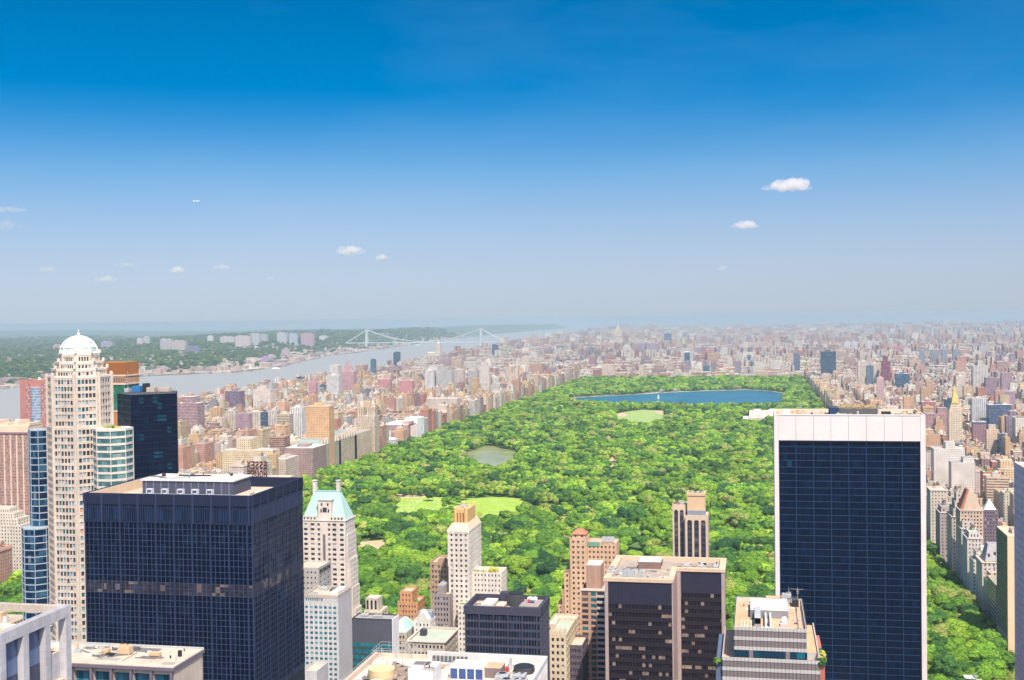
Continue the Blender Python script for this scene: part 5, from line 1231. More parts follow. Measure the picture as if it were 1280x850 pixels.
# ---------- 19 twin-mass dark office tower with beige crown
def twin_mass():
    Y0 = 560.; X0, zt = XZ(756, 722, Y0); X1, _ = XZ(840.5, 724.5, Y0); Y2 = 587.; X2, _ = XZ(905, 710, Y2); Y3 = 614.
    th = thing('office_tower', 'dark brown banded office tower in two joined masses with a beige rim', 'skyscraper', ((X0+X1)/2, 585, 0))
    rim = plain('rim_beige', (.62,.46,.33), .9, var=.18); edge = plain('edge_pinkbrown', (.30,.23,.24), .7); 
    g = glass('blind_glass', (.012,.009,.016), (.022,.016,.024), (.44,.34,.27), 1.55, 3.9, u0=X0, z0=0, fr_alt=.4, fr_blind_refl=.38, rough=.25, tilt=.02)
    sp = plain('spandrel_plum', (.018,.012,.018), .5, .4, .15); pm = plain('panel_plum', (.022,.022,.045), .45, .4, .3, .3)
    zs = zat(800, 752, Y0); zs = math.floor(zs/3.9)*3.9
    zm = zv(800, Y0)
    def wins(X_a, X_b, Y): curtain(th, [((X_a,Y), S_, X_b-X_a)], 0, zs, 3.9, 1.55, g, (.10,.10), plain('mull_plum', (.07,.05,.07)), None, None, (.5,.25), sp, zmin=zm)
    wins(X0+1.6, X1-.4, Y0); wins(X1+2.2, X2-1.4, Y2)
    for a, b, Y in ((X0+1.6,X1-.4,Y0),(X1+2.2,X2-1.4,Y2)):
        mb = MB(); mb.box(a, b, Y-.12, Y+.1, zs+.01, zt-1.5); pp = mb.build('blank_panel', pm, th)
        m2 = MB()
        for i in range(int((b-a)/1.55)): m2.box(a+.7+i*1.55, a+.78+i*1.55, Y-.2, Y-.11, zs+.1, zt-1.6)
        sub(m2.build('panel_ribs', plain('rib_plum', (.06,.05,.08)), th), pp)
    mb = MB(); mb.box(X0, X1, Y0+.05, Y3, 0, zt-1.6, top_mi=1); mb.build('core', [edge, plain('deck_brown', (.40,.33,.27), .9, var=.3, scale=.2)], th)
    mb = MB(); mb.box(X1+.01, X2, Y2+.05, Y3, 0, zt-1.6, top_mi=1); mb.build('core', [edge, plain('deck_brown', (.40,.33,.27), .9, var=.3, scale=.2)], th)
    for a, b, c, d, nm in ((X0-.1,X0+1.5,Y0-.5,Y0+3,'pier'),(X1-.35,X1+.3,Y0-.3,Y0+1.4,'pier'),(X1+.31,X1+2.1,Y2-.5,Y2+1,'pier'),(X2-1.3,X2+.3,Y2-.4,Y2+2,'pier')):
        mb = MB(); mb.box(a, b, c, d, 0, zt-1.5); mb.build(nm, plain('pier_mauve', (.40,.31,.30), .8), th)
    for a,b,c,d in ((X0-.6,X1+.5,Y0-.6,Y0+2.2),(X0-.6,X0+2.6,Y0+2.2,Y3-2.6),(X0-.6,X2+.6,Y3-2.6,Y3),(X1-2.2,X1+.5,Y0+2.2,Y2-.7),(X1-2.2,X2+.6,Y2-.7,Y2+2.2),(X2-2.4,X2+.6,Y2+2.2,Y3-2.6)):
        mb = MB(); mb.box(a, b, c, d, zt-1.6, zt); mb.build('rim', rim, th)
    # side reveal of the nearer mass
    mb = MB(); mb.box(X1+.0, X1+.25, Y0+1.5, Y2-.55, 0, zt-1.6); mb.build('side_wall', plain('side_tan', (.42,.31,.27), .8), th)
    f = lambda px, Y: aty(px, 712, Y).x
    hut(th, f(798,590), f(826,590), 590, 603, zt-1.6, 3.4, plain('wall_brown', (.22,.14,.12)), 'plant_room', M_RW)
    mb = MB()
    for i in range(5): mb.box(f(800,590)+i*2, f(800,590)+i*2+.5, 591, 602, zt+1.75, zt+2.0)
    mb.build('roof_rails', M_METAL, th)
    for px in (780.5, 790, 799.5): unit(th, f(px,564.5), 564.5, zt-.4, 2.4, 2.2, 3.4, 1, plain('cooler_blue', (.38,.44,.48), .5), 'cooler')
    for px, Y in ((764,572),(770,575),(766,579)): unit(th, f(px,Y), Y, zt-1.6, 3.4, 2.2, 2.5, 1, M_METAL)
    railing(th, [(f(758,570),570),(f(772,570),570),(f(772,570),582)], zt-.1, 2.0)
    for i in range(6): unit(th, f(850+i*9, 598), 598, zt-1.6, 2.2, 6, 1.0, 0, M_METAL if i % 2 else plain('machine_tan', (.36,.29,.24)), 'duct')
    clutter(th, X0+4, X1-3, Y0+4, Y3-4, zt-1.6, 26, 12); clutter(th, X1+1, X2-3, Y2+3, Y3-3, zt-1.6, 16, 13)
    foot(X0, X2, Y0, Y3); occ(756, 845, 722, Y0); occ(845, 905, 710, Y2)
twin_mass()

# ---------- 20 cream tower with arched window strips
def arched_tower():
    Y0 = 738.; g = lambda px, Y=Y0: aty(px, 650, Y).x
    X0, X1 = g(856.5), g(884.5); zt = zat(870, 644, Y0); Xl = g(840.5, Y0+4); zl = zat(850, 631, Y0+4)
    th = thing('hotel_tower', 'cream tower with tall arched dark window strips standing before the park', 'skyscraper', ((X0+X1)/2, Y0+10, 0))
    st = plain('cream_panel', (.66,.50,.38), .8, var=.1); zm = zat(860, 712, Y0)
    st2 = plain('cream_top', (.68,.47,.29), .8, var=.12)
    for (a, b, Y, z1, n) in ((X0, X1, Y0, zt, 3), (Xl, X0-.05, Y0+4, zl, 2)):
        mb = MB(); mb.box(a, b, Y+.5, Y+19, 0, z1-1, top_mi=1); mb.build('core', [st, M_RB], th)
        # front skin with piers between the strips
        W = b-a; m_ = .6; bay = (W-2*m_)/n; zt_s = z1-4.4
        for i in range(n+1):
            x = a+m_+bay*i; hw = bay*.15
            mb = MB(); mb.box(max(a, x-hw), min(b, x+hw), Y-.02, Y+.6, 0, z1); mb.build('pier', st, th)
        mb = MB(); mb.box(a, b, Y, Y+.58, zt_s+1.3, z1); mb.build('head_wall', st, th)
        for i in range(n):
            xa, xb = a+m_+bay*i+bay*.15, a+m_+bay*(i+1)-bay*.15; xm = (xa+xb)/2
            zz = zt_s
            while zz > zm:
                mb = MB(); mb.box(xa, xb, Y+.35, Y+.48, zz-1.9, zz); mb.build('window', P_DARK if random.random() < .8 else P_WARM, th)
                mb = MB(); mb.box(xa, xb, Y+.3, Y+.49, zz-3.3, zz-1.9); mb.build('spandrel', plain('spandrel_slate', (.05,.055,.08)), th); zz -= 3.3
            # arch: masonry corners round the strip's head
            mb = MB(); r = (xb-xa)/2; k = 8
            for s in (-1, 1):
                pts = [(xm+s*r*math.cos(q*math.pi/2/k), zt_s+r*math.sin(q*math.pi/2/k)) for q in range(k+1)]
                for p, q in zip(pts, pts[1:]):
                    quad = [(p[0],Y+.02,p[1]),(xm+s*r,Y+.02,p[1]),(xm+s*r,Y+.02,q[1]),(q[0],Y+.02,q[1])]
                    mb.face(quad if s > 0 else quad[::-1])
            mb.build('arch', st, th)
            mb = MB(); mb.box(xa, xb, Y+.35, Y+.48, zt_s, zt_s+1.3); mb.build('window', P_DARK, th)
    # crown block
    a, b = g(859.5, Y0+4), g(881.5, Y0+4); zc = zat(870, 617, Y0+4)
    mb = MB(); mb.box(a, b, Y0+3, Y0+16, zt-1.5, zc-1.2); mb.build('crown', st2, th)
    mb = MB(); mb.box(a+.02, b+.5, Y0+1.2, Y0+2.95, zt-1, zt+2.6); mb.build('sloped_glazing', plain('glazing_grey', (.28,.31,.36), .3, .5), th)
    for q in (zc-1.2,): mb = MB(); mb.box(a-.3, b+.3, Y0+2.6, Y0+3.2, q, q+1.6); mb.box(a-.3, a+.4, Y0+3.2, Y0+16, q, q+1.6); mb.box(b-.4, b+.3, Y0+3.2, Y0+16, q, q+1.6); mb.build('parapet', st2, th)
    for i in range(3): unit(th, a+3+i*3.2, Y0+9, zc-1.2, 2, 4, 1.8, 1)
    unit(th, g(846,Y0+9), Y0+9, zl-1, 4, 4, 1.6, 1, plain('machine_brown', (.3,.18,.12))); unit(th, g(851,Y0+12), Y0+12, zl-1, 2.5, 3, 2.2, 0, M_METAL, 'duct')
    for a,b,c,d in ((Xl,X0-.1,Y0+4.6,Y0+5.0),(Xl,Xl+.4,Y0+5.0,Y0+22)): mb = MB(); mb.box(a,b,c,d,zl-1.1,zl+.1); mb.build('parapet', st, th)
    foot(Xl, X1, Y0, Y0+24); occ(840, 885, 632, Y0)
arched_tower()

# ---------- 21 silver banded block with stepped terraces
def banded_block():
    Y0 = 480.; g = lambda px, Y=Y0, y=780: aty(px, y, Y).x
    X0, zt = XZ(918, 783, Y0); X1, _ = XZ(1008, 785, Y0); Y1 = 531.
    th = thing('office_block', 'stepped block with silver and brown bands and a tan roof deck full of machinery', 'office building', ((X0+X1)/2, 505, 0))
    silver = plain('silver_band', (.50,.48,.46), .45, .5, .1); brown = plain('panel_taupe', (.20,.165,.165), .55, .4, .12)
    fh = 3.9
    def stack(xa, xb, ya, yb, ztop, n):
        mb = MB(); mb.box(xa, xb, ya, yb, 0, ztop-1.3, top_mi=1); mb.build('core', [plain('core_dark', (.02,.025,.04)), M_RT], th)
        z = ztop
        for i in range(n):
            e = .25
            mb = MB(); mb.box(xa-e, xb+e, ya-e, ya+.05, z-1.35, z); mb.box(xb-.05, xb+e, ya+.06, yb, z-1.35, z); mb.box(xa-e, xa+.05, ya+.06, yb, z-1.35, z); mb.build('silver_band', silver, th)
            if i < 2: mb = MB(); mb.box(xa-.08, xb+.08, ya-.09, ya+.04, z-fh, z-1.36); mb.build('taupe_band', brown, th)
            else: mb = MB(); mb.box(xa-.02, xb+.02, ya-.05, ya+.03, z-fh, z-1.36); mb.build('window_band', glass('band_glass', (.008,.035,.07), (.01,.16,.22), (.2,.25,.25), 2.9, 3.9, fr_alt=.35), th)
            m2 = MB()
            for k in range(int((xb-xa)/1.42)+1): x = xa+k*1.42; m2.box(x-.05, x+.05, ya-e-.04, ya-.02, z-(fh if i < 2 else 1.35), z-.02)
            m2.build('joints', plain('joint_dark', (.07,.06,.07)), th)
            z -= fh
        for xm in (.23, .74):
            mb = MB(); x = xa+(xb-xa)*xm; mb.box(x-.8, x+.8, ya-.2, ya, zt-60, ztop-2*fh-1.36); mb.build('pier', brown, th)
    stack(X0, X1, Y0, Y1, zt, 3)
    zl = zat(960, 832, Y0-2); zl = zt-3*fh
    stack(g(903.5, Y0-1, 832), g(1024.5, Y0-1, 838), Y0-2, Y1-6, zl, 6)
    # right terrace one band lower
    zr = zt-1.6; xr = g(1013, Y0+3, 790)
    mb = MB(); mb.box(X1+.3, g(1022, Y0, 800), Y0+2, Y1-6.2, zl-1, zl+2.0, top_mi=1); mb.build('terrace', [silver, M_RT], th)
    mb = MB(); mb.box(g(1022,Y0,800)+.02, g(1022,Y0,800)+.5, Y0, Y1-6, zl-1, zl+3.0); mb.build('parapet', silver, th)
    z = zt-1.3
    for a,b,c,d in ((X0-.2,X1+.2,Y1-.4,Y1+.1),(X0-.2,X0+.3,Y0+.1,Y1-.4),(X1-.3,X1+.2,Y0+.1,Y1-.4)): mb = MB(); mb.box(a,b,c,d,z-.1,zt); mb.build('parapet', silver, th)
    hut(th, g(938,505,757), g(985,505,757), 500, 521, z, 3.3, plain('machine_grey', (.22,.22,.24)), 'plant_room', M_RW)
    mb = MB(); xa = g(947,492,770); mb.box(xa-1.2, xa+1.2, 484, 503, z+1.6, z+3.9); mb.build('duct', M_METAL, th)
    for i in range(5): mb = MB(); mb.box(xa-1.25, xa+1.25, 484+i*3.6, 484.3+i*3.6, z, z+3.95); sub(mb.build('duct_frame', plain('duct_joint', (.3,.3,.32)), th), th)
    for px in (957, 963): mb = MB(); x = g(px,492,770); mb.box(x-.3, x+.3, 485, 500, z, z+2.4); mb.build('screen_wall', M_WHITE, th)
    hut(th, g(975,489,765), g(984,489,765), 487, 491, z, 1.2, M_METAL, 'plinth', M_RW); unit(th, g(980,491,765), 489, z+1.2, 1.8, 1.6, 2.2, 1, M_WHITE)
    mb = MB()
    for k in range(5): mb.box(g(925,482,780)+k*1.3, g(925,482,780)+k*1.3+.9, 482, 494, z+.05, z+.5)
    mb.build('pallets', plain('timber_tan', (.66,.50,.34)), th)
    hut(th, g(957,530,742), g(977,530,742), 526, 530.4, z, 2.4, plain('hvac_brown', (.45,.28,.17)), 'plant_room', M_RT)
    for px in (979,983,987): unit(th, g(px,526,742), 527, z, 1.3, 2.2, 4.2, 1, M_METAL)
    hut(th, g(990,524,748), g(998,524,748), 521, 527, z, 3.0, M_BLACK, 'plant_room', M_RD)
    antenna(th, g(986,521,748), 520, z, 8.5); antenna(th, g(997,524,748), 523, z+3, 5, .1)
    mb = MB(); x = g(997,524,740); mb.tube((x-3,523,z+7.2), (x+2.4,524,z+6.9), .22, 5); mb.build('crane_arm', M_BLACK, th)
    rail_x = g(996,500,765); mb = MB(); mb.box(rail_x, rail_x+.3, Y0+2, Y1-8, z, z+.25); mb.box(rail_x+2, rail_x+2.3, Y0+2, Y1-8, z, z+.25); mb.build('crane_rail', M_STEEL, th)
    for k in range(5): bush(th, g(1027,Y0+4,825)+random.uniform(-.6,.6), Y0-1+k*3.4, zl-1.6, 2.0, M_YEL if k % 2 else M_BUSH)
    for k in range(4): bush(th, g(898,Y0+2,832)+random.uniform(-.4,.4), Y0-1.5+k*2.4, zl-2.6-k*1.4, 1.7, M_YEL if k % 2 else M_BUSH)
    mb = MB(); mb.box(g(1025,Y0,838), g(1031,Y0,838), Y0-1, Y1-8, 0, zl-1.8, top_mi=0); mb.build('planter', plain('planter_red', (.45,.15,.12)), th)
    mb = MB(); mb.box(g(895,Y0,832), g(903,Y0,832), Y0-1, Y1-8, 0, zl-2.8); mb.build('planter', plain('planter_blue', (.10,.14,.22)), th)
    clutter(th, X0+1, X1-1, Y0+2, Y1-2, z, 30, 15)
    foot(X0-6, X1+8, Y0-2, Y1); occ(918, 1010, 783, Y0); occ(903, 1024, 835, Y0)
banded_block()

# ---------- 22 white framed dark blue slab
def white_slab():
    Y0 = 612.; X0, zt = XZ(967.5, 518, Y0); X1, _ = XZ(1156.5, 520, Y0); Y1 = Y0+36
    th = thing('white_framed_skyscraper', 'huge white framed slab with a dark blue glass front and blank white top panels', 'skyscraper', ((X0+X1)/2, 630, 0))
    wh = plain('travertine', (.72,.65,.62), .7, .3, .09, .12)
    bw_ = 3.2*.0+2.1; xi, xj = X0+2.1, X1-2.4; zg = zat(1060, 546.5, Y0)
    g = glass('slab_glass', (.0006,.005,.022), (.001,.010,.040), (.006,.09,.15), (xj-xi)/32, 3.4, u0=xi, z0=0, fr_alt=.28, fr_blind_refl=.07, rough=.08, tilt=.10, spec=.10)  # scattered teal panes are painted reflections, not blinds
    zg = math.floor(zg/3.4)*3.4
    curtain(th, [((xi,Y0), S_, xj-xi)], 0, zg, 3.4, (xj-xi)/32, g, (.05,.04), plain('slab_mullion', (.004,.014,.045), .4, .2), (4,.42,.32), plain('slab_pier', (.01,.035,.09), .5, .15), (.08,.12), plain('slab_ledge', (.014,.05,.12), .5, .15), zmin=zv(1060, Y0))
    mb = MB(); mb.box(X0+.05, X1-.05, Y0+.2, Y1, 0, zt-2, top_mi=1); mb.build('core', [wh, M_RB], th)
    for a, b in ((X0, xi), (xj, X1)): mb = MB(); mb.box(a, b, Y0-1.0, Y0+1.6, 0, zt); mb.build('frame_pier', wh, th)
    n = 8
    for i in range(n):
        w = (xj-xi)/n; mb = MB(); mb.box(xi+w*i+.08, xi+w*(i+1)-.08, Y0-.85, Y0+.5, zg, zt-.35); mb.build('top_panel', wh, th)
    mb = MB(); mb.box(xi, xj, Y0-.6, Y0+.6, zg+.2, zt-.4); mb.build('panel_backing', plain('joint_grey', (.40,.37,.36)), th)
    mb = MB(); mb.box(X0, X1, Y0-1.05, Y0+.9, zt-.35, zt+.1); mb.build('coping', wh, th)
    for a,b,c,d in ((X0,X0+.8,Y0+.95,Y1),(X1-.8,X1,Y0+.95,Y1),(X0+.8,X1-.8,Y1-.8,Y1)): mb = MB(); mb.box(a,b,c,d,zt-2,zt+.1); mb.build('parapet', plain('parapet_cream', (.62,.52,.42)), th)
    mb = MB(); mb.box(xi, xj, Y0-.95, Y0-.2, zg-.5, zg-.02); mb.build('sill', plain('sill_dark', (.02,.03,.08)), th)
    f = lambda px, Y: aty(px, 515, Y).x
    hut(th, f(1037,630), f(1048,630), 626, 640, zt-2, 4.2, plain('unit_navy', (.01,.05,.12)), 'plant_room', M_RD)
    hut(th, f(1048.2,630), f(1096,630), 626, 640, zt-2, 4.0, plain('plant_dark', (.10,.10,.11)), 'plant_room', plain('plant_top', (.34,.26,.15), .9, var=.4, scale=1.2))
    for i in range(9): unit(th, f(1052+i*5,632), 628+(i % 3)*3, zt+2.0, 2.4, 2.4, 1.2+.4*(i % 2), 1, plain('cooler_tan', (.42,.33,.2), .8), 'cooler')
    antenna(th, f(1000,625), 625, zt-2, 9, .12)
    for px in (973,992,998,1004,1027,1130,1148): unit(th, f(px,620+px % 9), 620+px % 9, zt-2, 2.6, 2.2, 2.2, 1, plain('hvac_beige', (.62,.44,.28)))
    clutter(th, X0+2, X1-2, Y0+2, Y1-2, zt-2, 36, 16, 2.2)
    foot(X0, X1, Y0, Y1); occ(968, 1157, 520, Y0)
white_slab()

# ---------- 23/24 right edge towers
def lavender():
    p = aty(1267.3, 577, 530.); X0, zt, Y1 = p.x, p.z, 530.; Y0 = 497.; X1 = X0+30
    th = thing('office_tower', 'tall pale stone tower at the right edge, its shaded side full of windows', 'skyscraper', (X0+15, 515, 0))
    wall = MB(); pn = Panes(); zm = zat(1270, 868, 520)
    tier(wall, pn, X0, X1, Y0, Y1, 0, zt, 3.4, .5, S=(8,.5), W=(11,.36), zmin=zm); wall.build('wall', [brick('limestone_grey', (.78,.72,.72), bw=1.8, bh=.9), M_RT], th)
    emit(th, pn, [P_BLUE, P_DARK], [3,2]); foot(X0, X1, Y0, Y1); occ(1267, 1290, 580, Y0)
    # olive-sided tower
    Y1 = 985.; a = aty(1246, 655, Y1); X0 = a.x; Y0 = 945.; zt = a.z-2; X1 = X0+46
    th = thing('apartment_tower', 'slab with a glazed olive side and a narrow blank beige end, by the right edge', 'apartment tower', (X0+20, 960, 0))
    mb = MB(); mb.box(X0+.1, X1, Y0, Y1, 0, zt-.8, top_mi=1); mb.build('wall', [plain('end_beige', (.72,.55,.36), .8, var=.08), plain('roof_sand2', (.68,.52,.38), .9)], th)
    curtain(th, [((X0,Y1), W_, Y1-Y0)], 0, zt, 3.1, 2.2, glass('olive_glass', (.09,.12,.07), (.16,.2,.12), (.4,.4,.3), 2.2, 3.1, fr_alt=.5, fr_blind_refl=.1), (.25,.15), plain('olive_frame', (.30,.30,.20)), (4,.5,.3), plain('olive_frame', (.30,.30,.20)), (.4,.12), plain('olive_spandrel', (.22,.23,.14)), zmin=20)
    for a,b,c,d in ((X0-.2,X1,Y0-.1,Y0+.5),(X0-.2,X0+.5,Y0+.5,Y1),(X0+.5,X1,Y1-.5,Y1)): mb = MB(); mb.box(a,b,c,d,zt-.9,zt+.3); mb.build('parapet', plain('end_beige', (.72,.55,.36)), th)
    for i in range(4): hut(th, X0+6+i*8, X0+11+i*8, Y0+14, Y0+26, zt-.8, 3+i % 2*2, plain('hut_sand', (.6,.45,.34)), 'plant_room')
    foot(X0, X1, Y0, Y1); occ(1246, 1285, 655, Y0)
lavender()

# ---------- 25 apartment houses along the avenue east of the park
def avenue_row():
    XA = 186.5
    def house(label, py_sw, pxs, ytop, width, depth, col, ncol, steps=(), roof=None, wc=8, frac=.36, cap=True):
        """py_sw: pixel row where the south-west corner meets the pavement"""
        dep = EYE*1500/(py_sw-horizon(pxs)); Y0 = (dep+.199*XA)/.98
        zt = zat(pxs, ytop, Y0); X0, X1, Y1 = XA, XA+width, Y0+depth
        th = thing('apartment_house', label, 'apartment building', ((X0+X1)/2, (Y0+Y1)/2, 0), None)
        st = brick('stone_%02d%02d%02d' % tuple(int(c*99) for c in col), col); wall = MB(); pn = Panes()
        tier(wall, pn, X0, X1, Y0, Y1, 0, zt, 3.5, .5, S=(ncol,frac), W=(wc,frac), zmin=2); wall.build('wall', [st, roof or M_RB], th)
        z = zt
        for (dx, dy, h, k) in steps:
            w2 = MB(); tier(w2, pn, X0+dx, X1-dx*.6, Y0+dy, Y1-dy*.5, z-1, z+h, 3.5, .5, S=(max(1,ncol-k),frac), W=(max(1,wc-k),frac)); z += h
            w2.build('upper_wall', [st, roof or M_RG], th)
        emit(th, pn, [P_DARK, P_BLUE, P_BLIND], [6,2,1], cap=98)
        if cap: cornice(th, X0, X1, Y0, Y1, zt, .6, .9)
        tank(th, X0+8, Y1-6, z-1, 1.8, 3.2, 2.2)
        foot(X0, X1, Y0, Y1); occ(pxs, aty(0,0,1).x*0+proj(X1,Y0,zt)[0], ytop, Y0)
        return th, X0, X1, Y0, Y1, zt, z, st
    th, X0, X1, Y0, Y1, zt, z, st = house('cream avenue house with garden terrace and grey mansard, nearest to the picture bottom', 773, 1219.5, 702, 29, 28, (.68,.58,.52), 8)
    mb = MB(); mb.prism([(X0+3,Y0+4),(X1-2,Y0+4),(X1-2,Y1-2),(X0+3,Y1-2)], zt-1, zt+13, top=[(X0+7,Y0+12),(X1-5,Y0+12),(X1-5,Y1-5),(X0+7,Y1-5)]); mb.build('mansard_roof', plain('slate_roof', (.36,.33,.34), .8, var=.25, scale=.5), th)
    for k in range(12): bush(th, X0+3+k*2, Y0+2, zt-1, 1.0)
    for (dx, dz) in ((6,5),(11,6.5),(17,3.5),(21,6),(14,9.5)):
        mb = MB(); mb.box(X0+dx, X0+dx+1.6, Y0+4+dz*.45, Y0+9, zt-1+dz-1, zt-1+dz+1.6); mb.build('dormer', M_RD, th)
    house('pale grey avenue house with a green cornice, second up the avenue', 748, 1205.5, 672, 13, 24, (.64,.56,.52), 4, [(2,3,5,1)], plain('roof_pale_green', (.45,.50,.40)))
    house('narrow rose grey avenue house behind the green corniced one', 738, 1198, 660, 13, 22, (.56,.48,.46), 3, [(1.5,4,6,1)])
    house('tall stepped tan avenue house with tank and dark terraces', 722, 1182, 645, 15, 30, (.62,.50,.43), 4, [(2,3,7,1),(4,7,7,2),(6,11,8,3)])
    house('low brown avenue house just past the slab', 702, 1171, 640, 16, 30, (.45,.36,.34), 4, [(2,5,5,1)])
    house('sandy avenue house peeping past the white slab', 686, 1162.5, 612, 18, 30, (.66,.55,.45), 5)
    # red-gabled tower house behind the row
    th, X0, X1, Y0, Y1, zt, st = masonry('apartment_tower', 'tan apartment tower with a steep red gabled roof behind the avenue row', 'apartment tower', 1200, 1229, 637, 1190., 24, (.60,.45,.34), ncol=7, ecol=0, wcol=6, ybot=690)
    za = zat(1210, 612, 1200); mb = MB()
    mb.prism([(X0+2,Y0+3),(X0+20,Y0+3),(X0+20,Y1-2),(X0+2,Y1-2)], zt-.5, za, top=[(X0+9,Y0+6),(X0+13,Y0+6),(X0+13,Y1-5),(X0+9,Y1-5)]); mb.build('gable_roof', brick('gable_tan', (.58,.44,.33)), th)
    mb = MB(); mb.prism([(X0+.4,Y0+2.5),(X0+3,Y0+2.5),(X0+3,Y1-2),(X0+.4,Y1-2)], zt-.4, za+.6, top=[(X0+7.3,Y0+5.4),(X0+9.2,Y0+5.4),(X0+9.2,Y1-5),(X0+7.3,Y1-5)]); mb.build('tiled_roof', plain('roof_red', (.38,.13,.09), .85), th)
    cornice(th, X0, X1, Y0, Y1, zt)
    th, X0, X1, Y0, Y1, zt, st = masonry('apartment_tower', 'dusky purple brick tower with a white pyramid cap left of the edge towers', 'apartment tower', 1229, 1248, 637, 1230., 26, (.20,.15,.19), ncol=5, ecol=0, wcol=5, ybot=690)
    mb = MB(); xm = (X0+X1)/2; mb.prism([(xm-6,Y0+2),(xm+6,Y0+2),(xm+6,Y0+14),(xm-6,Y0+14)], zt-1, zt+9, top=[(xm-.3,Y0+8),(xm+.3,Y0+8),(xm+.3,Y0+8.6),(xm-.3,Y0+8.6)]); mb.build('pyramid_cap', M_WHITE, th)
    # tree on the avenue's median block and hut at the bottom edge
    c = atz(1216, 846, 14)
    th = thing('kiosk', 'small white cube shaped building among the park corner trees at the bottom', 'kiosk', (c.x, c.y, 0)); mb = MB(); mb.box(c.x-5, c.x+5, c.y-5, c.y+5, 0, 13); mb.build('wall', plain('wall_bright', (.82,.80,.80)), th)
    mb = MB(); mb.box(c.x-5.4, c.x+5.4, c.y-5.4, c.y+5.4, 13, 13.6); mb.build('roof', M_RW, th); mb = MB(); mb.box(c.x+1, c.x+4, c.y-2, c.y+2, 13.6, 15.5); mb.build('plant_box', M_METAL, th)
    EXTRA_HOLES.append([(c.x-9,c.y-12),(c.x+9,c.y-12),(c.x+9,c.y+9),(c.x-9,c.y+9)])
avenue_row()
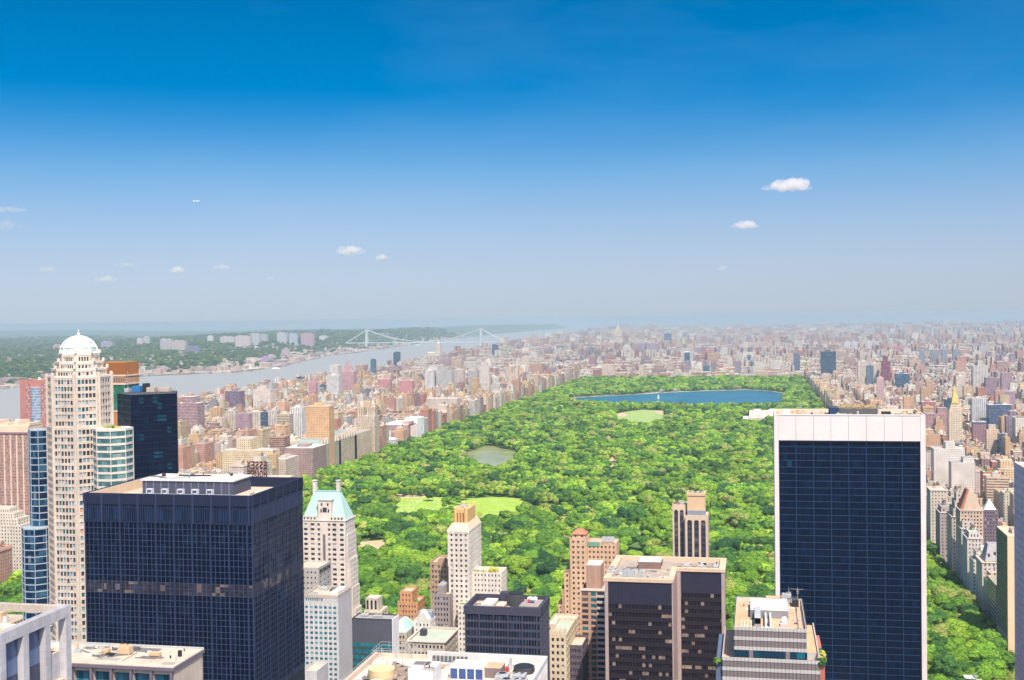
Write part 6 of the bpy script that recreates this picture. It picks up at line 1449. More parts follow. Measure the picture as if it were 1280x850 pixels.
# ================================================================ the city beyond: named mid-distance buildings, then blocks of ordinary ones
def mid(px0, px1, ytop, ybase, hint):
    d = EYE*1500/(ybase-horizon((px0+px1)/2)); pc = atz((px0+px1)/2, ybase, 0)
    Y = pc.y; X0, zt = XZ(px0, ytop, Y); X1, _ = XZ(px1, ytop, Y); return X0, X1, Y, zt
def cobj(name, mb, col, style, parent, kind=None):
    o = mb.build(name, CITY_O, parent); o.color = (col[0], col[1], col[2], style); return o
PEACH=(.66,.42,.27); CREAM=(.64,.52,.40); TAN=(.55,.42,.30); PINK=(.52,.32,.28); RED=(.42,.17,.14); PURP=(.26,.17,.20); WHITE=(.74,.69,.64); NAVY=(.02,.07,.15); GREYB=(.27,.30,.36); BROWN=(.32,.22,.18); GREY=(.45,.43,.42); TEAL=(.03,.14,.2)
MIDS = [
 # px0 px1 ytop ybase colour style kind label
 (382,411,508,590,(.70,.42,.22),.12,'tower','tall orange peach apartment slab beside the park near its left tree line',dict(dep=26,roof=(.6,.45,.3))),
 (355,391,560,606,(.36,.24,.22),.10,'block','big purplish brown apartment block directly left of the orange peach slab',dict(dep=60)),
 (277,339,563,610,(.68,.54,.34),.40,'steps','wide yellow cream apartment block behind the mirrored rooftop letters',dict(dep=34,up=(296,314,548))),
 (340,357,574,612,(.60,.48,.40),.12,'block','cream block at the right of the mirrored rooftop letters',dict(dep=60)),
 (262,275,510,545,(.70,.45,.24),.75,'block','bright orange tan slab in the row behind the low roofs, right of the black tower',{}),
 (222,247,504,550,(.50,.30,.29),.60,'steps','dusty pink tower just right of the near black wedge tower',dict(up=(228,242,496))),
 (280,294,514,544,(.62,.55,.44),.75,'block','cream slab with vertical stripes, second after the orange tan slab',{}),
 (295,311,517,546,(.40,.26,.29),.12,'block','plum brick slab between two striped cream slabs',{}),
 (312,325,515,545,(.64,.58,.48),.75,'block','pale striped slab left of the navy one',{}),
 (325.5,334,515,545,NAVY,.60,'block','narrow navy glass slab in the row behind the low roofs',{}),
 (335,347,513,545,(.62,.54,.46),.75,'block','cream slab touching the navy glass slab on its right',{}),
 (346,362,518,560,(.62,.50,.33),.60,'tower','slatted yellow tower left of the white one',{}),
 (363,378,509,556,(.78,.74,.70),.75,'block','brilliant white slab left of the orange peach slab',{}),
 (386,395,478,512,(.50,.26,.28),.10,'pointed','slim rose red stepped tower above the orange peach slab',{}),
 (425,442,464,500,(.50,.30,.31),.10,'pointed','pink tapered tower with a pointed top in front of the river',{}),
 (408,424,469,502,(.66,.62,.60),.75,'block','white striped slab left of the pink pointed tower',{}),
 (281,300,489,520,(.24,.15,.22),.60,'block','dark plum slab standing near the river',{}),
 (316,338,487,515,(.72,.60,.52),.12,'steps','pale cream stepped tower near the river right of the dark plum slab',dict(up=(321,333,482))),
 (463,469,449,470,TEAL,.60,'block','small teal glass tower near the river below the bridge\'s far pier',{}),
 (491.5,499,441,465,NAVY,.60,'slant','tall navy glass tower on the river skyline',{}),
 (472,487,474,498,(.56,.26,.25),.12,'block','salmon red slab left of its twin in the middle of the west side',{}),
 (499,515,476,500,(.56,.26,.25),.12,'block','salmon red slab right of its twin in the middle of the west side',{}),
 (531,543,463,500,(.68,.64,.62),.75,'block','white slab with blue stripes left of the triple towers',{}),
 (545,564,464,500,(.64,.60,.56),.60,'steps','broad white block with stepped roof above the turreted apartment house',dict(up=(550,560,459))),
 (566,579,462,498,(.62,.54,.50),.75,'block','pale slab in the middle of the west side skyline',{}),
 (585,597,463,499,(.50,.45,.44),.75,'block','grey brown striped slab, left one of a pair',{}),
 (598,611,458,496,(.66,.58,.52),.12,'steps','cream stepped tower, right one of a pair',dict(up=(601,608,453))),
 (446,469,520,570,(.66,.52,.38),.75,'twin','cream twin turreted apartment house rising at the park edge',dict(dep=26)),
 (533,571,498,526,(.58,.49,.40),.10,'turrets','massive tan apartment house with three small roof turrets facing the park',dict(dep=34)),
 (634,648,466,499,(.70,.54,.40),.75,'twin','slim peach twin topped tower farther up the park edge',dict(dep=20)),
 (615,622,431,447,NAVY,.60,'block','dark blue glass tower on the far skyline right of the bridge',{}),
 (652,662,446,463,CREAM,.12,'block','cream block on the far west skyline beside the small wood',{}),
 (685,694,460,475,(.30,.28,.34),.75,'block','grey slab at the far upper left corner of the park',{}),
 (793,807,429,444,(.32,.25,.31),.12,'block','purple housing slab beyond the park, left of a pair',{}),
 (808,823,429,444,(.32,.25,.31),.12,'block','purple housing slab beyond the park, right of a pair',{}),
 (830,839,417,434,(.12,.18,.30),.60,'block','blue tower standing alone on the far skyline beyond the park',{}),
 (851,866,440,457,(.66,.62,.60),.60,'frame','white framed tower with dark middle just beyond the park',{}),
 (879,887,457,471,TEAL,.60,'block','small teal glass tower at the far park edge',{}),
 (868,895,434,444,(.30,.26,.34),.12,'block','long violet housing slab beyond the park',{}),
 (898,919,433,445,(.33,.26,.33),.12,'block','violet housing slab right of the longer one',{}),
 (930,943,446,457,(.05,.13,.28),.60,'block','wide deep blue block beyond the right half of the park',{}),
 (767,777,413,428,CREAM,.10,'pointed','cream tower with pointed roof on the far horizon beyond the park',{}),
 (733,742,434,446,(.10,.25,.30),.60,'block','green blue block on the far skyline above the park',{}),
 (1026,1045,439,476,(.012,.06,.12),.60,'block','broad dark teal slab at the upper right corner of the park',dict(dep=30)),
 (992,1000,442,468,(.12,.16,.26),.60,'block','narrow slate blue tower at the upper right edge of the park',{}),
 (1072,1088,452,485,(.66,.57,.48),.75,'block','cream slab right of the dark teal one',{}),
 (1083,1092,457,487,(.12,.18,.25),.60,'block','blue grey glass slab standing before the cream one',{}),
 (1089,1099,454,486,(.68,.58,.48),.12,'block','cream slab touching the wine red tower',{}),
 (1102,1113,451,487,(.27,.06,.10),.60,'steps','wine red tower with stepped crown',dict(up=(1104,1110,445))),
 (1096,1105,472,512,(.55,.38,.36),.12,'block','rose tower below the wine red one',{}),
 (1120,1137,467,490,(.03,.10,.18),.60,'block','two toned dark blue block right of the wine red tower',{}),
 (1150,1156,437,458,GREYB,.75,'block','first bluish slab of the distant row of four on the right',{}),
 (1164,1174,437,458,GREYB,.75,'block','second bluish slab of the distant row of four on the right',{}),
 (1177,1184,437,458,GREYB,.75,'block','third bluish slab of the distant row of four on the right',{}),
 (1191,1200,437,458,GREYB,.75,'block','fourth bluish slab of the distant row of four on the right',{}),
 (1216,1235,457,505,(.60,.56,.53),.75,'steps','tall light grey ribbed tower above the gridded white one',dict(up=(1222,1230,451))),
 (1232,1246,472,506,(.30,.20,.24),.12,'block','plum brick tower right of the light grey ribbed tower',{}),
 (1252,1265,466,500,(.36,.24,.28),.12,'block','tall mauve brick tower near the right edge',{}),
 (1195,1207,470,508,(.60,.50,.44),.12,'block','cream tower behind the gold pyramid',{}),
 (1186,1203,513,572,(.66,.54,.40),.12,'goldpyramid','cream tower with a golden yellow pyramid roof',dict(dep=18)),
 (1215,1234,498,545,(.62,.60,.60),.75,'block','white gridded tower right of the gold pyramid',dict(dep=20,hutw=(.68,.6,.55))),
 (1152,1169,502,536,(.40,.16,.17),.10,'block','deep red brick block behind the white slab\'s right shoulder',{}),
 (1157,1185,517,556,(.42,.24,.24),.12,'steps','reddish brown setback block left of the gold pyramid tower',dict(up=(1172,1184,510))),
 (1216,1233,527,562,(.30,.17,.19),.12,'cap','dark brick block with a teal cornice below the white gridded tower',{}),
 (1233,1249,537,580,(.66,.50,.36),.12,'steps','sand coloured apartment tower left of a navy one',dict(up=(1236,1245,531))),
 (1249,1256,542,582,(.015,.05,.12),.60,'block','narrow navy glass tower by the right edge',{}),
 (1247,1269,489,515,(.38,.25,.33),.12,'block','wide violet brick slab near the right edge',{}),
 (1167,1206,561,618,(.74,.67,.60),.10,'steps','large white apartment block with many windows right of the white slab',dict(up=(1182,1194,553),dep=26)),
 (1189,1219,578,632,(.74,.66,.58),.12,'steps','white apartment house lower right of the large white block',dict(up=(1204,1218,572),dep=24)),
 (1229,1250,590,640,(.52,.16,.14),.55,'garden','red and white banded block with a green roof garden by the right edge',dict(dep=22)),
 (1236,1264,506,548,(.08,.12,.22),.60,'block','dark navy banded block near the right edge above the sand tower',{}),
 (1258,1276,520,562,(.30,.22,.28),.75,'steps','violet brown tower close to the right edge',dict(up=(1262,1270,514))),
 (1056,1063,427,438,(.60,.58,.60),.12,'block','pale slab of the left far pair on the right horizon',{}),
 (1065,1072,427,438,(.52,.50,.55),.12,'block','greyer slab of the left far pair on the right horizon',{}),
 (1083,1090,427,439,(.60,.58,.60),.12,'block','pale slab of the right far pair on the right horizon',{}),
 (1092,1099,427,439,(.52,.50,.55),.12,'block','greyer slab of the right far pair on the right horizon',{}),
 (1111,1133,434,443,(.48,.16,.22),.10,'block','long raspberry red housing slab on the right horizon',{}),
]
def rbox(mb, x0, x1, y0, y1, z0, z1): mb.box(x0, x1, y0, y1, z0, z1)
def roof_part(th, x0, x1, y0, y1, z, col):
    mb = MB(); mb.box(x0+.3, x1-.3, y0+.3, y1-.3, z-.1, z+.12); return cobj('roof', mb, col, 0, th)
def bulk(th, x0, x1, y0, y1, z, h, col, name='lift_house'):
    mb = MB(); mb.box(x0, x1, y0, y1, z, z+h); return cobj(name, mb, col, 0, th)
def small_tank(th, x, y, z):
    mb = MB(); mb.cyl(x, y, z+2, z+5.4, 1.7, 8); mb.tube((x,y,z+5.4), (x,y,z+6.6), 1.8, 8, 0, .1)
    for a in (-1,1):
        for b in (-1,1): mb.tube((x+a*1.2,y+b*1.2,z-.1), (x+a*1.2,y+b*1.2,z+2.05), .13, 4)
    return cobj('water_tank', mb, (.24,.17,.12), 0, th)
for (a, b, yt, yb, col, sty, kind, label, o_) in MIDS:
    X0, X1, Y, zt = mid(a, b, yt, yb, 0); dep = o_.get('dep', max(14, (X1-X0)*.7)); Y1 = Y+dep; w = X1-X0
    nm = 'apartment_tower' if zt > 60 else 'apartment_block'
    th = thing(nm, label, 'city building', ((X0+X1)/2, (Y+Y1)/2, 0), 'buildings beyond and beside the park')
    mb = MB(); mb.box(X0, X1, Y, Y1, 0, zt); cobj('wall', mb, col, sty, th)
    rc = o_.get('roof', random.choice([(.55,.5,.45),(.38,.36,.35),(.68,.64,.6)])); roof_part(th, X0, X1, Y, Y1, zt, rc)
    dk = tuple(c*.8 for c in col)
    if kind in ('block','tower','garden','cap','frame'):
        bulk(th, X0+w*.3, X0+w*.65, Y+dep*.3, Y+dep*.7, zt+.12, 3.5+(kind == 'tower')*2, col)
    if kind == 'steps' and 'up' in o_:
        u = o_['up']; xa = aty(u[0], u[2], Y+2).x; p = aty(u[1], u[2], Y+2); mb = MB(); mb.box(xa, p.x, Y+2, Y1-2, zt+.12, p.z); cobj('upper_wall', mb, col, sty, th); roof_part(th, xa, p.x, Y+2, Y1-2, p.z, rc)
    if kind == 'pointed':
        xm = (X0+X1)/2; ym = (Y+Y1)/2; mb = MB(); h = w*.62
        mb.prism([(X0+w*.15,Y+dep*.15),(X1-w*.15,Y+dep*.15),(X1-w*.15,Y1-dep*.15),(X0+w*.15,Y1-dep*.15)], zt+.12, zt+h*.6, top=[(xm-w*.2,ym-w*.2),(xm+w*.2,ym-w*.2),(xm+w*.2,ym+w*.2),(xm-w*.2,ym+w*.2)]); cobj('upper_wall', mb, col, sty, th)
        mb = MB(); mb.tube((xm,ym,zt+h*.6), (xm,ym,zt+h*1.5), w*.2, 8, 0, .2); cobj('spire', mb, dk, 0, th)
    if kind == 'slant':
        mb = MB(); mb.prism([(X0,Y),(X1,Y),(X1,Y1),(X0,Y1)], zt+.12, zt+5, top=[(X0+w*.4,Y),(X1,Y),(X1,Y1),(X0+w*.4,Y1)]); cobj('upper_wall', mb, col, sty, th)
    if kind == 'twin':
        tw = w*.36; hh = (zt*.22)
        for s in (X0+.5, X1-tw-.5):
            mb = MB(); mb.box(s, s+tw, Y+2, Y+2+tw, zt+.12, zt+hh); cobj('turret', mb, col, sty, th)
            mb = MB(); mb.cyl(s+tw/2, Y+2+tw/2, zt+hh, zt+hh*1.35, tw*.34, 10); mb.tube((s+tw/2,Y+2+tw/2,zt+hh*1.35), (s+tw/2,Y+2+tw/2,zt+hh*1.8), tw*.3, 10, 0, .1); cobj('turret_cap', mb, (.6,.5,.4), 0, th)
    if kind == 'turrets':
        for t, h in ((.12,10),(.5,7),(.85,10)):
            mb = MB(); x = X0+w*t; mb.box(x-3.5, x+3.5, Y+4, Y+12, zt+.12, zt+h); mb.tube((x,Y+8,zt+h), (x,Y+8,zt+h+6), 4.2, 8, 0, .4); cobj('turret', mb, (.60,.5,.42), 0, th)
        for i in range(5): small_tank(th, X0+w*(.2+.14*i), Y+20, zt)
    if kind == 'frame':
        for s in (X0+w*.33, X0+w*.5):
            pass
        mb = MB(); mb.box(X0+w*.3, X1-w*.25, Y-.4, Y+.1, 2, zt-4); cobj('glass_strip', mb, NAVY, .6, th)
    if kind == 'goldpyramid':
        xm = (X0+X1)/2; ym = (Y+Y1)/2; z = zt
        for k, (s, h) in enumerate(((.44,4),(.36,4.5),(.30,4))):
            mb = MB(); mb.box(xm-w*s, xm+w*s, ym-dep*s, ym+dep*s, z+.1, z+h); cobj('upper_wall', mb, col, .12, th); z += h
        mb = MB(); q = w*.27; mb.prism([(xm-q,ym-q),(xm+q,ym-q),(xm+q,ym+q),(xm-q,ym+q)], z, zat((a+b)/2, 481, Y), top=[(xm-.3,ym-.3),(xm+.3,ym-.3),(xm+.3,ym+.3),(xm-.3,ym+.3)]); cobj('pyramid_roof', mb, (.62,.50,.16), 0, th)
    if kind == 'cap': mb = MB(); mb.box(X0-1, X1+1, Y-1, Y1+1, zt-2.2, zt-.2); cobj('cornice', mb, (.12,.32,.38), 0, th)
    if kind == 'garden':
        for i in range(14): bush(th, X0+2+random.random()*(w-4), Y+2+random.random()*(dep-4), zt, 1.6)
        for k in range(6): mb = MB(); mb.box(X0-.3, X1+.3, Y-.35, Y, zt-4-k*7, zt-2.4-k*7); cobj('band', mb, (.78,.72,.68), 0, th)
    foot(X0, X1, Y, Y1, 3); occ(a, b, yt, Y)

# ---- buildings of the park front told one by one
def museum():
    # low white and pink museum-like range and its bright box by the park
    X0, X1, Y, zt = mid(476, 526, 531, 553, 0); X1 = min(X1, -716)
    p = atz(500, 553, 0)
    th = thing('museum', 'long low pink and white range with columns beside the trees of the park\'s left edge', 'museum', (X0, Y, 0)); dep = 110
    mb = MB(); mb.box(X0, -720, Y, Y+dep, 0, zt); cobj('wall', mb, (.62,.36,.33), .60, th); roof_part(th, X0, -720, Y, Y+dep, zt, (.78,.74,.70))
    mb = MB(); mb.box(-745, -716, Y+60, Y+112, 0, zt+9); cobj('pavilion', mb, (.82,.80,.78), 0, th)
    for i in range(8): mb = MB(); mb.cyl(-714.5, Y+4+i*7, 0, zt-2, 1.0, 8); cobj('column', mb, (.72,.62,.55), 0, th)
    mb = MB(); mb.box(-735, -718, Y+8, Y+40, zt+.1, zt+6); cobj('upper_wall', mb, (.6,.4,.36), .12, th)
    foot(X0, -714, Y, Y+dep, 4)
    X0, X1, Y, zt = mid(486, 506, 541, 560, 0); xm = -742
    th = thing('library', 'curved white low building half hidden by the park trees', 'public building', (xm, Y, 0)); mb = MB(); mb.cyl(xm, Y+14, 0, 17, 26, 28); cobj('wall', mb, (.78,.75,.74), .60, th)
    mb = MB(); mb.dome(xm, Y+14, 17, 24, 3, 24, 4); cobj('roof', mb, (.8,.79,.78), 0, th); foot(xm-27, xm+27, Y-13, Y+42, 3)
    # gothic roofed row
    for k, (a, b, yt, yb, lb) in enumerate(((413,432,556,594,'gabled grey green roofed apartment house next to the orange peach slab'),(433,452,549,586,'tan apartment house with dark green gables, second after the orange peach slab'))):
        dep_ = EYE*1500/(yb-horizon(a)); Y = (dep_-.199*715)/.98; X1 = -716; X0 = X1-52; zt = zat(b-6, yt, Y+20); Yb = Y+95
        th = thing('apartment_house', lb, 'city building', (X0, Y, 0), 'buildings beyond and beside the park')
        mb = MB(); mb.box(X0, X1, Y, Yb, 0, zt); cobj('wall', mb, (.58,.46,.32) if k else (.46,.40,.30), .12, th)
        mb = MB(); mb.prism([(X0,Y),(X1,Y),(X1,Yb),(X0,Yb)], zt+.05, zt+9, top=[(X0+9,Y+8),(X1-9,Y+8),(X1-9,Yb-8),(X0+9,Yb-8)]); cobj('roof', mb, (.30,.36,.33), 0, th)
        for i in range(7):
            y = Y+8+i*13; mb = MB(); mb.prism([(X1-5,y-4),(X1+.3,y-4),(X1+.3,y+4),(X1-5,y+4)], zt, zt+11, top=[(X1-5,y-.3),(X1+.3,y-.3),(X1+.3,y+.3),(X1-5,y+.3)]); cobj('gable', mb, (.50,.42,.33), 0, th)
        foot(X0, X1, Y, Yb)
    dep_ = EYE*1500/(574-horizon(455)); Y = (dep_-.199*715)/.98
    # long base of the twin turreted house
    th = thing('apartment_house', 'broad cream base block with flat roof under the twin turreted house', 'city building', (-745, Y+50, 0), 'buildings beyond and beside the park')
    zt = zat(470, 533, Y+60); mb = MB(); mb.box(-776, -716, Y-60, Y+40, 0, zt-4); cobj('wall', mb, (.66,.50,.36), .12, th); roof_part(th, -776, -716, Y-60, Y+40, zt-4, (.42,.36,.31)); bulk(th, -760, -740, Y-30, Y-10, zt-3.9, 4, (.6,.5,.4)); bulk(th, -750, -735, Y+10, Y+25, zt-3.9, 5, (.55,.45,.36))
    foot(-776, -716, Y-60, Y+40)
    # art museum inside the park, on its right side
    p0 = atz(932, 531, 0); p1 = atz(1000, 531, 0)
    th = thing('museum', 'sprawling cream museum with skylit roofs, set in the trees beside the white slab', 'museum', (p0.x+60, p0.y+60, 0)); X0 = p0.x; X1 = 168; Y = p0.y
    mb = MB(); mb.box(X0+8, X1, Y, Y+230, 0, 17); cobj('wall', mb, (.76,.62,.52), .12, th); roof_part(th, X0+8, X1, Y, Y+230, 17, (.72,.55,.44))
    for i in range(5):
        for j in range(3): mb = MB(); x = X0+14+j*38; y = Y+12+i*42; mb.prism([(x,y),(x+26,y),(x+26,y+30),(x,y+30)], 17.1, 22.5, top=[(x+6,y+8),(x+20,y+8),(x+20,y+22),(x+6,y+22)]); cobj('skylight', mb, (.80,.78,.76) if (i+j) % 2 else (.62,.42,.34), 0, th)
    mb = MB(); mb.box(X0-6, X0+8, Y+20, Y+120, 0, 11); cobj('wing_wall', mb, (.8,.76,.74), .6, th)
    HOLES.append([(X0-10,Y-14),(X1+10,Y-14),(X1+10,Y+236),(X0-10,Y+236)])
museum()
# stone gate houses and fountain of the reservoir
for px, py, lb in ((826.5,491.8,'left stone pump house on the far rim of the blue reservoir'),(844,491.0,'right stone pump house on the far rim of the blue reservoir')):
    c = atz(px, py, 0); th = thing('pump_house', lb, 'pump house', (c.x, c.y, 0)); mb = MB(); mb.box(c.x-7, c.x+7, c.y-6, c.y+6, .1, 11); cobj('wall', mb, (.30,.27,.29), .1, th)
    mb = MB(); mb.prism([(c.x-7.5,c.y-6.5),(c.x+7.5,c.y-6.5),(c.x+7.5,c.y+6.5),(c.x-7.5,c.y+6.5)], 11, 14, top=[(c.x-3,c.y-.3),(c.x+3,c.y-.3),(c.x+3,c.y+.3),(c.x-3,c.y+.3)]); cobj('roof', mb, (.35,.33,.35), 0, th)
c = atz(822.8, 499.5, .2); mb = MB(); mb.tube((c.x,c.y,.2), (c.x,c.y,16), 1.8, 8, 0, .6)
for i in range(9): a = i*.7; mb.tube((c.x,c.y,15), (c.x+3*math.cos(a),c.y+3*math.sin(a),4), .7, 5, 0, .9)
tag(mb.build('fountain_jet', M_WHITE), 'white water jet rising from the blue reservoir', 'fountain')

# ---- long suspension bridge
def bridge():
    Yb = 10420.; A = aty(458.7, 430, Yb); B_ = aty(601.5, 430, Yb); xa, xb = A.x, B_.x
    th = thing('suspension_bridge', 'long pale steel suspension bridge crossing the river far away', 'bridge', ((xa+xb)/2, Yb, WATER_Z))
    st = plain('bridge_steel', (.48,.52,.53), .6); top = WATER_Z+184; dk = WATER_Z+66
    for x in (xa, xb):
        mb = MB()
        for y in (Yb-17, Yb+17):
            mb.prism([(x-9,y-6),(x+9,y-6),(x+9,y+6),(x-9,y+6)], WATER_Z-2, top, top=[(x-6,y-5),(x+6,y-5),(x+6,y+5),(x-6,y+5)])
        for z in (dk-6, dk+45, dk+80, top-8): mb.box(x-5, x+5, Yb-16.5, Yb+16.5, z, z+6)
        for z0, z1 in ((WATER_Z+5,dk-8),(dk+5,dk+45),(dk+51,dk+80)):
            mb.tube((x,Yb-16,z0),(x,Yb+16,z1),1.6,4); mb.tube((x,Yb+16,z0),(x,Yb-16,z1),1.6,4)
        t = mb.build('bridge_tower', st, th)
        mb = MB(); mb.box(x-14, x+14, Yb-26, Yb+26, WATER_Z-3, WATER_Z+6); sub(mb.build('pier_base', plain('pier_concrete', (.5,.48,.45)), th), t)
    mb = MB(); mb.box(xa-200, xb+230, Yb-15, Yb+15, dk-7, dk); mb.build('deck', st, th)
    def zc(x):
        if xa <= x <= xb: t = (x-(xa+xb)/2)/((xb-xa)/2); return dk+6+(top-dk-6)*t*t
        d = (xa-x)/200 if x < xa else (x-xb)/215
        return top-(top-dk)*min(1,d)**.92
    for y in (Yb-16, Yb+16):
        mb = MB(); xs = [xa-200+i*((xb-xa+415)/90) for i in range(91)]
        for p, q in zip(xs, xs[1:]): mb.tube((p,y,zc(p)), (q,y,zc(q)), 1.9, 6)
        mb.build('main_cable', plain('cable_pale', (.58,.61,.61), .5), th)
    mb = MB()
    for i in range(70):
        x = xa+(xb-xa)*(i+.5)/70
        for y in (Yb-16, Yb+16): mb.tube((x,y,dk-1), (x,y,zc(x)), .35, 4)
    mb.build('suspender_cables', st, th)['kind'] = 'stuff'
bridge()
# ---- church tower on the far river heights
def church():
    X0, X1, Y, zt = mid(534, 548, 440.5, 449.5, 0)
    th = thing('church', 'pale stone church with a tall square tower on the far west skyline', 'church', (X1, Y, 0)); c = (.68,.58,.48)
    mb = MB(); mb.box(X0, X1, Y, Y+35, 0, zt-3); mb.prism([(X0,Y),(X1,Y),(X1,Y+35),(X0,Y+35)], zt-3, zt+3, top=[(X0+2,Y+16),(X1-2,Y+16),(X1-2,Y+19),(X0+2,Y+19)]); cobj('nave', mb, c, .75, th)
    p = aty(547.5, 428, Y); x0 = aty(544, 430, Y).x; x1 = aty(550.5, 430, Y).x
    mb = MB(); mb.box(x0, x1, Y-3, Y+26, 0, p.z-22); cobj('tower_wall', mb, c, .75, th)
    mb = MB(); mb.box(x0+3, x1-3, Y, Y+23, p.z-22, p.z-5); mb.tube(((x0+x1)/2,Y+11,p.z-5), ((x0+x1)/2,Y+11,p.z+6), 9, 8, 0, 1); t = cobj('belfry', mb, c, .75, th)
    foot(X0, x1, Y, Y+35)
church()

# ---- mirrored rooftop letters
def sign():
    Y = 700.; p0 = aty(308.6, 586, Y); p1 = aty(334, 586, Y); zb = zat(320, 597.5, Y); zm_ = zat(320, 587, Y); z1 = zat(320, 576.5, Y)
    th = thing('hotel_block', 'mostly hidden brown hotel roof below the mirrored rooftop letters', 'hotel', ((p0.x+p1.x)/2, Y+14, 0)); mb = MB(); mb.box(p0.x-6, p1.x+8, Y+2, Y+26, 0, zb-1.5, top_mi=1); mb.build('wall', [brick('essex_brick', (.52,.40,.30)), M_RB], th)
    foot(p0.x-6, p1.x+8, Y+2, Y+26)
    th = thing('rooftop_sign', 'two rows of dark red rooftop letters seen from behind on a steel frame', 'sign', ((p0.x+p1.x)/2, Y+3, zb)); off = Vector(th.location)
    red = plain('letter_red', (.12,.03,.035), .5); 
    for word, za, zb_ in (('ESSEX', zm_+.3, z1), ('HOUSE', zb, zm_-.3)):
        W = p1.x-p0.x; n = len(word); w = W/n
        for i, ch in enumerate(word):
            cu = bpy.data.curves.new('letter_curve', 'FONT'); cu.body = ch; cu.size = 1; cu.extrude = .06; cu.offset = .035
            ob = bpy.data.objects.new('tmp', cu); dg = bpy.context.evaluated_depsgraph_get(); me = bpy.data.meshes.new_from_object(ob.evaluated_get(dg)) if False else None
            COL.objects.link(ob); bpy.context.view_layer.update(); me = bpy.data.meshes.new_from_object(ob.evaluated_get(bpy.context.evaluated_depsgraph_get())); bpy.data.objects.remove(ob)
            xs = [v.co.x for v in me.vertices]; ys_ = [v.co.y for v in me.vertices]; x0, x1, y0, y1 = min(xs), max(xs), min(ys_), max(ys_)
            cx = p1.x-w*(i+.5)          # the words face the park: their first letter is farthest east
            for v in me.vertices:
                X_ = cx - ((v.co.x-x0)/(x1-x0)-.5)*w*.82; Z_ = za+(v.co.y-y0)/(y1-y0)*(zb_-za); Y_ = Y-v.co.z*4
                v.co = (X_-off.x, Y_-off.y, Z_-off.z)
            me.flip_normals(); me.materials.clear(); me.materials.append(red)
            o = bpy.data.objects.new('letter', me); COL.objects.link(o); o.parent = th
    mb = MB()
    for i in range(7):
        x = p0.x+(p1.x-p0.x)*i/6; mb.tube((x,Y+.9,zb-1.6), (x,Y+.9,z1), .12, 4); mb.tube((x,Y+3.5,zb-1.6), (x,Y+.9,z1-2), .12, 4)
    for z in (zb+.2, zm_, z1-.4): mb.tube((p0.x,Y+.8,z), (p1.x,Y+.8,z), .12, 4)
    mb.build('frame', M_STEEL, th)
sign()

# ================================================================ ordinary blocks
G = []   # x0,x1,y0,y1,z,col,style,roof,kind
PAL = [((.66,.50,.34),6),((.60,.41,.26),5),((.66,.43,.28),4),((.53,.31,.24),3.4),((.46,.21,.16),2),((.36,.22,.24),1.6),((.76,.72,.68),5),((.46,.44,.46),2),((.70,.60,.54),6),((.28,.25,.32),.8),((.04,.10,.19),.6)]
PALN = [((.52,.33,.27),4),((.43,.23,.20),4),((.60,.52,.46),4),((.35,.25,.28),3),((.68,.64,.62),4),((.46,.44,.46),2),((.58,.42,.34),3)]
ROOFS = [(.60,.55,.49),(.46,.41,.36),(.30,.28,.27),(.72,.69,.66),(.52,.38,.29),(.16,.15,.16),(.56,.45,.36),(.36,.33,.31)]
def pick(p): return random.choices([a for a, _ in p], [b for _, b in p])[0]
def jit(c, s=.14):
    k = random.uniform(1-s, 1+s)*.92; return tuple(min(.85, x*k*random.uniform(.95,1.05)*t) for x, t in zip(c, (1.01,.98,.90)))
fgrid = {}
def freg(f):
    for i in range(int(f[0]//80), int(f[1]//80)+1):
        for j in range(int(f[2]//80), int(f[3]//80)+1): fgrid.setdefault((i,j), []).append(f)
for f in FOOT: freg(f)
def free(x0, x1, y0, y1):
    for i in range(int(x0//80), int(x1//80)+1):
        for j in range(int(y0//80), int(y1//80)+1):
            for f in fgrid.get((i,j), ()):
                if x0 < f[1] and x1 > f[0] and y0 < f[3] and y1 > f[2]: return False
    return True
def add(x0, x1, y0, y1, z, pal, roofs=ROOFS, far=False):
    if x1-x0 < 4 or y1-y0 < 4: return
    cx, cy = (x0+x1)/2, (y0+y1)/2
    px, py, d = proj(cx, cy, z)
    if px < -60 or px > 1340 or py > 900 or d < 50: return
    if not far and not free(x0, x1, y0, y1): return
    c = jit(pick(pal)); st = random.choice([.1,.12,.3,.42,.5,.6,.75,.12,.35]) if z > 14 else random.choice([.1,.3,.4])
    G.append([x0, x1, y0, y1, z, c, st, jit(random.choice(roofs)), random.random()])
AV_E = [185, 318, 452, 575, 735, 925, 1120, 1315, 1500]; AV_W = [-715, -960, -1205, -1450, -1680]
def fill_block(xa, xb, ya, yb, z_av, z_mid, pal, avw=21, first_edge=False):
    """towers on the two avenue fronts, low houses along the side streets between them"""
    ym = (ya+yb)/2
    for xs, xe in ((xa, xa+avw*random.uniform(.8,1.2)), (xb-avw*random.uniform(.8,1.2), xb)):
        y = ya
        while y < yb-8:
            h = random.choice([(yb-ya)*.6, (yb-ya)/2, (yb-ya)/3, (yb-ya)/3, (yb-ya)/4]); y2 = min(yb, y+h)
            zz = z_av(); add(xs, xe, y, y2-.3, zz, pal); y = y2
    x = xa+avw*1.25
    while x < xb-avw*1.3:
        w = random.choice([6,6,7,7,8,10,13,18,26]); x2 = min(xb-avw*1.25, x+w)
        for (a, b) in ((ya, ym-3), (ym+3, yb)):
            zz = z_mid() if w < 26 else z_mid()*random.uniform(1,1.9)
            add(x, x2-.4, a+random.uniform(0,2), b-random.uniform(0,2), zz, pal)
        x = x2
def tall(base, sp, p=.02, hi=(28,40)): return lambda: random.uniform(*hi) if random.random() < p else max(9, random.gauss(base, sp))
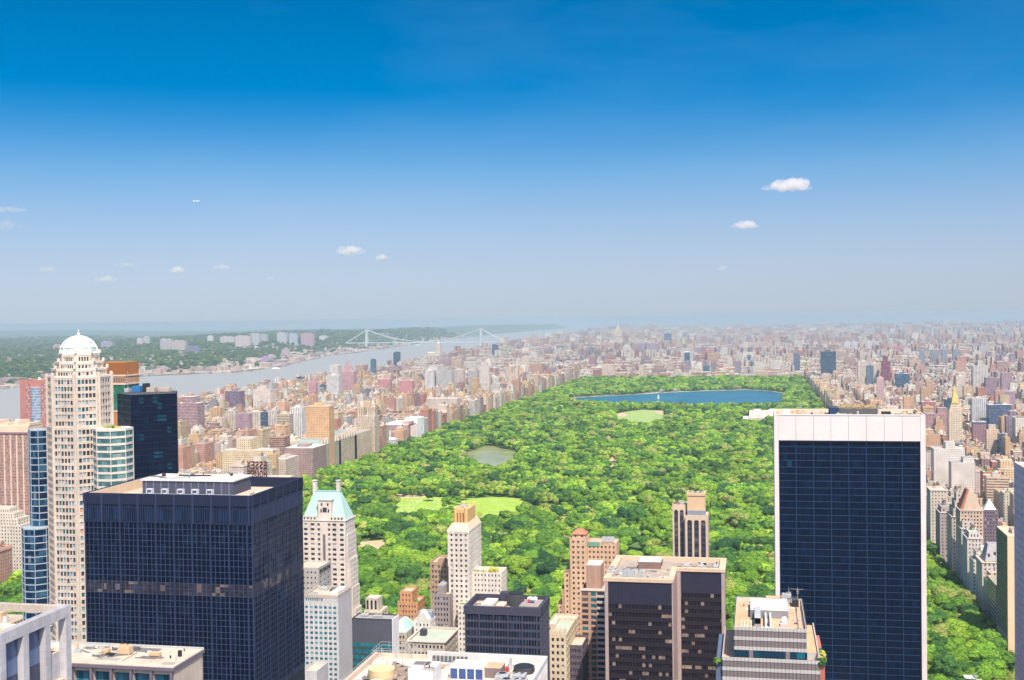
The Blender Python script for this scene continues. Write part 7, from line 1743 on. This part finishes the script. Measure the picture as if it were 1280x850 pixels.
for s in range(0, 52):      # cross streets from the park's near end northwards
    ya = 765+s*80.5+8; yb = ya+64
    for i in range(len(AV_W)-1):
        xb, xa = AV_W[i]-(0 if i == 0 else 14), AV_W[i+1]+14
        if i == 0: fill_block(xa, xb-2, ya, yb, tall(44,8,.04,(56,66)), tall(18,4,.04,(30,45)), PAL[:9])
        elif s < 6 and i >= 1: fill_block(xa, xb, ya, yb, tall(34,11,.07,(50,66)), tall(20,7,.05,(36,55)), PAL)
        else: fill_block(xa, xb, ya, yb, tall(31,8,.05 if s < 34 else .02,(45,60)), tall(17,3,.03,(28,42)), PAL)
    xw = at_line(NY, ya)
    fill_block(xw+60, -1695, ya, yb, tall(22,7,.03,(34,44)), tall(15,4), PAL) if -1695-xw-50 > 60 else None
    for i in range(len(AV_E)-1):
        xa, xb = AV_E[i]+(1.5 if i == 0 else 12), AV_E[i+1]-12
        if i == 0: fill_block(xa, xb, ya, yb, tall(38,6,.02,(48,58)), tall(18,4), PAL[:9], 24)
        else: fill_block(xa, xb, ya, yb, tall(30,9,.05,(50,70)) if s < 36 else tall(20,5,.06,(40,50)), tall(17,4,.03,(38,58)) if s < 36 else tall(16,3,.03,(40,50)), PAL if s < 36 else PALN)
# the near side blocks south of the park, seen in slots between the towers
for s in range(0, 7):
    ya = 765-(s+1)*80.5+8; yb = ya+64
    for (xa, xb) in ((-960,-690),(-665,-420),(-395,-150),(-125,160),(190,300)):
        def lo():
            return random.uniform(16, 40)
        n0 = len(G); fill_block(xa, xb, ya, yb, lo, lo, PAL)
        for g in G[n0:]:
            px, py, d = proj((g[0]+g[1])/2, g[2], g[4])
            lim = 800 if px > 60 else 735
            if px > 1120: lim = 880
            while g[4] > 10 and proj((g[0]+g[1])/2, g[2], g[4])[1] < lim: g[4] -= 2
# uptown beyond the park, and the boroughs to the horizon
for s in range(51, 120):
    ya = 765+s*80.5+8; yb = ya+66; xw = at_line(NY, ya)+60; x = xw
    while x < 4200:
        w = random.uniform(18, 60); px, _, _ = proj(x, ya, 0)
        if -40 < px < 1320 and random.random() < .86:
            zz = max(9, random.gauss(19,4)); 
            if random.random() < .05: zz = random.uniform(40, 62)
            add(x, x+w-3, ya+random.uniform(0,6), yb-random.uniform(0,8), zz, PALN)
        x += w+random.choice([0,0,0,14])
y = 10400.
while y < 29500:
    step = 105*(y/10400)**1.3; x = max(at_line(NY, y)+120, -y*.52)
    while x < y*.30+500:
        w = step*random.uniform(.25,.7); 
        nv = mn.noise((x*.0006, y*.0006, 4))
        if random.random() < .62+.5*nv:
            zz = random.uniform(9, 20) if random.random() < .9 else random.uniform(35, 75); 
            add(x, x+w*.8, y, y+step*random.uniform(.3,.55), zz, PALN, far=True)
        x += w*1.1
    y += step*.72
# housing slabs in tidy groups
random.seed(21)
for _ in range(70):
    y = random.uniform(5200, 13500); x = random.uniform(max(-y*.25, -1500), y*.22); z = random.uniform(42, 66); c = random.choice([(.34,.22,.24),(.42,.28,.27),(.30,.24,.32),(.60,.55,.52)])
    for k in range(random.randint(2,7)):
        xx = x+k*random.uniform(55,75); yy = y+random.uniform(-60,60)
        if free(xx, xx+26, yy, yy+22):
            G.append([xx, xx+24, yy, yy+20, z, jit(c,.06), .12, (.5,.47,.45), 0]); freg((xx-2,xx+28,yy-2,yy+24))
# towns on the far bank: only free-standing slabs and waterfront sheds are built, houses follow as one mass
NJB = []
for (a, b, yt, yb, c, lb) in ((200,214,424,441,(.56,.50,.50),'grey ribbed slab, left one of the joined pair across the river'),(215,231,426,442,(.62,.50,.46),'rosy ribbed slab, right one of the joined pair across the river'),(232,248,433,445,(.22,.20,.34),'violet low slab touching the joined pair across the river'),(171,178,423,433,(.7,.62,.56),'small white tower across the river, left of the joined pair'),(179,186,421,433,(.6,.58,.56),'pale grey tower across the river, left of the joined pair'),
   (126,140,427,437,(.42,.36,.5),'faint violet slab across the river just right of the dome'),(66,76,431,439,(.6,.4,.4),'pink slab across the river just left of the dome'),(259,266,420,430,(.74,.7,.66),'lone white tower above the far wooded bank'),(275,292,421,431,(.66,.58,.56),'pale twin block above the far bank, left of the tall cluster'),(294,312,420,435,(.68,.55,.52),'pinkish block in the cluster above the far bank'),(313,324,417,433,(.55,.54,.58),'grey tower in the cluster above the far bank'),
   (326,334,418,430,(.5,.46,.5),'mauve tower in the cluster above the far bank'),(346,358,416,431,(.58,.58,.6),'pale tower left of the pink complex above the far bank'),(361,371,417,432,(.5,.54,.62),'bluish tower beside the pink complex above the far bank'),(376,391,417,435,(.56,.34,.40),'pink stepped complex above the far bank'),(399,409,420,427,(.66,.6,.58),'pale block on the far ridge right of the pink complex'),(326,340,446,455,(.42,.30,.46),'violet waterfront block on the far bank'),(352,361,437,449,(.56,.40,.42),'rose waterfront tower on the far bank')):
    Yg = 4600.; best = None
    while Yg < 16000:      # walk out along the sight line until the ground rises to meet it
        p = aty((a+b)/2, yb, Yg)
        if p.x < at_line(NJ, Yg)-20 and p.z <= nj_h(p.x, Yg)+1: best = p; break
        Yg += 40
    if not best: best = aty((a+b)/2, yb, 6500.)
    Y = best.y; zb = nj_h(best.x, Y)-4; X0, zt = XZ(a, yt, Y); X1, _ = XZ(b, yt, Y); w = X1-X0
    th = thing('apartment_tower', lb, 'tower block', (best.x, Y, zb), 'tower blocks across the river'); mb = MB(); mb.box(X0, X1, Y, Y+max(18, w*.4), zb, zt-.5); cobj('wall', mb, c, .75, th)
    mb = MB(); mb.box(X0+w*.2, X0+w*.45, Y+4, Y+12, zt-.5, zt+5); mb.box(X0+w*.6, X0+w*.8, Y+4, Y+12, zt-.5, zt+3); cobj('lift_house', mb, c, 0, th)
for px, py, w, lb in ((262,465,60,'white wake and ferry in mid river, right of the near black tower'),(300,461.5,80,'white ferry close to the far bank'),(345,461,50,'small white ferry close to the near houses of the river'),(522,431.5,60,'pale ship upstream behind the bridge span')):
    c = atz(px, py, WATER_Z); th = thing('ferry', lb, 'ferry', (c.x, c.y, WATER_Z)); mb = MB(); L = w*.5
    mb.prism([(c.x-L,c.y-7),(c.x+L*.8,c.y-7),(c.x+L,c.y),(c.x+L*.8,c.y+7),(c.x-L,c.y+7)], WATER_Z-.5, WATER_Z+4); mb.build('hull', M_WHITE, th); mb = MB(); mb.box(c.x-L*.6, c.x+L*.5, c.y-5, c.y+5, WATER_Z+4, WATER_Z+9); mb.build('cabin', M_WHITE, th)
    mb = MB(); mb.box(c.x+L*.1, c.x+L*.35, c.y-4, c.y+4, WATER_Z+9, WATER_Z+12); mb.build('bridge_cabin', plain('window_dark', (.035,.04,.055)), th)

# ---- which ordinary buildings show: nearest first onto a coarse screen
SW, SH = 640, 425
buf = np.zeros((SH, SW), bool)
items = [(Y, 'o', k) for k, (a, b, yt, Y) in enumerate(OCC)] + [(g[2], 'g', k) for k, g in enumerate(G)]
items.sort(key=lambda t: t[0])
vis = [0]*len(G); rect = [None]*len(G)
for Y, t, k in items:
    if t == 'o':
        a, b, yt, _ = OCC[k]; r = (a, b, yt, 850)
    else:
        g = G[k]; P = [proj(x, y, z)[:2] for x in (g[0], g[1]) for y in (g[2], g[3]) for z in (0, g[4])]
        r = (min(p[0] for p in P), max(p[0] for p in P), min(p[1] for p in P), max(p[1] for p in P))
        if PX0 < g[0] < PX1 and False: pass
    x0, x1, y0, y1 = [int(max(0, min(m, round(v/2)))) for v, m in zip(r, (SW, SW, SH, SH))]
    if x1 <= x0 or y1 <= y0: continue
    s = buf[y0:y1, x0:x1]
    if t == 'g': vis[k] = int((~s).sum()); rect[k] = r
    s[:] = True
order = sorted(range(len(G)), key=lambda k: -vis[k])
cand = [k for k in order if vis[k] > 0][:N_IND]
chosen = set(cand)
def colour_word(c):
    r, g, b = c; L = (r+g+b)/3
    if b > r*1.3: return 'navy' if L < .2 else 'bluish'
    if L > .66: return 'white'
    if r > g*1.75: return 'brick red'
    if L < .27: return 'plum brown' if b > g*.95 else 'dark brown'
    if r-b < .06: return 'grey'
    if r > g*1.38: return 'rosy' if L > .36 else 'russet'
    if L > .52: return 'cream'
    return 'tan' if r-b > .16 else 'buff'
def size_word(g):
    w = g[1]-g[0]; d = g[3]-g[2]
    if g[4] > 58: return 'tall slab' if w > 26 else 'slim tower'
    if g[4] > 34: return 'apartment block' if w > 18 else 'narrow apartment house'
    if w > 24 or d > 40: return 'broad low block'
    return 'small low house' if g[4] < 22 else 'mid height house'
ANCH = [(98,500,'domed tower'),(184,540,'black wedge tower'),(241,610,'navy mullioned tower'),(412,640,'copper roofed tower'),(396,545,'orange peach slab'),(458,530,'twin turreted house'),(552,508,'three turreted house'),(580,700,'gold crowned tower'),(641,470,'peach twin topped tower'),(634,780,'dark gridded tower'),(728,720,'peach terraced tower'),
 (850,450,'white framed far tower'),(1035,455,'dark teal slab'),(1107,465,'wine red tower'),(1062,530,'white framed skyscraper'),(1194,510,'gold pyramid tower'),(1225,508,'white gridded tower'),(1186,585,'large white apartment block'),(1240,600,'red banded block'),(1215,650,'red gabled tower'),(1256,700,'olive sided slab'),(322,587,'mirrored letters'),(435,480,'pink pointed tower'),(290,505,'dark plum slab'),(495,452,'navy river tower'),(480,486,'salmon red slabs'),(547,438,'church tower'),(604,475,'cream stepped pair'),(10,680,'white stone house'),(234,520,'dusty pink tower'),(370,530,'brilliant white slab'),(1225,475,'light grey ribbed tower')]
ORD = ['nearest','second nearest','third nearest','fourth nearest','fifth nearest','sixth nearest','seventh nearest','eighth nearest','ninth nearest','tenth nearest']+[f'{n}th nearest' for n in range(11,90)]
labs = {}
for k in cand:
    g = G[k]; px, py, d = proj((g[0]+g[1])/2, g[2], g[4]); r = rect[k]
    a = min(ANCH, key=lambda a: (a[0]-px)**2+((a[1]-py)*1.4)**2); dx, dy = px-a[0], py-a[1]
    side = ('left of' if dx < 0 else 'right of') if abs(dx) > abs(dy)*1.2 else ('beyond' if dy < 0 else 'on the near side of')
    labs.setdefault((colour_word(g[5]), size_word(g), side, a[2]), []).append((dx*dx+dy*dy, k))
LAB = {}
for key, L in labs.items():
    L.sort()
    for i, (_, k) in enumerate(L):
        o = '' if len(L) == 1 else ORD[i]+' '
        LAB[k] = f'{o}{key[0]} {key[1]} {key[2]} the {key[3]}'
for k in cand:
    x0, x1, y0, y1, z, c, st, rc, q = G[k]; w, d = x1-x0, y1-y0; d_cam = math.hypot((x0+x1)/2, y0)
    nm = 'apartment_tower' if z > 58 else ('apartment_block' if z > 30 else 'town_house')
    th = thing(nm, LAB[k], 'city building', ((x0+x1)/2, (y0+y1)/2, 0), 'ordinary buildings of the blocks around the park')
    kind = int(q*5)
    if z > 30 and kind in (1, 3):
        zs = z*random.uniform(.72,.88); e = min(w, d)*.14
        mb = MB(); mb.box(x0, x1, y0, y1, 0, zs); cobj('wall', mb, c, st, th); roof_part(th, x0, x1, y0, y1, zs, rc)
        mb = MB(); mb.box(x0+e, x1-e, y0+e, y1-e, zs+.12, z); cobj('upper_wall', mb, c, st, th); roof_part(th, x0+e, x1-e, y0+e, y1-e, z, rc); xr, yr, zr = x0+e, y0+e, z; wr, dr = w-2*e, d-2*e
    else:
        mb = MB(); mb.box(x0, x1, y0, y1, 0, z); cobj('wall', mb, c, st, th)
        t = .5; mb = MB(); mb.box(x0,x1,y0,y0+t,z,z+1.1); mb.box(x0,x1,y1-t,y1,z,z+1.1); mb.box(x0,x0+t,y0+t,y1-t,z,z+1.1); mb.box(x1-t,x1,y0+t,y1-t,z,z+1.1); cobj('parapet', mb, tuple(v*1.08 for v in c), 0, th)
        roof_part(th, x0+.3, x1-.3, y0+.3, y1-.3, z, rc); xr, yr, zr, wr, dr = x0, y0, z, w, d
    bulk(th, xr+wr*.3, xr+wr*.3+min(7, wr*.4), yr+dr*.4, yr+dr*.4+min(6, dr*.35), zr+.12, random.uniform(3,5), random.choice([c, (.5,.45,.4), (.35,.33,.32)]))
    if z > 24 and min(wr, dr) > 9: small_tank(th, xr+wr*random.uniform(.65,.8), yr+dr*random.uniform(.3,.7), zr+.12)
    if random.random() < .4: bulk(th, xr+wr*.1, xr+wr*.1+2.4, yr+dr*.2, yr+dr*.2+2, zr+.12, 1.6, (.55,.56,.58), 'air_conditioner')
    if kind == 2 and z > 24: mb = MB(); mb.box(x0-.6, x1+.6, y0-.6, y1+.6, z-2, z-.3); cobj('cornice', mb, tuple(min(.8, v*1.15) for v in c), 0, th)
    if random.random() < .12 and wr > 10: bush(th, xr+wr*.2, yr+dr*.3, zr, 2.0); bush(th, xr+wr*.35, yr+dr*.25, zr, 1.6)

# ---- all the rest: one mass per district
def mass(name, label, items):
    n = len(items); V = []; Fc = []; C = []
    def bx(x0,x1,y0,y1,z0,z1,c,s,rc):
        i = len(V); V.extend([(x0,y0,z0),(x1,y0,z0),(x1,y1,z0),(x0,y1,z0),(x0,y0,z1),(x1,y0,z1),(x1,y1,z1),(x0,y1,z1)])
        Fc.extend([(i,i+1,i+5,i+4),(i+1,i+2,i+6,i+5),(i+2,i+3,i+7,i+6),(i+3,i,i+4,i+7),(i+4,i+5,i+6,i+7)])
        C.extend([c+(s,)]*4*4+[rc+(0.,)]*4)
    for g in items:
        x0,x1,y0,y1,z,c,s,rc,q = g[:9]; zb = g[9] if len(g) > 9 else 0
        far = y0 > 9000; w, d = x1-x0, y1-y0
        if not far and z > 34 and q > .55:
            zs = z*.82; e = min(w,d)*.15; bx(x0,x1,y0,y1,zb,zs,c,s,rc); bx(x0+e,x1-e,y0+e,y1-e,zs-.1,z,c,s,rc)
        elif not far and q < .38 and w > 13 and z > 22:      # court facing the street between two wings
            a = x0+w*.36; b = x0+w*.64; m_ = y0+d*.5
            bx(x0,a,y0,m_,zb,z,c,s,rc); bx(b,x1,y0,m_,zb,z,c,s,rc); bx(x0,x1,m_,y1,zb,z,c,s,rc)
        else: bx(x0,x1,y0,y1,zb,zb+z,c,s,rc)
        if not far:
            bx(x0+w*.3,x0+w*.3+min(6,w*.4),y0+d*.4,y0+d*.4+min(6,d*.3),z-.1,z+random.uniform(2.5,5),c,0.,rc)
            if random.random() < .5: bx(x0+w*.7,x0+w*.7+3,y0+d*.2,y0+d*.2+3,z-.1,z+random.choice([1.5,4,6]),random.choice([(.3,.22,.16),(.5,.48,.46),(.7,.68,.66)]),0.,(.4,.38,.36))
            if random.random() < .35: bx(x0+w*.1,x0+w*.1+2.5,y0+d*.65,y0+d*.65+2,z-.1,z+1.5,(.6,.6,.6),0.,(.6,.6,.6))
    me = bpy.data.meshes.new(name); me.from_pydata(V, [], Fc); a = me.color_attributes.new('paint', 'FLOAT_COLOR', 'CORNER')
    a.data.foreach_set('color', np.array(C, dtype=np.float32).ravel()); me.materials.append(CITY_A)
    o = bpy.data.objects.new(name, me); COL.objects.link(o); tag(o, label, 'city mass', kind='stuff')
rest = [g for k, g in enumerate(G) if k not in chosen]
mass('city_blocks', 'countless farther houses and roofs of the city reaching to the horizon', rest)
H = []
random.seed(5)
for _ in range(24000):
    y = random.uniform(3600, 17000); dd = random.choice([random.uniform(60, 330), random.uniform(300,900), random.uniform(600, 2600), random.uniform(500, 7000)]); x = at_line(NJ, y)-dd
    px, py, _ = proj(x, y, 0)
    if not (-20 < px < 620): continue
    if dd > 400 and mn.noise((x*.0016, y*.0016, 8)) < -.12: continue
    if y > 10500 and random.random() < .9: continue
    w = random.uniform(9, 26) if dd > 350 else random.uniform(16, 75); z = random.uniform(6, 11) if random.random() < .93 else random.uniform(18, 34)
    c = random.choice([(.62,.54,.48),(.56,.44,.38),(.45,.32,.30),(.68,.64,.60),(.36,.28,.32)])
    H.append([x, x+w, y, y+w*.7, z, jit(c), .1, jit(random.choice([(.64,.60,.56),(.5,.40,.36),(.32,.30,.32),(.56,.42,.35)])), 0, nj_h(x, y)-1.5])
for g in H: g[8] = 0
def mass_far(items):
    V = []; Fc = []; C = []
    for x0,x1,y0,y1,z,c,s,rc,q,zb in items:
        i = len(V); V.extend([(x0,y0,zb),(x1,y0,zb),(x1,y1,zb),(x0,y1,zb),(x0,y0,zb+z),(x1,y0,zb+z),(x1,y1,zb+z),(x0,y1,zb+z)])
        Fc.extend([(i,i+1,i+5,i+4),(i+1,i+2,i+6,i+5),(i+2,i+3,i+7,i+6),(i+3,i,i+4,i+7),(i+4,i+5,i+6,i+7)]); C.extend([c+(s,)]*16+[rc+(0.,)]*4)
    me = bpy.data.meshes.new('riverbank_houses'); me.from_pydata(V, [], Fc); a = me.color_attributes.new('paint', 'FLOAT_COLOR', 'CORNER')
    a.data.foreach_set('color', np.array(C, dtype=np.float32).ravel()); me.materials.append(CITY_A)
    o = bpy.data.objects.new('riverbank_houses', me); COL.objects.link(o); tag(o, 'mass of small houses and sheds on the wooded far bank', 'city mass', kind='stuff')
mass_far(H)
# ================================================================ trees: three hundred nearest as things, the wood behind them as one mass
random.seed(3)
pts = tree_points()
# street trees along the avenue by the park
pts += [(175.5 if k % 2 else 183.8, 870+k*9.5+random.uniform(-2,2), .1, random.uniform(.5,.72)) for k in range(60)]
def hidden(px, py, Y):
    return any(a-2 < px < b+2 and py > yt+4 and Y > yo for a, b, yt, yo in OCC)
seen = []; other = []
for p in pts:
    px, py, d = proj(p[0], p[1], 9*p[3])
    if -30 < px < 1310 and py < 878:
        if not hidden(px, py, p[1]) and py < 858 and 4 < px < 1276: seen.append((p[3]/d, p, px, py))
        else: other.append(p)
seen.sort(key=lambda t: -t[0])
IND = seen[:300]; REST = [t[1] for t in seen[300:]]+other
TANCH = [(412,'copper roofed tower'),(470,'small arched penthouse'),(512,'orange brick house'),(581,'gold crowned tower'),(634,'dark gridded tower'),(733,'peach terraced tower'),(862,'arched window tower'),(935,'stepped silver banded block'),(1062,'white framed skyscraper'),(1180,'avenue houses'),(1230,'nearest avenue house')]
TREEMATS = [('dark green', (.045,.13,.045)), ('deep green', (.08,.20,.04)), ('fresh green', (.14,.29,.04)), ('bright green', (.20,.37,.04)), ('yellow green', (.30,.46,.05)), ('pale olive green', (.36,.41,.11))]
def tree_leaf(i):
    nmz, base = TREEMATS[i]; m, nt, b = new_mat('foliage_'+nmz.replace(' ', '_'))
    g = nt.nodes.new('ShaderNodeNewGeometry'); oi = nt.nodes.new('ShaderNodeObjectInfo')
    f = mth(nt, 'MULTIPLY', ramp(nt, g.outputs['Random Per Island'], 0, 1, .82, 1.2), ramp(nt, oi.outputs['Random'], 0, 1, .98, 1.25))
    vm = nt.nodes.new('ShaderNodeVectorMath'); vm.operation = 'SCALE'; vm.inputs[0].default_value = base; nt.links.new(f, vm.inputs['Scale'])
    nt.links.new(vm.outputs[0], b.inputs['Base Color']); b.inputs['Roughness'].default_value = .7; b.inputs['Specular IOR Level'].default_value = .15
    leafy(nt, b, vm.outputs[0]); return m
TL = [tree_leaf(i) for i in range(6)]
CM = {}
def crown_var(v, ci):
    if (v, ci) not in CM:
        me = NEARC[v].copy(); me.materials.clear(); me.materials.append(TL[ci]); CM[(v, ci)] = me
    return CM[(v, ci)]
TG = {}
for _, p, px, py in IND:
    nv = mn.noise((p[0]*.016, p[1]*.016, 1))*1.6+random.uniform(-.9,.9)
    ci = 0 if nv < -1.0 else 1 if nv < -.55 else 2 if nv < .0 else 3 if nv < .6 else 4 if nv < 1.15 else 5
    a = min(TANCH, key=lambda t: abs(t[0]-px)); sz = 'large' if p[3] > 1.1 else 'small' if p[3] < .84 else 'rounded'
    TG.setdefault((sz, ci, a[1]), []).append((-py, px, p))
for (sz, ci, an), L in TG.items():
    L.sort()
    for i, (_, px, p) in enumerate(L):
        o = '' if len(L) == 1 else ('nearest ' if i == 0 else ORD[i]+' ')
        t = thing('tree', f'{o}{sz} {TREEMATS[ci][0]} park tree beyond the {an}', 'tree', p[:3], 'park trees nearest to the towers')
        s = p[3]; rz = random.uniform(0, 6.28)
        for nm, me in (('crown', crown_var(random.randrange(6), ci)), ('trunk', random.choice(TRUNK))):
            o_ = bpy.data.objects.new(nm, me); COL.objects.link(o_); o_.parent = t; o_.scale = (s*random.uniform(.92,1.1), s*random.uniform(.92,1.1), s*random.uniform(.88,1.12)) if nm == 'crown' else (s,s,s); o_.rotation_euler = (0,0,rz)
scatter('park_woods', REST, 'unbroken wood of the park reaching from the near trees to the far city', 'woodland')
# greens among the houses, river parks and the wooded bank opposite
W = []
def patch(pxa, pxb, pya, pyb, n, s=1.0, z=0):
    for _ in range(n):
        c = atz(random.uniform(pxa,pxb), random.uniform(pya,pyb), z)
        if free(c.x-5, c.x+5, c.y-5, c.y+5): W.append((c.x, c.y, z, random.uniform(.7,1.2)*s))
patch(663,690,455,462,420,1.2); patch(750,770,442,449,260,1.2); patch(776,795,424,434,400,1.3); patch(846,862,426,434,400,1.3); patch(623,650,432,443,350,1.3); patch(1000,1010,448,465,120,1.2); patch(700,720,436,442,120,1.2)
for _ in range(1500):
    y = random.uniform(900, 9000); x = random.choice([random.uniform(-1650,-720), random.uniform(190, 1700)]); px, py, _d = proj(x, y, 0)
    if 0 < px < 1280 and free(x-3,x+3,y-3,y+3): W.append((x, y, 0, random.uniform(.4,.75)))
for k in range(260):
    y = 900+k*27; W.append((at_line(NY, y)+random.uniform(20,60), y, 0, random.uniform(.7,1.1)))
scatter('street_trees', W, 'small trees and squares of green scattered between the far city blocks', 'woodland')
W = []
for _ in range(26000):
    px = random.uniform(-10, 575); t = random.random()
    y = 3400+14000*t**1.5; xr = -y*math.tan(yaw-math.atan((px-640)/F)); x = xr
    dd = at_line(NJ, y)-x
    if dd < 90: continue
    if dd < 330 and random.random() < .75: continue
    if mn.noise((x*.0016, y*.0016, 8)) > .22 and random.random() < .7: continue
    W.append((x, y, nj_h(x, y)-1.5, random.uniform(.9,1.7)*(1+y/16000)))
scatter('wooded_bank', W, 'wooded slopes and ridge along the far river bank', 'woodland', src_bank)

# ================================================================ clouds, high above the haze
def cloud(px, py, wpx, hpx, alt, label, seed, dens=.03):
    d = ray(px, py); el = d.z; t = (alt-EYE)/el; c = CP+d*t; dist = t
    w = wpx/1500*t; h = hpx/1500*t; rg = random.Random(seed)
    mb = MB(); bm = bmesh.new(); side = CR
    n = 9
    for i in range(n):
        u = (i+.5)/n*2-1; r = h*.5*(1-abs(u)**1.6*.65)*rg.uniform(.8,1.15)
        cc = c+side*(u*w*.42)+Vector((0,0,-h*.2+r*.55))+CF*rg.uniform(-.2,.2)*w
        bmesh.ops.create_icosphere(bm, subdivisions=3, radius=1, matrix=Matrix.Translation(cc) @ Matrix.Diagonal((max(r*1.3, w*.12), max(r*1.3, w*.12), r, 1)))
    cx = c.copy()
    me = bpy.data.meshes.new('cloud'); bm.to_mesh(me); bm.free(); o = bpy.data.objects.new('cloud', me); COL.objects.link(o)
    # fuse the puffs into one closed body
    md = o.modifiers.new('fuse', 'REMESH'); md.mode = 'VOXEL'; md.voxel_size = h/14
    bpy.context.view_layer.update()
    m2 = bpy.data.meshes.new_from_object(o.evaluated_get(bpy.context.evaluated_depsgraph_get())); o.modifiers.clear(); o.data = m2
    for v in m2.vertices: v.co -= cx
    o.location = cx
    m, nt, b = new_mat('cloud_vapour'); nt.nodes.remove(b)
    pv = nt.nodes.new('ShaderNodeVolumePrincipled'); pv.inputs['Color'].default_value = (1,.985,.975,1); pv.inputs['Anisotropy'].default_value = .2
    tc = nt.nodes.new('ShaderNodeTexCoord')
    nz = noise(nt, 2.2/h, 5, tc.outputs['Object'], .6)
    sx = nt.nodes.new('ShaderNodeSeparateXYZ'); nt.links.new(tc.outputs['Object'], sx.inputs[0])
    # thinner towards the rim of the body
    u = nt.nodes.new('ShaderNodeVectorMath'); u.operation = 'DOT_PRODUCT'; nt.links.new(tc.outputs['Object'], u.inputs[0]); u.inputs[1].default_value = side
    eu = mth(nt, 'POWER', mth(nt, 'ABSOLUTE', mth(nt, 'DIVIDE', u.outputs['Value'], w*.55)), 2.0)
    ez = mth(nt, 'POWER', mth(nt, 'ABSOLUTE', mth(nt, 'DIVIDE', sx.outputs[2], h*.62)), 2.0)
    core = mth(nt, 'SUBTRACT', 1.05, mth(nt, 'ADD', eu, ez))
    f = mth(nt, 'ADD', core, mth(nt, 'MULTIPLY', mth(nt, 'SUBTRACT', nz, .52), 4.2))
    f = ramp(nt, f, .3, 1.7, 0, dens*60/h)
    nt.links.new(f, pv.inputs['Density']); nt.links.new(pv.outputs[0], nt.nodes['Material Output'].inputs['Volume'])
    o.data.materials.clear(); o.data.materials.append(m)
    tag(o, label, 'cloud', 'small fair weather clouds')
if CLOUDS:
    for args in ((986,232,68,19,1150,'largest white cloud, flat based, high at the right',1,.05),(932,281.5,38,12,1150,'small oblong white cloud just below the largest one',2,.04),(437,314,42,15,1300,'white puffy cloud, bigger one of the pair over the bridge',3,.04),(477,322,22,9,1300,'little white cloud, smaller one of the pair over the bridge',4,.03),
        (221,338,26,11,1350,'rosy white cloud in the middle of the low left group',5,.035),(131,349,36,11,1350,'pale cloud above the domed tower, lowest of the left group',6,.02),(158,331,30,7,1350,'thin streak of cloud left of the rosy one',7,.015),(277,334,30,8,1350,'faint cloud right of the rosy one',8,.018),(60,337,32,8,1350,'faint pinkish cloud near the left edge',9,.012),
        (8,262,62,8,1500,'long thin wisp touching the left edge, upper one',10,.008),(4,282,44,18,1500,'soft patch of cloud touching the left edge, lower one',11,.006),(903,335,20,8,1300,'tiny faint cloud under the oblong one',12,.012),(338,348,14,6,1350,'tiny faint cloud between the left group and the bridge pair',13,.012)):
        cloud(*args)
# distant airliner
c = CP+ray(245.5, 251.5)*5200
th = thing('airliner', 'tiny white airliner high in the blue at the left', 'aeroplane', c); mb = MB(); mb.tube(c+Vector((-14,0,0)), c+Vector((12,0,0)), 1.7, 10); mb.tube(c+Vector((12,0,0)), c+Vector((17,0,0)), 1.7, 10, 0, .3); mb.build('fuselage', M_WHITE, th)
for s in (-1,1):
    mb = MB(); mb.prism([(c.x-3,c.y+s*1.5),(c.x+3,c.y+s*1.5),(c.x-4,c.y+s*15),(c.x-6,c.y+s*15)] if s > 0 else [(c.x-6,c.y-15),(c.x-4,c.y-15),(c.x+3,c.y-1.5),(c.x-3,c.y-1.5)][::1], c.z-.4, c.z-.1); mb.build('wing', M_WHITE, th)
mb = MB(); mb.prism([(c.x-14,c.y-.2),(c.x-9,c.y-.2),(c.x-9,c.y+.2),(c.x-14,c.y+.2)], c.z+1, c.z+6, top=[(c.x-15,c.y-.2),(c.x-13,c.y-.2),(c.x-13,c.y+.2),(c.x-15,c.y+.2)]); mb.build('tail_fin', M_WHITE, th)
